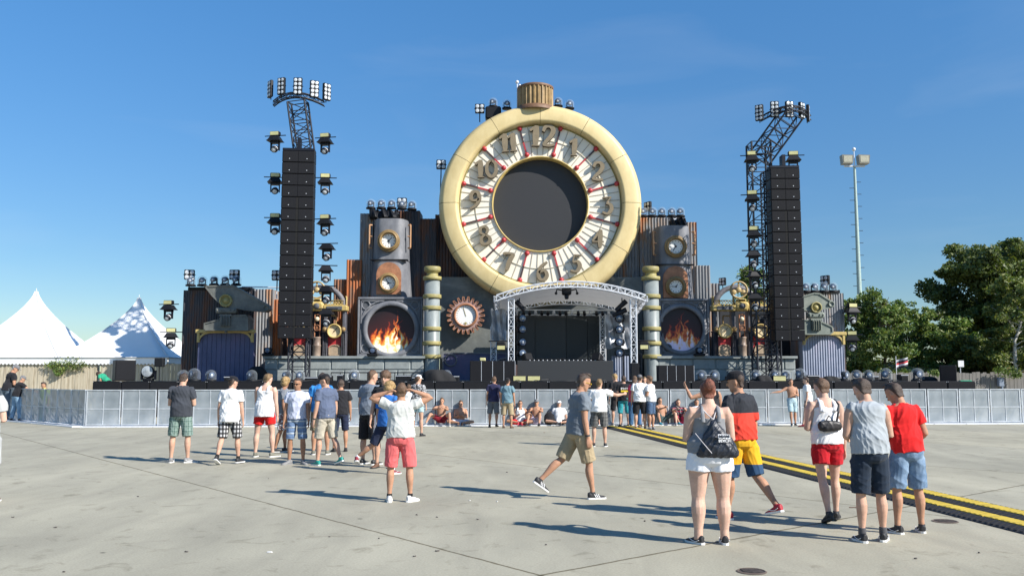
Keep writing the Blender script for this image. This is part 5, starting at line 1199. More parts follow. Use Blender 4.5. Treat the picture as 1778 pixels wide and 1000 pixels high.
for i, (px, Y_, lb) in enumerate(((902, 40.0, 'the left of two by the booth steps'), (927, 40.0, 'the right of two by the booth steps'), (1353, 39.4, 'below the right line array'))):
    p = W(px, 665, Y_); YF.put((p.x, Y_, DZ + .002), 0, 1.0, 'low pale-yellow flood light on the stage floor, ' + lb, 'yellow floor floods')
# cloth-covered heaps, wedges, cases, cables on the deck
def heap(px, w_, h, Y, seed, label):
    p = W(px, 660, Y); m = MB(); rs = np.random.default_rng(seed); n, k = 20, 10; ph = rs.uniform(0, 6, 4); vs = []
    for i in range(k+1):
        tt = i/k
        for j in range(n):
            a = 2*math.pi*j/n; r = w_/2*(math.cos(tt*math.pi/2)**.7)*(1 + .20*math.sin(3*a + ph[3]) + .16*math.sin(5*a + ph[0] + tt*3) + .08*math.sin(9*a + ph[1])); vs.append((p.x + r*math.cos(a), Y + r*.7*math.sin(a), DZ + .002 + h*math.sin(tt*math.pi/2)*(1 + .1*math.sin(3*a + ph[2])*(1-tt))))
    m.add(vs, [(i*n+j, i*n+(j+1) % n, (i+1)*n+(j+1) % n, (i+1)*n+j) for i in range(k) for j in range(n)], True)
    tag(m.build('covered_heap', mat('black_cloth', (.012, .012, .013), .9)), label, 'covered gear')
heap(757, 1.35, .55, 39.3, 2, 'gear heap under black cloth at the foot of the left ringed pillar')
heap(448, .9, .75, 44.3, 3, 'gear heap under black cloth near the corrugated sheet left of the left array')
heap(1325, .75, .3, 39.4, 5, 'small gear heap under black cloth below the right tower')
heap(1440, .8, .26, 39.6, 6, 'small gear heap under black cloth below the right wing')
heap(1610, .9, .24, 39.2, 8, 'low gear heap under black cloth left of the right speaker cabinet')
fc = [(540, 22, 40), (568, 14, 40.2), (590, 10, 40.3), (660, 20, 40.1), (700, 26, 40.2), (722, 12, 40.1), (790, 14, 40), (1230, 30, 40.8), (1275, 24, 40.8), (1413, 20, 40.5), (1452, 22, 40.6), (1515, 22, 40.3), (1571, 12, 40.0), (395, 12, 40.2)]
fl = ['long case behind the man in the dark cap', 'small case left of the tall fire picture', 'tiny case next to the stone blocks', 'case below the left fire picture', 'wide case left of the left ringed pillar', 'narrow case beside the left ringed pillar', 'case between pillar and upright cabinets', 'wide case below the right fire picture', 'case below the right gilded machine', 'case below the right line array', 'case below the light violet sheet', 'case between the domed lights right of the wing', 'small case under the striped flag', 'small case below the dark violet boards']
for i, (px, wpx, Y_) in enumerate(fc):
    p = W(px, 655, Y_); w_ = wpx*S(Y_); h = .22 + .14*((i*37) % 5)/5; t = thing('flight_case', 'low black equipment case, ' + fl[i], 'equipment case', (p.x, Y_, DZ))
    MB().bbox(p.x - w_/2, p.x + w_/2, Y_, Y_ + .5, DZ + .003, DZ + h, .02).build('box', BLACK, t)
    MB().box(p.x - w_/2 - .006, p.x + w_/2 + .006, Y_ - .012, Y_ + .02, DZ + h - .05, DZ + h - .02).build('edge_strip', ALU, t)
m = MB(); rs = random.Random(9)
for k in range(16):
    x = rs.uniform(-13, 17); pts = [(x, 39.3 + rs.uniform(0, .6), DZ + .02)]
    for j in range(5): pts.append((pts[-1][0] + rs.uniform(.1, .5), pts[-1][1] + rs.uniform(-.2, .2), DZ + .02 + abs(rs.gauss(0, .05))))
    m.path(pts, .018, 4)
tag(m.build('cables', mat('black_cable', (.02, .02, .02), .6)), 'black cables strewn along the stage edge', 'cables', kind='stuff')
# crowd-side black barrier on the deck behind centre: small railing
m = MB()
for k in range(12):
    x = W(575, 650, 40.9).x + k*.42; m.tube((x, 40.9, DZ), (x, 40.9, DZ + .42), .02, None, 5)
a = W(575, 650, 40.9).x; m.tube((a, 40.9, DZ + .42), (a + 11*.42, 40.9, DZ + .42), .025, None, 6); tag(m.build('low_railing', BLACKM), 'low black railing in front of the left stone platform', 'railing')
# round wire hoop lights on platforms
for px, lb in ((614, 'left'), (1384, 'right')):
    p = W(px, 645, 41.2); r = 10.5*S(41.2); tag(MB().lathe((p.x, 41.2, DZ + r*1.0), (0, -1, 0), [(r, -.03), (r*1.03, 0), (r, .03), (r*.96, 0), (r, -.03)], 36).build('wire_hoop', ALU), 'thin round metal hoop standing behind the %s stage edge lights' % lb, 'hoop')
# small black movers on platforms
for px, py, Y_, lb in ((463, 603, 44.6, 'on the left end of the left stone platform'), (646, 603, 44.5, 'in front of the left fire picture'), (1216, 604, 44.5, 'in front of the right fire picture')):
    p = W(px, py + 15, Y_); t = thing('floor_light', 'small black moving light ' + lb, 'stage light', (p.x, Y_, p.z)); z = PZ + .003
    MB().bbox(p.x - .28, p.x + .28, Y_ + .05, Y_ + .4, z, z + .12, .03).build('base', BLACK, t); MB().bbox(p.x - .2, p.x + .2, Y_ + .08, Y_ + .36, z + .12, z + .42, .06).build('head', BLACKM, t)
    MB().disc((p.x, Y_ + .075, z + .27), .12, (0, -1, 0), 14, .02).build('lens', LENSD, t)
# lamps on poles beside canopy
for px, py, lb in ((870, 601, 'left'), (1118, 600, 'right')):
    p = W(px, py, 42.2); t = thing('side_flood', 'yellow-glassed flood light on a horizontal bar at the %s canopy column' % lb, 'flood light', p)
    MB().bbox(p.x - .22, p.x + .22, 42.1, 42.4, p.z - .2, p.z + .2, .04).build('housing', BLACK, t); MB().box(p.x - .18, p.x + .18, 42.085, 42.098, p.z - .16, p.z + .02).build('glass', YEL, t)
    MB().tube((p.x - .6, 42.45, p.z + .25), (p.x + .6, 42.45, p.z + .25), .03).build('bar', BLACKM, t)
p = W(838, 634, 41.6); t = thing('side_flood', 'small yellow flood light on a thin stand above the left upright cabinets', 'flood light', p); MB().bbox(p.x - .14, p.x + .14, 41.6, 41.75, ZP(624, 41.6) - .08, ZP(624, 41.6) + .08, .03).build('housing', YEL, t); MB().tube((p.x, 41.7, DZ), (p.x, 41.7, ZP(627, 41.6)), .02).build('stand', BLACKM, t)

# ================================================================== PA towers
def line_array(pxc, ytop, ybot, Y, label, rz, n=16, wpx=56):
    c = W(pxc, (ytop+ybot)/2, Y); zt, zb = ZP(ytop, Y), ZP(ybot, Y); wd = wpx*S(Y); h = (zt-zb)/n
    t = thing('line_array', label, 'line array', (c.x, Y, zb)); xs = W(pxc, 400, Y).x
    for k in range(n):
        z = zt - h*(k+1); lean = .16*(max(0, k - n*.55)/n)**1.5*6
        M = Matrix.Translation((xs, Y - .0 + lean*0, z)) @ Matrix.Rotation(R_(rz), 4, 'Z') @ Matrix.Rotation(R_(max(0, k - n*.4)*.35), 4, 'X')
        MB().bbox(-wd/2, wd/2, 0, .75, .008, h - .008, .02, M).build('speaker_box', BLACK, t)
        g_ = MB(); g_.box(-wd/2 + .04, -.07 if k > 3 else -.01, -.02, -.002, .03, h - .03, M); g_.box(.07 if k > 3 else .01, wd/2 - .04, -.02, -.002, .03, h - .03, M); g_.build('grille', GRILLE, t)
        if k > 3: MB().box(-.06, .06, .02 - .024, .0, .02, h - .02, M).build('horn_slot', mat('slot_black', (.006, .006, .006), .9), t)
        MB().tube(M @ Vector((-wd*.27, -.022, h*.3)), M @ Vector((-wd*.27, -.03, h*.3)), .022).tube(M @ Vector((wd*.27, -.022, h*.3)), M @ Vector((wd*.27, -.03, h*.3)), .022).build('badge', ALU, t)
    M = Matrix.Translation((xs, Y, zt)) @ Matrix.Rotation(R_(rz), 4, 'Z')
    f = MB(); f.bbox(-wd/2, wd/2, .02, .7, 0.003, .14, .02, M); f.box(-.08, .08, .1, .6, .14, .7, M); f.build('rigging_frame', BLACKM, t)
    return xs, zt, zb
lax, laz, _ = line_array(515, 262, 588, 42.2, 'tall hanging line array of black speaker boxes left of the clock', 6)
rax, raz, _ = line_array(1366, 292, 592, 42.2, 'tall hanging line array of black speaker boxes right of the clock', -1, 16, 52)
TR = mat('truss_black', (.016, .018, .026), .5)
# left tower
YT = 43.2
def tpt(px, py, Y=YT): return W(px, py, Y)
base = tpt(519, 640); xb = base.x; t = thing('truss_tower', 'black lattice tower behind the left line array, its top bowing left', 'truss tower', (xb, YT, 0))
m = MB(); truss(m, (xb, YT, DZ), (xb, YT, ZP(262, YT)), .85, 16, .05, (1, 0, 0)); m.build('mast', TR, t)
m = MB(); p1 = tpt(520, 262); p2 = tpt(517, 178, 42.9); p1.x = xb; truss(m, p1, p2, .85, 5, .05, (1, 0, 0)); m.build('head', TR, t)
q = p2; m = MB(); xa, xe = tpt(474, 178).x, tpt(562, 178).x
arc_truss(m, lambda u: Vector((xa + (xe-xa)*u, q.y - .25 + .7*(2*u-1)**2, ZP(172, 42.9) - .22*(2*u-1)**2)), 10, .22, .03); m.build('arched_bar', TR, t)
m = MB(); [m.box(xb + a*1.1 - .15, xb + a*1.1 + .15, YT - .9, YT + .9, 0, .1) for a in (-1, 1)]; m.build('base_plate', BLACKM, t)
for k, (px, py, rz) in enumerate(((468, 155, -58), (488, 150, -25), (517, 150, 3), (546, 155, 28), (568, 160, 52))):
    p = tpt(px, py, 42.5 + .28*abs(k-2)**1.3); FL8.put((p.x, p.y, p.z), R_(rz*.9), .86, 'eight-lamp flood panel on top of the left tower, %s from the left' % ORD[k], 'flood panels on the towers')
# right tower
xb = tpt(1328, 640).x; t = thing('truss_tower', 'black lattice tower left of the right line array, its top leaning right', 'truss tower', (xb, YT, 0))
m = MB(); truss(m, (xb, YT, DZ), (xb, YT, ZP(250, YT)), .95, 18, .05, (1, 0, 0)); m.build('mast', TR, t)
m = MB(); p1 = Vector((xb, YT, ZP(250, YT))); p2 = tpt(1366, 206) + Vector((0, -.9, 0)); truss(m, p1 + Vector((0, 0, -.8)), p2, .9, 5, .045, (1, 0, 0)); m.build('head', TR, t)
m = MB(); xa, xe = tpt(1320, 203).x, tpt(1404, 203).x; q = p2
arc_truss(m, lambda u: Vector((xa + (xe-xa)*u, q.y - .2 + .9*(2*u-1)**2, ZP(207, YT) - .25*(2*u-1)**2 + .1)), 10, .22, .03); m.build('arched_bar', TR, t)
x2 = tpt(1352, 640).x; m = MB(); truss(m, (x2, 44.0, DZ), (x2, 44.0, ZP(300, 44.0)), .6, 20, .04, (1, 0, 0)); m.build('rear_mast', TR, t)
m = MB(); m.box(xb - 1.2, xb + 1.4, YT - .9, YT - .6, 0, .1); m.build('base_plate', BLACKM, t)
for k, (px, py, rz) in enumerate(((1318, 196, -35), (1345, 190, -8), (1371, 190, 10), (1393, 192, 38), (1404, 197, 70))):
    p = tpt(px, py, 42.2 + .22*abs(k-2)); FL8.put((p.x, p.y, p.z), R_(rz), .80, 'eight-lamp flood panel on top of the right tower, %s from the left' % ORD[k], 'flood panels on the towers')
# moving lights on the towers
for px, py, tb, lb in ((478, 243, 1, 'left side of the left line array, topmost'), (478, 315, 1, 'left side of the left line array, second from the top'), (478, 385, 1, 'left side of the left line array, third from the top'),
        (565, 246, 1, 'right side of the left line array, topmost'), (565, 316, 1, 'right side of the left line array, second from the top'), (565, 387, 1, 'right side of the left line array, third from the top'), (568, 430, 0, 'right side of the left line array, fourth from the top'), (566, 468, 0, 'right side of the left line array, fifth from the top'), (567, 504, 0, 'right side of the left line array, sixth from the top'), (567, 543, 0, 'right side of the left line array, lowest'),
        (1305, 277, 1, 'left side of the right tower, topmost'), (1306, 345, 1, 'left side of the right tower, second from the top'), (1309, 407, 1, 'left side of the right tower, third from the top'), (1308, 442, 0, 'left side of the right tower, fourth from the top'), (1310, 478, 0, 'left side of the right tower, fifth from the top'), (1311, 516, 0, 'left side of the right tower, lowest'), (1377, 277, 1, 'just above the right line array'),
        (293, 535, 1, 'at the outer edge of the left wing, upper one'), (297, 583, 1, 'at the outer edge of the left wing, lower one'), (1479, 540, 1, 'at the outer edge of the right wing, upper one'), (1479, 588, 1, 'at the outer edge of the right wing, lower one')):
    Y_ = 42.8 if 400 < px < 1390 else 45.7
    p = W(px, py, Y_); (MOV if tb else MOVP).put((p.x, Y_, p.z), R_(random.Random(px+py).uniform(-14, 14)), 1.0, 'hooded moving light, ' + lb, 'hooded moving lights on the towers and wings')
# ================================================================== PEOPLE
def V(*a): return Vector(a)
def loft(st, n=16, ex=2.0):
    """stations: (centre, u, v, a, b): closed tube as (verts, faces)"""
    vs = []; fs = []
    for c, u, v, a, b in st:
        for k in range(n):
            t_ = 2*math.pi*k/n; ct, sn = math.cos(t_), math.sin(t_)
            if ex != 2.0: ct = math.copysign(abs(ct)**(2/ex), ct); sn = math.copysign(abs(sn)**(2/ex), sn)
            vs.append(c + u*(a*ct) + v*(b*sn))
    m_ = len(st)
    for i in range(m_-1):
        for k in range(n): fs.append((i*n+k, i*n+(k+1) % n, (i+1)*n+(k+1) % n, (i+1)*n+k))
    fs.append(tuple(range(n))[::-1]); fs.append(tuple(range((m_-1)*n, m_*n)))
    return vs, fs
def limb(pts, radii, ref, n=12, flat=1.0):
    """tapered limb along a polyline; ref ~ sideways vector"""
    st = []
    for i, (p, r) in enumerate(zip(pts, radii)):
        d = (pts[min(i+1, len(pts)-1)] - pts[max(i-1, 0)]).normalized()
        u = (ref - d*ref.dot(d)); u = u.normalized() if u.length > .05 else d.orthogonal().normalized()
        st.append((p, u, d.cross(u), r, r*flat))
    return loft(st, n)
class Sh:
    def __init__(s): s.v = []; s.f = []
    def add(s, vf):
        b = len(s.v); s.v += vf[0]; s.f += [tuple(i+b for i in f) for f in vf[1]]; return s
    def ell(s, c, rx, ry, rz, R=None, n=14, m=9):
        vs = []; R = R or Matrix.Identity(3)
        vs.append(c + R @ V(0, 0, rz))
        for i in range(1, m):
            t_ = math.pi*i/m
            for k in range(n):
                a = 2*math.pi*k/n; vs.append(c + R @ V(rx*math.sin(t_)*math.cos(a), ry*math.sin(t_)*math.sin(a), rz*math.cos(t_)))
        vs.append(c + R @ V(0, 0, -rz)); fs = [(0, 1+k, 1+(k+1) % n) for k in range(n)]
        for i in range(m-2):
            for k in range(n): a = 1+i*n; fs.append((a+k, a+n+k, a+n+(k+1) % n, a+(k+1) % n))
        e = len(vs)-1; a = 1+(m-2)*n; fs += [(a+k, e, a+(k+1) % n) for k in range(n)]
        return s.add((vs, fs))
def solid(sh, name, mat_, parent, vox, smooth=2, fold=0.0, seed=0, raw=False, H=1.78, cut=None):
    me = bpy.data.meshes.new('tmp'); me.from_pydata([tuple(p) for p in sh.v], [], sh.f); me.update()
    if not raw:
        o = bpy.data.objects.new('tmp', me); col.objects.link(o)
        md = o.modifiers.new('r', 'REMESH'); md.mode = 'VOXEL'; md.voxel_size = vox; md.adaptivity = 0
        if smooth: m2 = o.modifiers.new('s', 'SMOOTH'); m2.factor = .5; m2.iterations = smooth
        bpy.context.view_layer.update(); dg = bpy.context.evaluated_depsgraph_get(); ev = o.evaluated_get(dg)
        m3 = bpy.data.meshes.new_from_object(ev, depsgraph=dg); bpy.data.objects.remove(o); bpy.data.meshes.remove(me); me = m3; me.name = name
    nv = len(me.vertices)
    if fold and nv:
        co = np.empty(nv*3); me.vertices.foreach_get('co', co); co = co.reshape(-1, 3); no = np.empty(nv*3); me.vertices.foreach_get('normal', no); no = no.reshape(-1, 3)
        rs = np.random.default_rng(seed); d = np.zeros(nv)
        q = co + .03*np.sin(co[:, [2, 0, 1]]*9 + rs.uniform(0, 6, 3)) + .015*np.sin(co[:, [1, 2, 0]]*23 + rs.uniform(0, 6, 3))
        for i in range(9):
            k = rs.normal(size=3)*np.array([1.0, 1.0, .6]); k *= rs.uniform(12, 60)/np.linalg.norm(k); ph = rs.uniform(0, 6); s_ = np.sin(q @ k + ph + 1.2*np.sin(co[:, 2]*7 + ph)); k2 = rs.normal(size=3)*6; msk = np.clip(.5 + .9*np.sin(co @ k2 + rs.uniform(0, 6)), 0, 1.3); d += msk*((1 - np.abs(s_))**1.7 * (22/np.linalg.norm(k))**.5 - .22)
        d = np.maximum(d/9*4.2, -.25); co = co + no*(d*fold)[:, None]; me.vertices.foreach_set('co', co.ravel())
    me.polygons.foreach_set('use_smooth', [True]*len(me.polygons)); me.update()
    for x in (mat_ if isinstance(mat_, (list, tuple)) else [mat_]): me.materials.append(x)
    me.name = name
    return link(bpy.data.objects.new(name, me), parent)

def skin(tone=0):
    c = [(.50, .30, .21), (.42, .23, .145), (.56, .36, .27), (.34, .18, .11)][tone]
    m = mat('skin_%d' % tone, c, .6, 0, .14, 7, .10, 60, spec=.25)
    b = m.node_tree.nodes['Principled BSDF']; b.inputs['Subsurface Weight'].default_value = .08; b.inputs['Subsurface Radius'].default_value = (.02, .008, .004); return m
def cloth(name, c, var=.14): return mat('cloth_' + name, c, .9, 0, var, 4, .10, 120, sheen=.1, spec=.15)
def stripes_mat(name, c0, sets, rough=.88, z0=0.0):
    """woven pattern on the cloth itself: sets = (axis, frequency per metre, duty, colour, mix)"""
    if name in _m: return _m[name]
    m = bpy.data.materials.new(name); m.use_nodes = True; t = m.node_tree; b = t.nodes['Principled BSDF']; b.inputs['Roughness'].default_value = rough; b.inputs['Specular IOR Level'].default_value = .2
    co = t.nodes.new('ShaderNodeTexCoord'); sp = t.nodes.new('ShaderNodeSeparateXYZ'); t.links.new(co.outputs['Object'], sp.inputs[0]); cur = None
    for ax, fr, duty, c, k in sets:
        def M_(op, a, v):
            x = t.nodes.new('ShaderNodeMath'); x.operation = op; t.links.new(a, x.inputs[0]) if a is not None else None; x.inputs[1].default_value = v; return x.outputs[0]
        src = sp.outputs['XYZ'.index(ax)]
        if ax == 'X':
            ad = t.nodes.new('ShaderNodeMath'); ad.operation = 'ADD'; t.links.new(src, ad.inputs[0]); mm = t.nodes.new('ShaderNodeMath'); mm.operation = 'MULTIPLY'; mm.inputs[1].default_value = .8; t.links.new(sp.outputs[1], mm.inputs[0]); t.links.new(mm.outputs[0], ad.inputs[1]); src = ad.outputs[0]
        f = M_('FRACT', M_('MULTIPLY', src, fr), 0); th = M_('LESS_THAN', f, duty); fa = M_('MULTIPLY', th, k)
        x = t.nodes.new('ShaderNodeMix'); x.data_type = 'RGBA'; t.links.new(fa, x.inputs['Factor']); x.inputs['B'].default_value = (*c, 1)
        if cur is None: x.inputs['A'].default_value = (*c0, 1)
        else: t.links.new(cur, x.inputs['A'])
        cur = x.outputs['Result']
    t.links.new(cur, b.inputs['Base Color']); _m[name] = m; return m
def bands_mat(name, stops):
    """cloth cut from bands of fabric: (height of lower edge, colour)"""
    m = bpy.data.materials.new(name); m.use_nodes = True; t = m.node_tree; b = t.nodes['Principled BSDF']; b.inputs['Roughness'].default_value = .85; b.inputs['Specular IOR Level'].default_value = .2
    co = t.nodes.new('ShaderNodeTexCoord'); sp = t.nodes.new('ShaderNodeSeparateXYZ'); t.links.new(co.outputs['Object'], sp.inputs[0])
    mm = t.nodes.new('ShaderNodeMath'); mm.operation = 'DIVIDE'; mm.inputs[1].default_value = 2; t.links.new(sp.outputs[2], mm.inputs[0]); r = t.nodes.new('ShaderNodeValToRGB'); r.color_ramp.interpolation = 'CONSTANT'; e = r.color_ramp.elements
    e[0].position = 0; e[0].color = (*stops[0][1], 1); e[1].position = stops[-1][0]/2; e[1].color = (*stops[-1][1], 1)
    for z, c in stops[1:-1]: k = e.new(z/2); k.color = (*c, 1)
    t.links.new(mm.outputs[0], r.inputs[0]); t.links.new(r.outputs[0], b.inputs['Base Color']); return m

def dirv(a, b, c): return V(a, b, c).normalized()
def saggital(flex, ab, side):
    f, a = R_(flex), R_(ab); return V(side*math.sin(a), math.sin(f)*math.cos(a), -math.cos(f)*math.cos(a))
ARM = {'down': ((.16, .02, -1), (.10, .22, -1)), 'phone': ((.18, .12, -1), (-.55, .85, .12)), 'pocket': ((.30, -.05, -1), (-.05, .25, -1)), 'cross': ((.2, .25, -1), (-1, .55, .15)),
       'head': ((1, -.05, .42), (-1, -.35, .22)), 'point': ((.9, .25, -.25), (.75, .8, .15)), 'back': ((.18, -.35, -1), (.12, -.05, -1)), 'fwd': ((.14, .35, -1), (.08, .55, -1)), 'knees': ((.25, .75, -.45), (-.35, .95, .05)), 'ground': ((.35, -.3, -1), (.2, -.1, -1)),
       'out': ((1, .1, -.25), (1, .0, .05)), 'drink': ((.75, .55, .05), (-.9, .35, .75)), 'lean': ((.45, .75, -.55), (.2, 1, -.1))}
def person(label, px, py, H, face=0, top=None, bottom=None, arms=('down', 'down'), legs=((2, 4, 2), (2, 4, 2)), lean=(0, 2), head=(0, 0), tone=0, hair=None, cap=None, shoes=None, socks=None, sex='m', build_=1.0,
           extras=(), sit=False, vox=None, group=None, glasses=None, pos=None, footp=(0, 0), beard=False, toe=(8, 8), watch=False, z0=0.0):
    """px,py: ground pixel between the feet; face: degrees counter-clockwise from facing away from the camera"""
    p0 = Vector(pos) if pos is not None else G(px, py, z0); dist = p0.y
    vx = vox or (0.0085 if dist < 14 else 0.011 if dist < 21 else 0.014)
    s = H/1.757; W_ = build_; near = dist < 21
    fem = sex == 'f'
    lx, ly = R_(lean[0]), R_(lean[1])
    up = V(math.sin(lx), math.sin(ly), math.cos(lx)*math.cos(ly)).normalized(); rt = V(1, 0, 0); rt = (rt - up*rt.dot(up)).normalized(); fw = up.cross(rt)
    P = V(0, 0, 0)
    # ---------- legs
    LG = {}
    for i, sd in enumerate((-1, 1)):
        L = legs[i]; hip = P + V(sd*.088*W_, 0, -.01)*s
        if len(L) == 3 and not isinstance(L[0], tuple): th = saggital(L[0], L[1], sd); shn = saggital(L[0]-L[2], L[1]*.35, sd)
        else: th = V(L[0][0]*sd, L[0][1], L[0][2]).normalized(); shn = V(L[1][0]*sd, L[1][1], L[1][2]).normalized()
        knee = hip + th*.435*s; ank = knee + shn*.415*s; fp = R_(footp[i]); to = R_(toe[i])
        ff = V(sd*math.sin(to), math.cos(to), 0); ff = (ff*math.cos(fp) + V(0, 0, -1)*math.sin(fp)).normalized()
        sv = ff.cross(V(0, 0, 1)).normalized(); fu = sv.cross(ff).normalized()
        if fu.z < 0: fu = -fu
        LG[sd] = (hip, knee, ank, ff, fu, sv, th, shn)
    low = min([(LG[sd][2] - LG[sd][4]*.088*s + LG[sd][3]*k*s).z for sd in LG for k in (-.07, .17)])
    if sit: low = min(low, -.115*s)
    sh = V(0, 0, -low)
    mid = (LG[-1][2] + LG[1][2])/2 if not sit else P
    sh.x = -mid.x; sh.y = -mid.y if not sit else 0
    P = P + sh; LG = {k: (v[0]+sh, v[1]+sh, v[2]+sh) + v[3:] for k, v in LG.items()}
    def T(h, x=0, y=0): return P + up*(h*s) + rt*(x*s) + fw*(y*s)
    # ---------- torso
    B = Sh()
    if fem: prof = [(-.10, .12, .09, -.01), (-.05, .165, .115, -.015), (.02, .178, .118, -.01), (.09, .155, .10, 0), (.17, .125, .088, .005), (.27, .135, .095, .01), (.36, .15, .105, .01), (.415, .150, .098, 0), (.455, .135, .084, -.004), (.485, .10, .07, -.005), (.515, .068, .06, -.005)]
    else: prof = [(-.10, .12, .09, -.01), (-.05, .155, .11, -.015), (.02, .162, .112, -.01), (.09, .15, .10, 0), (.17, .142, .097, .005), (.27, .155, .108, .01), (.36, .172, .12, .008), (.415, .172, .112, -.002), (.45, .162, .098, -.006), (.487, .128, .080, -.009), (.515, .078, .066, -.008)]
    prof = [(h, a*W_, b*W_, y) for h, a, b, y in prof]
    B.add(loft([(T(h, 0, y), rt, fw, a*s, b*s) for h, a, b, y in prof], 20))
    # ---------- head
    hy, hp = R_(head[0]), R_(head[1])
    nb = T(.50, 0, -.01); Hm = Matrix((rt, fw, up)).transposed() @ Matrix.Rotation(hy, 3, 'Z') @ Matrix.Rotation(-hp, 3, 'X')
    hu, hf, hr = Hm @ V(0, 0, 1), Hm @ V(0, 1, 0), Hm @ V(1, 0, 0)
    nt_ = nb + (up*.6 + hu*.4 + fw*.14).normalized()*.060*s
    hs_ = .238*s; chin = nt_ + hu*(-.03*s) + hf*(.012*s)
    def HP(z, x=0, y=0): return chin + hu*(z*hs_) + hr*(x*s) + hf*(y*s)
    HS = [(0.0, .022, .022, .055), (.06, .042, .040, .042), (.16, .056, .058, .026), (.28, .063, .076, .012), (.42, .069, .090, .003), (.55, .074, .097, -.002), (.70, .0755, .099, -.004), (.82, .068, .089, -.006), (.91, .052, .070, -.007), (.97, .032, .044, -.007), (1.0, .012, .018, -.007)]
    B.add(loft([(HP(z, 0, y), hr, hf, a*s, b*s) for z, a, b, y in HS], 18))
    B.add(limb([nb - up*.04*s, nb + (nt_-nb)*.5, HP(.22, 0, -.015), HP(.38, 0, -.02)], [.066*s*W_, .057*s*W_, .054*s, .05*s], rt, 14))
    B.add(limb([HP(.53, 0, .088), HP(.45, 0, .100), HP(.37, 0, .110), HP(.34, 0, .094)], [.007*s, .010*s, .014*s, .011*s], hr, 8))  # nose
    B.ell(HP(.54, 0, .082), .05*s, .014*s, .012*s, Hm, 10, 6)                                           # brow
    B.ell(HP(.235, 0, .080), .024*s, .012*s, .010*s, Hm, 8, 5)                                           # lips
    for sd in (-1, 1): B.ell(HP(.44, sd*.074, -.008), .009*s, .018*s, .030*s, Hm, 8, 6)
    # ---------- arms
    AR = {}
    for i, sd in enumerate((-1, 1)):
        a = ARM[arms[i]] if isinstance(arms[i], str) else arms[i]
        f_ = lambda q: (rt*(q[0]*sd) + fw*q[1] + up*q[2]).normalized()
        du, df = f_(a[0]), f_(a[1]); raise_ = max(0, du.dot(up))
        shd = T(.430 + .045*raise_, sd*(.175 if not fem else .155)*W_, -.008); el = shd + du*.285*s; wr = el + df*.255*s
        AR[sd] = (shd, el, wr, du, df)
        bb = .9 if fem else 1.0; q = bb*W_*s
        B.add(limb([T(.415, sd*.10, -.005), shd - du*.0*s + up*.0, shd + du*.05*s, shd + du*.13*s, shd + du*.22*s, el, el + df*.05*s, el + df*.12*s, wr - df*.03*s, wr], [.058*q, .060*q, .060*q, .052*q, .044*q, .041*q, .043*q, .038*q, .027*q, .025*q], fw, 12))
        # hand: palm, four fingers of different lengths, thumb
        across = df.cross(V(sd, 0, 0)) if abs(df.dot(rt)) < .8 else fw; across = (across - df*across.dot(df)).normalized()   # across the palm (thumb side = +)
        if across.dot(fw + up*.3) < 0: across = -across
        nrm = across.cross(df).normalized()
        if nrm.dot(-rt*sd) < 0: nrm = -nrm                                                                     # palm faces the body
        st = [(wr - df*.01*s, across, nrm, .026*s, .019*s), (wr + df*.03*s, across, nrm, .036*s, .017*s), (wr + df*.07*s, across, nrm, .042*s, .015*s), (wr + df*.092*s, across, nrm, .039*s, .012*s)]
        B.add(loft(st, 10))
        curl = a[2] if len(a) > 2 else .75
        for k, (o_, ln) in enumerate(((.030, .070), (.010, .080), (-.011, .074), (-.030, .058))):
            b0 = wr + df*.085*s + across*o_*s; d1 = (df + nrm*curl*.35).normalized(); d2 = (df*.8 + nrm*curl*(1.0+.1*k)).normalized(); d3 = (df*.35 + nrm*curl*1.5).normalized()
            q1 = b0 + d1*ln*.45*s; q2 = q1 + d2*ln*.32*s; q3 = q2 + d3*ln*.27*s; B.add(limb([b0 - df*.02*s, b0, q1, q2, q3], [.0098*s, .0095*s, .009*s, .0082*s, .0065*s], across, 7))
        b0 = wr + df*.025*s + across*.026*s; d1 = (df*.7 + across*.75 + nrm*.3).normalized(); d2 = (df*.95 + across*.2 + nrm*.35).normalized()
        B.add(limb([b0 - across*.012*s, b0 + d1*.03*s, b0 + d1*.035*s + d2*.03*s, b0 + d1*.035*s + d2*.052*s], [.013*s, .0115*s, .010*s, .008*s], nrm, 7))
    # ---------- leg flesh
    for sd, (hip, knee, ank, ff, fu, sv, th, shn) in LG.items():
        q = s*W_*(1.17 if fem else 1.03); bk = -(V(0, 1, 0) - shn*shn.y); bk = bk.normalized() if bk.length > .1 else V(0, 0, -1)
        if bk.dot(ff) > 0: bk = -bk
        B.add(limb([hip - th*.03*s + V(0, 0, .03*s)*0, hip + th*.06*s, hip + th*.16*s, hip + th*.28*s, knee - th*.05*s, knee], [.078*q, .089*q, .083*q, .069*q, .056*q, .052*q], rt, 14))
        B.add(limb([knee - shn*.02*s, knee + shn*.05*s, knee + shn*.12*s + bk*.012*s, knee + shn*.18*s + bk*.012*s, knee + shn*.27*s + bk*.004*s, knee + shn*.35*s, ank, ank - fu*.035*s], [.050*q, .049*q, .055*q, .053*q, .042*q, .033*q, .033*q, .036*q], rt, 12))
        B.add(loft([(ank - fu*.04*s - ff*.05*s, sv, fu, .028*s, .03*s), (ank - fu*.045*s + ff*.02*s, sv, fu, .036*s, .034*s), (ank - fu*.062*s + ff*.10*s, sv, fu, .038*s, .018*s), (ank - fu*.07*s + ff*.165*s, sv, fu, .025*s, .010*s)], 10))
    body = solid(B, 'person', skin(tone), None, vx, 2)
    tag(body, label, 'person', group)
    # ---------- face details
    for sd in (-1, 1): MB().sphere(HP(.50, sd*.031, .0855), .0125*s, 8, 6).build('eye', mat('eye', (.05, .035, .03), .25), body, True)
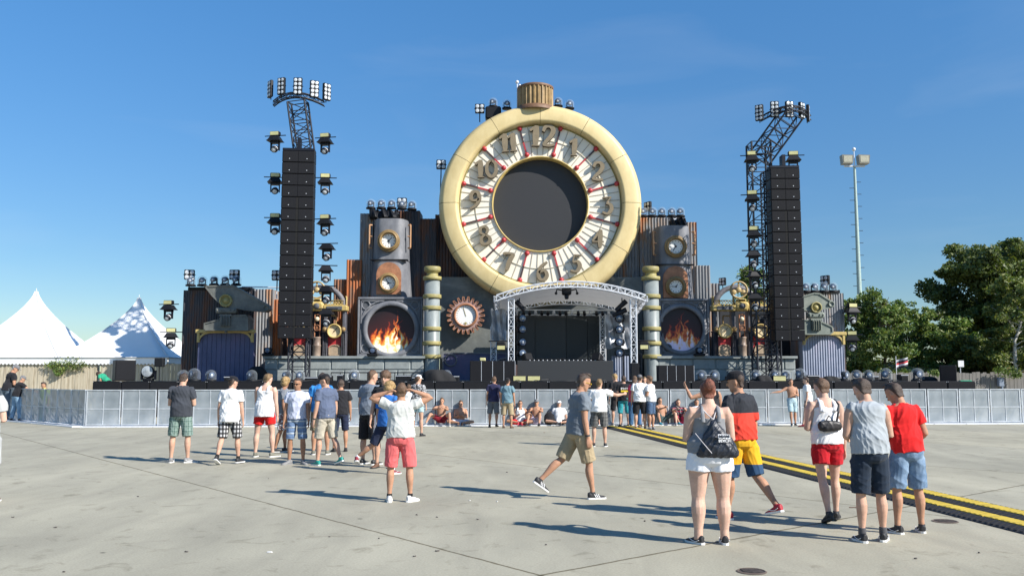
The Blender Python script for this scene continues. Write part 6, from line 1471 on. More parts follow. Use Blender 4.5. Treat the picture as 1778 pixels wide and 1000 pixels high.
    if glasses:
        g_ = MB()
        for sd in (-1, 1):
            vs = [HP(z, sd*x, .103) for z, x in ((.54, .008), (.56, .030), (.55, .056), (.48, .056), (.44, .032), (.47, .010))]; g_.add(vs + [v - hf*.006*s for v in vs], [tuple(range(6)), tuple(range(6, 12))] + [(k, (k+1) % 6, 6+(k+1) % 6, 6+k) for k in range(6)])
            g_.tube(HP(.53, sd*.056, .10), HP(.50, sd*.078, -.005), .003*s, None, 5)
        g_.tube(HP(.54, -.01, .103), HP(.54, .01, .103), .003*s, None, 5); g_.build('sunglasses', glasses, body, True)
    # ---------- hair / cap
    if hair:
        hm, style = hair; h = Sh(); k = 1.0; hm = mat('hair_' + hm, {'brown': (.11, .062, .034), 'dark': (.055, .035, .024), 'blond': (.34, .22, .09), 'auburn': (.15, .045, .022), 'sand': (.19, .12, .055), 'grey': (.25, .25, .25)}[hm], .6, 0, .35, 30, .5, 120)
        if style in ('buzz', 'short', 'fade', 'bun', 'long'):
            g_ = {'buzz': .003, 'short': .010, 'fade': .004, 'bun': .012, 'long': .012}[style]
            def ha(z):
                for q0, q1 in zip(HS[:-1], HS[1:]):
                    if q0[0] <= z <= q1[0]: k_ = (z-q0[0])/(q1[0]-q0[0]); return [q0[i_]+(q1[i_]-q0[i_])*k_ for i_ in (1, 2, 3)]
            st = []
            for z, yf in ((.16, -.052), (.26, -.040), (.34, -.028), (.44, -.012), (.54, .004), (.62, .020), (.70, .045), (.78, .075), (.84, 1), (.92, 1), (.985, 1)):
                a_, b_, y_ = ha(z); e_ = g_ if z > .4 else g_*.6
                bk_ = min(y_ - b_ - e_, (-.079 if z < .5 else 0)); fr_ = min(yf, y_ + b_ + e_); a2 = (a_ + e_*.8) * (1 if z > .45 else .95 if z > .2 else .85)
                st.append((HP(z, 0, (bk_+fr_)/2), hr, hf, a2*s, (fr_-bk_)/2*s))
            st.append((HP(1.0 + g_*2.6, 0, -.004), hr, hf, .042*s, .058*s)); h.add(loft(st, 20, 2.3))
            if style in ('short', 'fade'): h.ell(HP(1.0, 0, .035), .052*s, .055*s, (.018 if style == 'short' else .026)*s, Hm)
            if style == 'bun':
                h.ell(HP(.72, .0, -.125), .066*s, .05*s, .064*s, Hm); rr = random.Random(4)
                for i_ in range(26): a = rr.uniform(0, 6.28); h.ell(HP(.72 + .2*math.sin(a), .048*math.cos(a), -.12 - rr.uniform(0, .03)), .017*s, .017*s, .022*s, None, 6, 4)
            if style == 'long': h.add(limb([HP(.6, 0, -.05), HP(.2, 0, -.07), HP(-.3, 0, -.09), HP(-.6, 0, -.08)], [.08*s, .085*s, .075*s, .03*s], hr, 14, .6))
        elif style == 'curly':
            h.ell(HP(.70, 0, -.012), .100*s, .118*s, .098*s, Hm); h.ell(HP(.42, 0, -.05), .090*s, .074*s, .08*s, Hm); rr = random.Random(len(label))
            for i in range(40):
                a = rr.uniform(0, 6.28); b_ = rr.uniform(-.3, 1.4); d = V(math.cos(a)*math.cos(b_), math.sin(a)*math.cos(b_), math.sin(b_))
                if d.y > .55 and d.z < .6: continue
                h.ell(HP(.66, d.x*.095, d.y*.11 - .012) + hu*d.z*.09*s, .022*s, .022*s, .022*s, None, 6, 4)
        solid(h, 'hair', hm, body, vx*.85, 1, .006, len(label))
    if beard: b_ = Sh(); b_.add(loft([(HP(-.02, 0, .052), hr, hf, .026*s, .026*s), (HP(.08, 0, .045), hr, hf, .046*s, .044*s), (HP(.2, 0, .03), hr, hf, .060*s, .060*s), (HP(.3, 0, .005), hr, hf, .066*s, .066*s)], 14)); solid(b_, 'beard', mat('hair_dark', (.018, .014, .012), .6), body, vx, 1)
    if cap:
        cm, rev = cap; c_ = Sh(); sg = -1 if rev else 1
        c_.add(loft([(HP(.60, 0, -.004), hr, hf, .083*s, .106*s), (HP(.72, 0, -.004), hr, hf, .084*s, .107*s), (HP(.88, 0, -.006), hr, hf, .075*s, .095*s), (HP(1.0, 0, -.006), hr, hf, .052*s, .068*s), (HP(1.05, 0, -.006), hr, hf, .015*s, .02*s)], 18))
        c_.add(loft([(HP(.62, 0, sg*.07), hr, hu, .070*s, .010*s), (HP(.62, 0, sg*.13), hr, hu, .062*s, .008*s), (HP(.59, 0, sg*.175), hr, hu, .035*s, .007*s)], 12)); solid(c_, 'cap', cm, body, vx*.7, 1)
    # ---------- top
    if top:
        kind, tm = top[0], top[1]; t_ = Sh(); hem = top[2] if len(top) > 2 else -.07; loose = top[3] if len(top) > 3 else 1.0
        def pa(h):
            for (h0, a0, b0, y0), (h1, a1, b1, y1) in zip(prof[:-1], prof[1:]):
                if h0 <= h <= h1: k = (h-h0)/(h1-h0); return a0+(a1-a0)*k, b0+(b1-b0)*k, y0+(y1-y0)*k
            return prof[0][1:] if h < prof[0][0] else prof[-1][1:]
        st = []
        if kind in ('tee', 'sleeveless'):
            for h in (hem, hem+.03, .05, .12, .2, .28, .36, .42, .455, .485, .512):
                a, b, y = pa(max(h, -.05)); g_ = (.028 if h < .25 else .020)*loose
                if h > .47: g_ = .006
                if h < .13: a, b, y = max(a, .178*W_), max(b, .132*W_), -.014; g_ = .016*loose
                elif h < .25: a, b = max(a, .158*W_), max(b, .112*W_)
                st.append((T(h, 0, y), rt, fw, (a+g_)*s, (b+g_)*s))
            if kind == 'sleeveless': pass
        else:  # tank: narrow at the shoulders, low back
            top_h = .40 if kind == 'tank' else .37
            for h in (hem, hem+.03, .05, .12, .2, .28, top_h-.03, top_h):
                a, b, y = pa(max(h, -.05)); g_ = (.024 if h < .25 else .012)*loose
                if h < .13: a, b, y = max(a, (.178 if not fem else .184)*W_), max(b, .132*W_), -.014; g_ = .015*loose
                st.append((T(h, 0, y), rt, fw, (a+g_ - (0 if h < .3 else .006))*s, (b+g_)*s))
        t_.add(loft(st, 22))
        if kind in ('tank', 'strap'):
            for sd in (-1, 1):
                r_ = .026 if kind == 'tank' else .018
                for yy in (-.098, .10): 
                    a_, b_, y_ = pa(.36); e_ = (.012 if yy > 0 else -.020)*W_; t_.add(limb([T((.40 if kind == 'tank' else .37)-.05, sd*.080, yy*W_ + e_), T(.425, sd*.088, yy*.98*W_ + e_), T(.465, sd*.084, yy*.72*W_ + e_*.8), T(.495, sd*.078, yy*.35*W_ + e_*.4), T(.512, sd*.074, 0)], [r_*1.5*s, r_*1.25*s, r_*1.1*s, r_*s, r_*s], rt, 8, .6))
        if kind in ('tee',):
            sl = top[4] if len(top) > 4 else .17
            for sd in (-1, 1):
                shd, el, wr, du, df = AR[sd]; t_.add(limb([T(.425, sd*.085, -.005), shd + up*.0*s, shd + du*.05*s, shd + du*sl*.75*s, shd + du*sl*s], [x*s*W_*(.92 if fem else 1) for x in (.062, .069, .074, .073, .072)], fw, 14))
        if kind == 'sleeveless':
            for sd in (-1, 1):
                shd, el, wr, du, df = AR[sd]; t_.add(limb([T(.415, sd*.09, -.005), shd - rt*sd*.015*s + up*.004*s, shd + du*.02*s - rt*sd*.01*s], [x*s*W_ for x in (.066, .069, .066)], fw, 14))
        solid(t_, 'shirt' if kind != 'tee' else 't_shirt', tm, body, vx, 2, .016 if kind != 'strap' else .008, len(label)+3, H=H)
    # ---------- bottom
    if bottom:
        kind, bm = bottom[0], bottom[1]; frac = {'hot': .40, 'short': .62, 'knee': 1.0, 'mid': .85, 'over': 1.12, 'long': 1.95}[kind]; lw = (bottom[2] if len(bottom) > 2 else 1.0)*(1.17 if fem else 1.0); b_ = Sh()
        b_.add(loft([(T(h, 0, y), rt, fw, a*s*W_, b*s*W_) for h, a, b, y in ((-.135, .11, .085, -.012), (-.105, .160, .116, -.018), (-.06, .178 if not fem else .186, .130, -.020), (.0, .184 if not fem else .194, .136, -.018), (.045, .176, .130, -.014), (.07, .160, .112, -.008))], 20))
        for sd, (hip, knee, ank, ff, fu, sv, th, shn) in LG.items():
            pts, rad = [hip - th*.02*s, hip + th*.06*s], [.092*s*W_*(1.1 if fem else 1), .101*s*W_*(1.12 if fem else 1)]; nst = 5; f = .16
            base = .100*lw*W_; endr = (.086 if kind != 'hot' else .098)*lw*W_
            if kind == 'long': endr = .06*lw
            k = .25
            while k < frac - .04:
                p = hip + th*.435*s*k if k <= 1 else knee + shn*.415*s*(k-1); rr = base + (endr-base)*(k/frac)
                pts.append(p); rad.append(rr*s); k += .2
            p = hip + th*.435*s*frac if frac <= 1 else knee + shn*.415*s*(frac-1); pts.append(p); rad.append(endr*s); b_.add(limb(pts, rad, rt, 14))
        solid(b_, 'shorts' if kind != 'long' else 'trousers', bm, body, vx, 2, .013 if kind != 'hot' else .006, len(label)+9)
    # ---------- shoes
    if shoes:
        um, sm_ = shoes[0], shoes[1]
        for sd, (hip, knee, ank, ff, fu, sv, th, shn) in LG.items():
            c_ = Sh(); a_ = ank - fu*.045*s
            c_.add(loft([(a_ - ff*.068*s + fu*.01*s, sv, fu, .024*s, .035*s), (a_ - ff*.045*s + fu*.008*s, sv, fu, .036*s, .045*s), (a_, sv, fu, .040*s, .044*s), (a_ + ff*.05*s - fu*.008*s, sv, fu, .043*s, .036*s), (a_ + ff*.11*s - fu*.018*s, sv, fu, .046*s, .024*s), (a_ + ff*.16*s - fu*.022*s, sv, fu, .038*s, .018*s), (a_ + ff*.188*s - fu*.025*s, sv, fu, .018*s, .010*s)], 14))
            c_.add(limb([a_ + fu*.0*s, a_ + fu*.055*s - ff*.004*s], [.040*s, .038*s], sv, 12))
            so = solid(c_, 'shoe', um, body, max(.006, vx*.75), 1)
            q = Sh(); out = [(-.080, .0), (-.068, .028), (-.03, .036), (.03, .038), (.10, .048), (.15, .043), (.185, .024), (.197, 0)]; pl = out + [(x, -y) for x, y in out[-2:0:-1]]; n_ = len(pl)
            vs = [a_ + ff*x*s + sv*y*s - fu*(.043 - (.016 if x > .15 else 0)*0)*s for x, y in pl] + [a_ + ff*x*s + sv*y*s - fu*.022*s for x, y in pl]
            q.add((vs, [tuple(range(n_))[::-1], tuple(range(n_, 2*n_))] + [(k, (k+1) % n_, n_+(k+1) % n_, n_+k) for k in range(n_)]))
            so2 = solid(q, 'sole', sm_, so, 0, 0, raw=True)
            for pl_ in so2.data.polygons: pl_.use_smooth = False
            if len(shoes) > 2 and near:   # side marks
                for sside in (-1, 1):
                    m = MB()
                    if shoes[2] == 'stripes':
                        for j in range(3):
                            x = .035 + j*.026; w_ = .043; A = a_ + ff*(x+.0)*s + sv*sside*(w_+.003)*s - fu*.02*s; Bq = a_ + ff*(x-.022)*s + sv*sside*(w_-.012)*s + fu*.024*s
                            m.tube(A, Bq, .0055*s, None, 5)
                    else:
                        pts = [a_ + ff*(-.045)*s + sv*sside*.043*s + fu*.004*s, a_ + ff*(.0)*s + sv*sside*.047*s - fu*.014*s, a_ + ff*(.05)*s + sv*sside*.048*s - fu*.008*s, a_ + ff*(.10)*s + sv*sside*.043*s + fu*.012*s]; m.path(pts, .0038*s, 5)
                    m.build('side_mark', mat('shoe_mark_white', (.75, .75, .75), .5), so, True)
            if socks:
                z = limb([a_ + fu*.03*s, ank + (-shn)*socks[1]*s], [.041*s, .039*s], rt, 12); k_ = Sh(); k_.add(z); solid(k_, 'sock', socks[0], body, max(.006, vx*.75), 1)
    if watch and near:
        shd, el, wr, du, df = AR[watch]; m = MB(); m.tube(wr - df*.02*s, wr - df*.045*s, .031*s, .032*s, 14); m.build('wristband', mat('wrist_band', (.05, .05, .05) if watch == -1 else (.6, .65, .6), .5), body, True)
    body.location = p0; body.rotation_euler = (0, 0, R_(face))
    return dict(body=body, T=T, HP=HP, AR=AR, LG=LG, s=s, rt=rt, fw=fw, up=up, pa=None, W_=W_)

WHT = cloth('white', (.78, .78, .77), .03); DGR = cloth('charcoal', (.045, .05, .06)); LGR = cloth('light_grey', (.42, .43, .42)); MGR = cloth('mid_grey', (.19, .205, .225)); BLK = cloth('black', (.02, .02, .023)); NAVY = cloth('navy', (.018, .024, .05)); DNAVY = cloth('dark_navy', (.018, .028, .045))
REDT = cloth('bright_red', (.62, .018, .018), .06); REDS = cloth('red_shorts', (.42, .012, .02), .08); CORAL = cloth('coral', (.62, .13, .13), .05); KHAKI = cloth('khaki', (.36, .285, .175)); SAND = cloth('sand', (.44, .40, .32)); OLV = cloth('olive', (.14, .125, .085)); BLUET = cloth('royal_blue', (.03, .14, .42)); BLUEB = cloth('mid_blue', (.03, .19, .48)); SLATE = cloth('slate_blue', (.10, .125, .19)); DENIM = mat('denim', (.10, .17, .27), .85, 0, .3, 7, .12, 120, c2=(.22, .31, .42), lo=.42, hi=.68); DENIMD = cloth('dark_denim', (.06, .10, .17)); LBLUE = cloth('pale_blue', (.38, .52, .58)); TEAL = cloth('teal', (.04, .30, .34)); TEALT = cloth('dusty_teal', (.14, .23, .27)); PINK = cloth('pink', (.6, .42, .44)); REDP = cloth('pink_red', (.60, .06, .10)); TAUPE = cloth('taupe', (.17, .17, .165)); MAROON = mat('shoe_maroon', (.22, .015, .03), .6)
PLG = stripes_mat('green_plaid', (.17, .25, .22), [('X', 11, .45, (.07, .12, .10), .75), ('Z', 10, .42, (.08, .14, .12), .7), ('X', 22, .12, (.5, .55, .5), .5), ('Z', 20, .12, (.45, .5, .46), .45)])
PLB = stripes_mat('black_plaid', (.55, .55, .55), [('X', 13, .52, (.02, .02, .022), .9), ('Z', 12, .5, (.02, .02, .022), .85)])
PLT = stripes_mat('grey_plaid', (.12, .12, .115), [('X', 14, .4, (.05, .05, .05), .7), ('Z', 12, .15, (.3, .3, .28), .4)])
STRB = stripes_mat('blue_stripes', (.13, .20, .33), [('Z', 8.5, .30, (.42, .47, .50), .85), ('Z', 17, .18, (.06, .09, .16), .6)])
FLOR = ramp_mat('floral_cloth', [(.44, (.62, .66, .66)), (.47, (.16, .07, .06)), (.58, (.10, .16, .20)), (.6, (.65, .68, .68))], 14, (1, 1, 1), .85, constant=True)
WAT = ramp_mat('patterned_black_white', [(.46, (.03, .03, .035)), (.5, (.55, .55, .55)), (.56, (.04, .04, .05))], 16, (1, 1, 1), .85, constant=True)
SB = mat('shoe_black', (.02, .02, .022), .6); SW = mat('shoe_white', (.62, .62, .60), .55); SG = mat('shoe_grey', (.22, .22, .22), .65); SOW = mat('sole_white', (.72, .72, .70), .6); SOB = mat('sole_black', (.03, .03, .03), .7); SBR = mat('shoe_brown', (.14, .075, .045), .6); STL = mat('shoe_teal', (.02, .26, .22), .6); STB = mat('shoe_petrol', (.02, .22, .30), .6); SRD = mat('shoe_red', (.35, .015, .03), .55); SKH = mat('shoe_olive_grey', (.17, .165, .13), .65)
GLB = mat('glasses_black', (.01, .01, .01), .15); GLY = mat('glasses_yellow', (.6, .38, .03), .3); CAPB = cloth('cap_black', (.015, .015, .018)); CAPG = cloth('cap_grey', (.16, .16, .165)); CAPW = cloth('cap_white', (.72, .72, .72)); SKB = cloth('sock_black', (.02, .02, .02)); SKW = cloth('sock_white', (.75, .75, .75))
WALK_A = ((22, 2, 10), (-18, 2, 25)); WALK_B = ((-20, 2, 28), (20, 2, 8)); STAND = ((1, 5, 2), (1, 5, 2)); WIDE = ((3, 9, 3), (3, 9, 3)); KN = ((.28, .78, .56), (.12, .68, -.73))
def hgt(px, ytop, yfoot):
    p = G(px, yfoot); return W(px, ytop, p.y).z * (1/1.0)

# --- left group
person('man in charcoal t-shirt and green plaid shorts, seen from behind looking down at his hands', 311, 803, hgt(307, 642, 803), 2, ('tee', DGR, -.08, 1.1), ('knee', PLG, 1.12), ('phone', 'phone'), ((2, 7, 3), (2, 6, 3)), (0, 3), (8, 28), 0, ('dark', 'short'), shoes=(SG, SOW, 'swoosh'), toe=(10, 60), build_=1.03)
person('man in loose white t-shirt, black cap and black and white plaid shorts, walking away', 395, 806, hgt(397, 650, 806), -2, ('tee', WHT, -.14, 1.3), ('knee', PLB, 1.12), ('down', 'down'), ((-8, 5, 22), (8, 7, 4)), (0, 4), (-30, 10), 0, ('dark', 'buzz'), (CAPB, True), (SB, SOW), (SKB, .05), footp=(28, 0), toe=(0, 20))
person('person in white tank top and red shorts, standing second from the black cap wearer', 458, 793, hgt(455, 644, 793), -6, ('tank', WHT, -.13, 1.3), ('short', REDT, 1.15), ('fwd', 'down'), ((2, 9, 3), (4, 8, 3)), (0, 5), (-20, 15), 2, ('sand', 'short'), shoes=(SKH, SOW), build_=1.05, toe=(10, 35))
person('blond person in grey t-shirt partly behind the white tank top wearer', 486, 785, hgt(480, 650, 785)*.99, -75, ('tee', MGR, -.06), ('knee', FLOR), ('down', 'down'), ((8, 4, 8), (-6, 3, 10)), (0, 2), (60, 8), 3, ('blond', 'curly'), shoes=(SB, SOW))
person('man in white t-shirt, sunglasses and blue striped shorts facing the camera', 514, 806, hgt(517, 652, 806), 180, ('tee', cloth('pale_lilac', (.52, .55, .66), .05), -.05, 1.05), ('knee', STRB), ('down', 'down'), ((0, 5, 2), (0, 5, 2)), (0, 0), (-10, 4), 3, ('dark', 'buzz'), shoes=(SG, SG), glasses=GLB, toe=(35, 35))
person('man in bright blue t-shirt and olive shorts standing behind the sunglasses wearer', 556, 789, hgt(552, 643, 789), 6, ('tee', BLUEB, -.06, 1.1), ('knee', OLV, 1.05), ('down', 'down'), STAND, (0, 3), (-10, 18), 1, ('dark', 'short'), shoes=(SKH, SOW), build_=1.06)
person('man in slate blue t-shirt, black cap and sand shorts turned to the left', 571, 808, hgt(572, 645, 808), 48, ('tee', SLATE, -.07, 1.05), ('knee', SAND, 1.05), ('down', 'down'), ((6, 4, 4), (-12, 4, 18)), (0, 2), (35, 8), 0, ('dark', 'buzz'), (CAPB, False), (STL, SOW), toe=(0, 0), footp=(0, 18), watch=-1)
person('person in black t-shirt mostly hidden behind the slate blue t-shirt', 590, 784, hgt(588, 655, 784), 20, ('tee', BLK), ('knee', NAVY), ('down', 'down'), STAND, (0, 3), (0, 12), 1, ('dark', 'short'), shoes=(SB, SOB))
# --- blue pair and arms-on-head man
person('man with cropped hair in slate grey t-shirt and long black shorts', 640, 806, hgt(634, 638, 806), -32, ('tee', cloth('blue_grey', (.17, .20, .24)), -.06, 1.05), ('over', BLK, 1.15), ('down', 'fwd'), STAND, (0, 3), (-20, 8), 0, ('brown', 'buzz'), shoes=(SB, SOW), build_=1.02)
person('curly blond person in royal blue t-shirt, navy shorts and maroon trainers, stepping left', 650, 822, hgt(640, 656, 822)*.99, -28, ('tee', BLUET, -.08, 1.1), ('knee', NAVY, 1.1), ('down', 'down'), (((.45, -.15, -1), (.95, -.3, -.75)), (2, 4, 4)), (-2, 4), (0, 16), 1, ('blond', 'curly'), shoes=(MAROON, SOW, 'swoosh'), socks=(SKW, .05), watch=1, toe=(40, 20), footp=(14, 0))
a1 = person('man in pale grey t-shirt and coral shorts with both hands clasped behind his head', 694, 871, hgt(692, 660, 871), 4, ('tee', cloth('pale_grey', (.52, .53, .50), .05), -.02, 1.15, .14), ('knee', CORAL, 1.12), (((1, .10, .42), (-.92, -.16, .30)), ((1, .10, .42), (-.92, -.16, .36))), ((1, 6, 2), (1, 6, 2)), (0, 1), (0, 6), 1, ('brown', 'short'), shoes=(SW, SOW, 'stripes'), socks=(SKB, .035), toe=(4, 38), build_=1.02)
person('brown curly-haired person in black t-shirt and white shorts behind the coral shorts', 667, 812, hgt(662, 640, 812), 170, ('tee', BLK), ('knee', WHT), ('down', 'down'), STAND, (0, 0), (0, 4), 0, ('brown', 'curly'), shoes=(SBR, SOB))
person('person in flowered black and white shirt and white cap behind the raised elbow', 724, 757, hgt(722, 648, 757), -20, ('tee', WAT, -.12, 1.2), ('short', cloth('teal_pale', (.35, .5, .52))), ('down', 'down'), STAND, (0, 2), (-20, 5), 0, ('brown', 'short'), (CAPW, False), (SB, SOB))
person('person in white top and white socks seen between coral shorts and flowered shirt', 709, 757, hgt(707, 665, 757), 10, ('tee', WHT), ('knee', WHT), ('down', 'down'), STAND, (0, 2), (0, 5), 0, ('brown', 'short'), shoes=(SW, SOW), socks=(SKW, .12))
# --- seated along the barrier
def at_barrier(px, gap):
    u = (px - CX)/FPX / (math.cos(PITCH)); k = None
    # intersection of the view direction with the barrier line, moved in front of it
    A, D = P0, ddir; ux = (px - CX)/FPX*1.0; t_ = (A.x - ux*A.y*1.005)/(ux*1.005*D.y - D.x); q = A + D*t_; nrm = Vector((D.y, -D.x, 0)); return Vector((q.x, q.y, 0)) + nrm*gap
def seated(label, px, py, face, top, bottom, arms, legs, tone, hair, cap=None, shoes=(SB, SOW), H=1.72, lean=(0, -14), head=(0, 6), **k):
    return person(label, px, py, H, face, top, bottom, arms, legs, lean, head, tone, hair, cap, shoes, sit=True, pos=at_barrier(px, .26) + Vector((0, 0, .03)), **k)
UPK = (((.25, .74, .62), (.05, .62, -.78)), ((.25, .74, .62), (.05, .62, -.78)))
OUTK = (((.55, .62, .50), (.1, .55, -.80)), ((.6, .62, .45), (.25, .65, -.72)))
CROSS = (((.85, .52, .06), (-1, .22, -.08)), ((.85, .52, .10), (-1, .30, -.10)))
STRT = (((.25, .95, -.02), (.15, 1, -.03)), ((.3, .72, .6), (.1, .6, -.78)))
seated('seated person in dark red shorts, leftmost of those sitting at the barrier', 768, 737, 176, None, ('short', cloth('dark_red', (.16, .012, .02))), ('knees', ((.35, .75, -.35), (-.8, .6, -.05))), OUTK, 1, ('brown', 'short'), shoes=(SG, SOW))
seated('seated shirtless person with crossed legs and folded arms beside the dark red shorts', 801, 738, 182, None, ('short', cloth('pale_shorts', (.5, .52, .58))), ('cross', 'cross'), CROSS, 1, ('brown', 'short'), shoes=(SBR, SOB), glasses=GLB)
seated('seated person in white vest and bright red shorts, legs crossed', 902, 736, 178, ('tank', WHT, -.02), ('short', REDT), ('ground', 'phone'), CROSS, 1, ('dark', 'short'), shoes=(SRD, SRD), glasses=GLB)
seated('seated shirtless tanned person hugging a knee next to the red shorts wearer', 929, 736, 168, None, ('short', cloth('lilac', (.42, .36, .46))), ('knees', 'knees'), UPK, 1, ('grey', 'short'), (CAPG, False), (SB, SOB))
seated('seated person in white t-shirt and white cap beside a black backpack', 968, 735, 176, ('tee', WHT), ('short', BLK), ('ground', 'ground'), CROSS, 0, ('brown', 'short'), (CAPW, False), (SB, SOB))
seated('seated person in black shorts half hidden behind the khaki shorts walker', 1022, 734, 165, ('tee', BLK), ('short', BLK), ('ground', 'knees'), STRT, 0, ('brown', 'short'), shoes=(SB, SOB), H=1.6)
seated('seated bare-chested person in teal shoes with one leg stretched, right of the standing group', 1143, 734, 205, None, ('mid', cloth('dark_teal', (.05, .08, .08))), ('ground', 'knees'), OUTK, 1, ('dark', 'short'), shoes=(STB, SOW))
seated('seated person in black and red patterned shirt resting arms on raised knees', 1172, 734, 180, ('tee', stripes_mat('red_black_pattern', (.03, .025, .03), [('Z', 9, .3, (.35, .02, .05), .8), ('X', 9, .25, (.4, .4, .4), .5)])), ('short', cloth('dark_pink', (.4, .03, .09))), ('knees', 'knees'), UPK, 0, ('dark', 'short'), shoes=(SG, SOW))
seated('seated person in white shirt cut off by the woman with the bag', 1203, 735, 176, ('tee', WHT), ('short', BLK), ('knees', 'knees'), UPK, 1, ('dark', 'short'), shoes=(SBR, SOB))
# --- standing at the barrier centre
person('man in navy t-shirt and grey shorts standing at the barrier', 856, 742, hgt(854, 651, 738), -6, ('tee', cloth('navy_print', (.03, .03, .07), .5), -.1, 1.1), ('over', cloth('shorts_grey', (.13, .14, .15)), 1.1), ('down', 'down'), ((0, 5, 2), (-8, 3, 14)), (0, 4), (0, 10), 1, ('brown', 'short'), shoes=(SB, SOB))
person('man in dusty teal shirt, backward cap and khaki shorts standing at the barrier', 881, 743, hgt(880, 654, 740), -12, ('tee', TEALT, -.1, 1.1), ('over', KHAKI, 1.15), ('down', 'down'), STAND, (0, 3), (0, 8), 1, ('dark', 'buzz'), (CAPB, True), (SBR, SOB))
w0 = person('man in grey t-shirt, yellow glasses and khaki cargo shorts striding to the right', 984, 866, hgt(1000, 640, 866), -74, ('tee', cloth('grey_blue_tee', (.155, .18, .205)), -.07, 1.15), ('knee', KHAKI, 1.18), ('down', ((.12, .05, -1), (.08, .22, -1))), ((-27, 2, 22), (15, 1, 8)), (0, 4), (0, 12), 1, ('dark', 'fade'), shoes=(SB, SOW, 'stripes'), glasses=GLY, watch=1, footp=(35, 0), toe=(0, 0))
person('man in white t-shirt and dark plaid shorts stretching his right arm towards the stage', 1041, 775, hgt(1037, 655, 775), -8, ('tee', WHT, -.07, 1.15), ('knee', PLT, 1.1), ('down', 'point'), STAND, (0, 2), (-15, 8), 0, ('sand', 'short'), shoes=(SB, SOW), build_=1.06)
person('man in black t-shirt and black shorts standing left of the yellow printed shirt', 1072, 739, hgt(1069, 646, 739), 20, ('tee', BLK), ('knee', BLK), ('down', 'down'), ((4, 4, 4), (-4, 4, 8)), (0, 5), (15, 15), 0, ('blond', 'short'), shoes=(SG, SOW))
v0 = person('person in black shirt with white letters and a yellow bar on the back', 1084, 741, hgt(1081, 650, 741), 0, ('tee', BLK, -.08, 1.1), ('over', TEAL), ('down', 'down'), STAND, (0, 2), (0, 5), 0, ('dark', 'short'), shoes=(SB, SOB))
person('person in pink-red t-shirt and blue jeans in the standing group', 1103, 743, hgt(1101, 650, 743), -12, ('tee', REDP, -.09, 1.15), ('long', cloth('blue_jeans', (.06, .14, .27)), 1.05), ('down', 'down'), STAND, (0, 3), (0, 8), 1, ('brown', 'long'), shoes=(SBR, SOB), sex='f')
person('person in white t-shirt, grey cap and black shorts in front of the red t-shirt', 1112, 746, hgt(1111, 648, 746), -4, ('tee', WHT, -.08, 1.2), ('knee', BLK, 1.15), ('down', 'down'), STAND, (0, 2), (-10, 5), 0, ('dark', 'buzz'), (CAPG, False), (SB, SOB), build_=1.08)
person('person in teal trousers hidden behind the white t-shirts', 1120, 740, hgt(1120, 652, 740), 170, ('tee', TEAL), ('over', TEAL), ('down', 'down'), STAND, (0, 0), (0, 5), 0, ('sand', 'short'), shoes=(SB, SOB))
person('man in white t-shirt and navy shorts turned left, right end of his group', 1131, 746, hgt(1129, 650, 746), 58, ('tee', WHT, -.06, 1.05), ('knee', DENIMD, 1.1), ('phone', 'phone'), STAND, (0, 2), (0, 5), 1, ('brown', 'short'), shoes=(SG, SOB))
# --- far right at the barrier
person('bare-chested person in pale blue shorts leaning against the barrier on one leg', 1378, 739, hgt(1373, 656, 737), 176, None, ('knee', LBLUE, 1.05), ('phone', ((1, .2, -.55), (1, .2, -.12))), ((-2, 2, 0), (8, -3, 2)), (0, -8), (0, 5), 1, ('brown', 'short'), shoes=(SB, SOW))
person('person in white top and grey shorts near the barrier, beside the bare-chested leaner', 1403, 741, hgt(1410, 652, 741), 70, ('tee', WHT), ('short', cloth('dark_grey_shorts', (.10, .11, .12))), ('down', 'down'), ((14, 3, 4), (-6, 3, 6)), (0, 2), (0, 5), 2, ('dark', 'short'), shoes=(MAROON, SOB))
# --- foreground right
person('person in black tank top and cap raising an arm behind the bag woman', 1238, 800, hgt(1222, 652, 800), 20, ('tank', BLK), ('knee', BLK), (((.95, .35, -.28), (.15, .5, .9)), 'down'), STAND, (0, 2), (20, 0), 1, ('dark', 'buzz'), (CAPB, True), (SB, SOB))
wm = person('woman with auburn bun in grey tank top and white hot pants, carrying a drawstring bag', 1236, 944, hgt(1240, 654, 944), -3, ('strap', cloth('heather_grey', (.22, .225, .235)), .0, 1.0), ('hot', cloth('white_cotton', (.74, .75, .78), .04)), ('phone', 'phone'), ((1, 3, 3), (1, 3, 3)), (0, 2), (0, 14), 2, ('auburn', 'bun'), shoes=(SB, SOW, 'swoosh'), sex='f', build_=1.22, toe=(35, 2))
fm = person('man in dark cap and black, red and yellow striped shirt and shorts', 1306, 905, hgt(1300, 636, 905), 30, ('tee', bands_mat('flag_tee', [(0, (.62, .05, .03)), (1.27, (.03, .033, .04))]), -.03, 1.2, .24), ('knee', bands_mat('flag_shorts', [(0, (.03, .07, .14)), (.66, (.68, .36, .02))]), 1.15), ('down', 'down'), ((10, 3, 4), (-14, 4, 30)), (0, 3), (35, 5), 1, ('dark', 'buzz'), (CAPB, False), (SRD, SOW, 'swoosh'), footp=(0, 15), toe=(0, 0))
tk = person('man in white tank top and red shorts with a black crossbody bag', 1446, 907, hgt(1440, 652, 907), 6, ('tank', WHT, -.04, 1.2), ('short', REDS, 1.2), ('phone', 'down'), ((-8, 2, 14), (6, 3, 4)), (0, 4), (12, 14), 2, ('brown', 'short'), shoes=(SB, SOB), footp=(20, 0), toe=(0, 30))
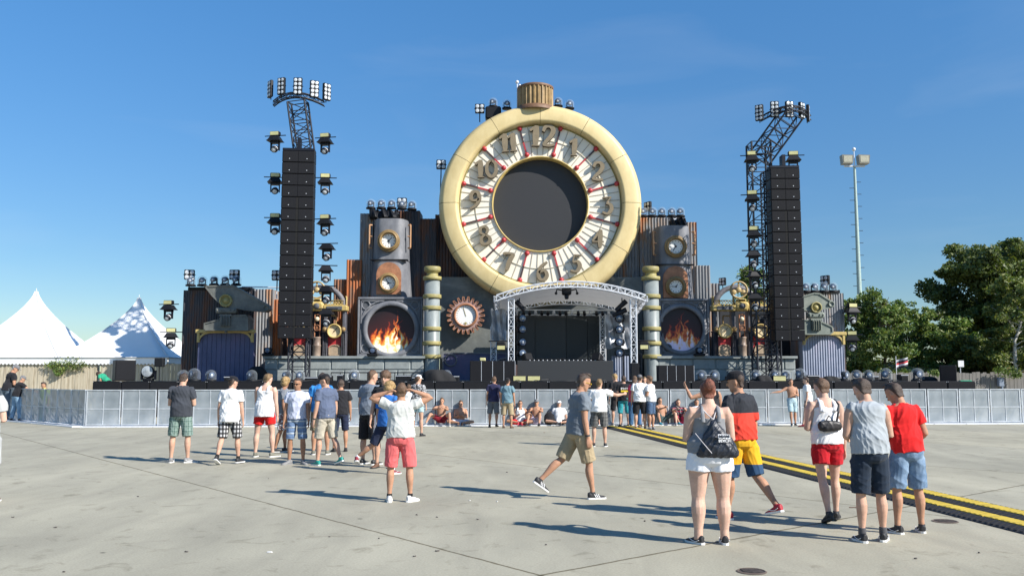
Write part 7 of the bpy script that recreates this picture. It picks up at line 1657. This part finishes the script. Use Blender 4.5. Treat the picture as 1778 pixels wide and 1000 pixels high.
person('tall man in grey sleeveless shirt and dark navy shorts looking down', 1516, 940, hgt(1502, 650, 940)*1.01, 2, ('sleeveless', cloth('heather_pale', (.33, .36, .38)), -.04, 1.35), ('knee', DNAVY, 1.12), (((.22, .05, -1), (-.42, .9, -.1)), ((.22, .05, -1), (-.42, .9, .05))), ((2, 2, 3), (5, 4, 5)), (0, 4), (12, 26), 0, ('dark', 'short'), shoes=(SB, SOW, 'swoosh'), socks=(cloth('sock_grey', (.08, .08, .085)), .06), toe=(5, 30))
person('man in bright red t-shirt and rolled denim shorts, rightmost in the front group', 1580, 925, hgt(1572, 657, 925)*1.01, 14, ('tee', REDT, -.04, 1.1), ('knee', DENIM, 1.15), (((.2, .1, -1), (-.6, .7, -.1)), ((.25, -.1, -1), (-.05, .9, -.4))), ((2, 7, 3), (2, 7, 3)), (-3, 5), (20, 24), 1, ('dark', 'fade'), shoes=(SB, SOW, 'swoosh'), toe=(10, 25))
# --- stewards and others at the left
person('steward in black t-shirt and grey cap, the farther of two at the angled barrier', 12, 729, hgt(22, 632, 729)*1.03, -45, ('tee', BLK), ('long', cloth('grey_jeans', (.10, .14, .18)), 1.1), ('cross', 'cross'), ((2, 4, 2), (2, 4, 2)), (0, 12), (-30, 15), 1, ('grey', 'buzz'), (CAPG, False), (SB, SOB), pos=G(12, 729), vox=.013, build_=1.1)
person('steward in black t-shirt, cap and blue jeans leaning one arm on the angled barrier', 27, 731, hgt(32, 649, 731), -40, ('tee', BLK, -.05, 1.1), ('long', cloth('light_jeans', (.20, .32, .44)), 1.15), ('down', 'lean'), ((-4, 6, 4), (8, 4, 4)), (0, 12), (-25, 10), 1, ('grey', 'buzz'), (CAPG, False), (SB, SOB), build_=1.08)
person('person in yellow-green high-visibility vest seen dimly through the angled barrier', 0, 0, 1.72, 160, ('tee', cloth('hi_vis', (.45, .62, .05)), -.1, 1.2), ('long', cloth('hv_trousers', (.05, .12, .06))), ('down', 'down'), STAND, (0, 4), (0, 15), 1, ('dark', 'short'), shoes=(SB, SOB), pos=(W(77, 700, 34.5).x, 34.5, -.15))
person('person in green shirt bending down behind the subwoofer row at the left', 0, 0, 1.7, 70, ('tee', cloth('green_tee', (.03, .30, .17))), ('long', BLK), ('fwd', 'fwd'), ((20, 4, 30), (10, 4, 30)), (0, 50), (0, 30), 3, ('dark', 'curly'), pos=(W(186, 660, 40.4).x, 40.4, .62))
t = MB(); p = W(1396, 664, 40.5); p = W(1660+15, 664, 39.5); t.bbox(p.x - .32, p.x + .32, 39.3, 39.6, p.z - .18, p.z + .1, .08); tag(t.build('green_bundle', cloth('green_tee', (0, 0, 0))), 'small green cloth bundle beside the right speaker cabinet', 'bundle')
person('person in light grey clothes cut off by the left edge of the photo', -34, 872, 1.78, 5, ('tee', LGR, -.08, 1.2), ('knee', LGR, 1.2), ('phone', 'phone'), STAND, (0, 3), (0, 10), 2, ('brown', 'short'), shoes=(SBR, SOW))

# --- bags and things in hands (things of their own)
def on(p, name, label, cat, m, mb, parts=()):
    r = p['body']; o = mb.build(name, m, None); o.location = r.location; o.rotation_euler = r.rotation_euler; tag(o, label, cat); return o
# drawstring bag
T, s = wm['T'], wm['s']; rt, fw, up = wm['rt'], wm['fw'], wm['up']
sh = Sh(); st = []
for h, a, b, xo in ((.365, .018, .015, .02), (.34, .032, .022, .022), (.30, .055, .03, .028), (.24, .088, .045, .038), (.17, .125, .058, .05), (.10, .158, .066, .06), (.045, .178, .064, .062), (.005, .182, .05, .062), (-.02, .150, .02, .062)): st.append((T(h - .01 - .03*(.36-h), xo, -.165), rt, fw, a*1.22*s, b*1.1*s))
sh.add(loft(st, 26)); bag = solid(sh, 'drawstring_bag', mat('bag_nylon', (.014, .018, .028), .45, 0, .15, 8, .25, 40), None, .008, 1, .022, 5)
bag.location = wm['body'].location; bag.rotation_euler = wm['body'].rotation_euler; tag(bag, 'black drawstring bag with white MIAMI BEACH print on a woman\'s back', 'bag')
m = MB()
for sd, xe in ((-1, -.085), (1, .088)): m.path([T(.355, .02, -.165), T(.42, xe*.55, -.128), T(.475, xe, -.085), T(.50, xe, -.02)], .0065, 6)
m.path([T(.21, -.165, -.115), T(.12, -.105, -.20), T(.06, -.06, -.236), T(.01, -.02, -.250)], .0042, 6)
o = m.build('cord', mat('cord_white', (.55, .52, .52), .7), bag, True)
def text_mesh(txt, size, name, mt, parent, M, flipv=False, ext=.0015):
    cu = bpy.data.curves.new('t', 'FONT'); cu.body = txt; cu.size = size; cu.align_x = 'CENTER'; cu.align_y = 'CENTER'; cu.extrude = ext; cu.offset = size*.018
    o = bpy.data.objects.new('t', cu); col.objects.link(o); bpy.context.view_layer.update(); dg = bpy.context.evaluated_depsgraph_get(); me = bpy.data.meshes.new_from_object(o.evaluated_get(dg), depsgraph=dg); bpy.data.objects.remove(o)
    me.transform(M); me.materials.clear(); me.materials.append(mt); me.name = name; return link(bpy.data.objects.new(name, me), parent)
cen = T(.165, .115, -.247); TM = Matrix.Translation(cen) @ Matrix.Rotation(R_(7), 4, 'Z') @ Matrix.Rotation(R_(83), 4, 'X')
PRW = mat('print_white', (.75, .75, .75), .6)
m = MB(); m.box(-.062, .058, -.004, .020, -.003, -.001, TM @ Matrix.Rotation(R_(3), 4, 'Z')); 
m = MB(); vs = [TM @ V(x, y, z) for z in (.000, .002) for x, y in ((-.064, -.002), (.062, -.008), (.058, .036), (-.064, .040))]; m.add(vs, [(0, 1, 2, 3), (4, 5, 6, 7), (0, 1, 5, 4), (1, 2, 6, 5), (2, 3, 7, 6), (3, 0, 4, 7)]); m.build('print_box', PRW, bag, True)
text_mesh('MIAMI', .041, 'print_text', mat('print_dark', (.014, .018, .028), .5), bag, TM @ Matrix.Translation((-.001, .017, .007)))
text_mesh('BEACH', .039, 'print_text', PRW, bag, TM @ Matrix.Translation((-.001, -.024, .002)) @ Matrix.Scale(-1, 4, (0, 1, 0)))
# steward's print
T2, s2 = v0['T'], v0['s']; TM2 = Matrix.Translation(T2(.33, 0, -.163)) @ Matrix.Rotation(R_(90), 4, 'X')
m = MB(); rs = random.Random(6)
for k in range(13): x = -.12 + k*.02; m.box(x, x + rs.uniform(.006, .016), -.035 + rs.choice((0, .02, .03)), .04 - rs.choice((0, 0, .02)), -.002, .004, TM2)
m.build('faded_print', PRW, v0['body'], True)
m = MB(); m.box(-.12, .12, -.11, -.055, -.002, .004, TM2); m.build('yellow_bar', mat('print_yellow', (.75, .55, .02), .6), v0['body'], True)
# crossbody bag
T, s = tk['T'], tk['s']; sh = Sh(); sh.add(loft([(T(.175, x, -.17 - .0*x), tk['up'], tk['fw'], h*s, d*s) for x, h, d in ((-.17, .03, .02), (-.15, .06, .04), (-.05, .07, .05), (.05, .062, .048), (.10, .05, .035), (.12, .02, .015))], 14, 3))
cbg = solid(sh, 'crossbody_bag', mat('bag_black', (.014, .014, .015), .5), None, .008, 1, .008, 4); cbg.location = tk['body'].location; cbg.rotation_euler = tk['body'].rotation_euler; tag(cbg, 'small black crossbody bag on the back of the white tank top', 'bag')
m = MB(); m.path([T(.20, .06, -.165), T(.34, .10, -.155), T(.43, .13, -.118), T(.495, .12, -.03), T(.49, .11, .05)], .013, 6); m.path([T(.19, -.10, -.16), T(.30, -.02, -.150), T(.19, .06, -.165)], .006, 5); m.build('strap', mat('bag_black', (0, 0, 0)), cbg, True)
# phones
for p, lb in ((wm, 'woman with the bag'),):
    pass
# backpack beside the seated white cap
p = at_barrier(951, .3); sh = Sh(); sh.ell(V(p.x, p.y, .24), .19, .12, .25, None, 16, 10); sh.ell(V(p.x + .02, p.y - .10, .15), .14, .06, .12); bp_ = solid(sh, 'backpack', BLK, None, .014, 2, .012, 3); tag(bp_, 'black backpack on the ground beside the seated white cap wearer', 'backpack')
m = MB(); m.path([V(p.x - .08, p.y + .05, .46), V(p.x, p.y + .03, .54), V(p.x + .08, p.y + .05, .46)], .012, 6); m.build('handle', SOB, bp_)
# cup in the raised hand and litter
# small litter on the concrete
for px, py, lb in ((945, 751, 'small dark scrap on the concrete before the seated people'), (816, 869, 'tiny pale scrap between the coral shorts and the walker'), (468, 959, 'small pale scrap in the near left foreground'), (863, 871, 'tiny white scrap left of the walker'), (1487, 882, 'dead twig lying on the concrete near the black slip-on shoes')):
    p = G(px, py); m = MB(); rs = random.Random(px)
    if 'twig' in lb: m.path([p + V(-.09, .02, .01), p + V(0, 0, .015), p + V(.08, .03, .01), p + V(.13, .01, .02)], .006, 5); m.path([p + V(0, 0, .015), p + V(.05, -.04, .02)], .005, 5)
    else:
        k = .015 if 'tiny' in lb else .025; pts = [(p.x + k*math.cos(a)*rs.uniform(.6, 1.3), p.y + k*math.sin(a)*rs.uniform(.6, 1.3)) for a in [j*.9 for j in range(7)]]; n_ = 7
        m.add([(x, y, .006 + rs.uniform(0, .012)) for x, y in pts] + [(x, y, .003) for x, y in pts], [tuple(range(7)), tuple(range(7, 14))[::-1]] + [(j, (j+1) % 7, 7+(j+1) % 7, 7+j) for j in range(7)])
    tag(m.build('twig' if 'twig' in lb else 'litter', mat('litter_pale', (.6, .6, .58), .8) if 'pale' in lb or 'white' in lb else SBR), lb, 'twig' if 'twig' in lb else 'litter')

for i, (px, py) in enumerate(((96, 916), (324, 958), (658, 935), (759, 898), (830, 902), (572, 932), (719, 966), (759, 957), (111, 993), (23, 898), (466, 831), (724, 894), (948, 946), (1120, 905), (1700, 960), (1590, 970), (880, 820), (240, 862))):
    p = G(px, py); rs = random.Random(i + 77); m = MB(); k = rs.uniform(.007, .016)
    pts = [(p.x + k*1.4*math.cos(a)*rs.uniform(.6, 1.3), p.y + k*math.sin(a)*rs.uniform(.6, 1.3)) for a in [j*.9 for j in range(7)]]
    m.add([(x, y, .006 + rs.uniform(0, .01)) for x, y in pts] + [(x, y, .002) for x, y in pts], [tuple(range(7)), tuple(range(7, 14))[::-1]] + [(j, (j+1) % 7, 7+(j+1) % 7, 7+j) for j in range(7)])
    tag(m.build('scrap', mat('litter_dark', (.10, .09, .08), .9)), 'tiny dark scrap lying on the open concrete', 'scrap', 'dark scraps on the concrete')
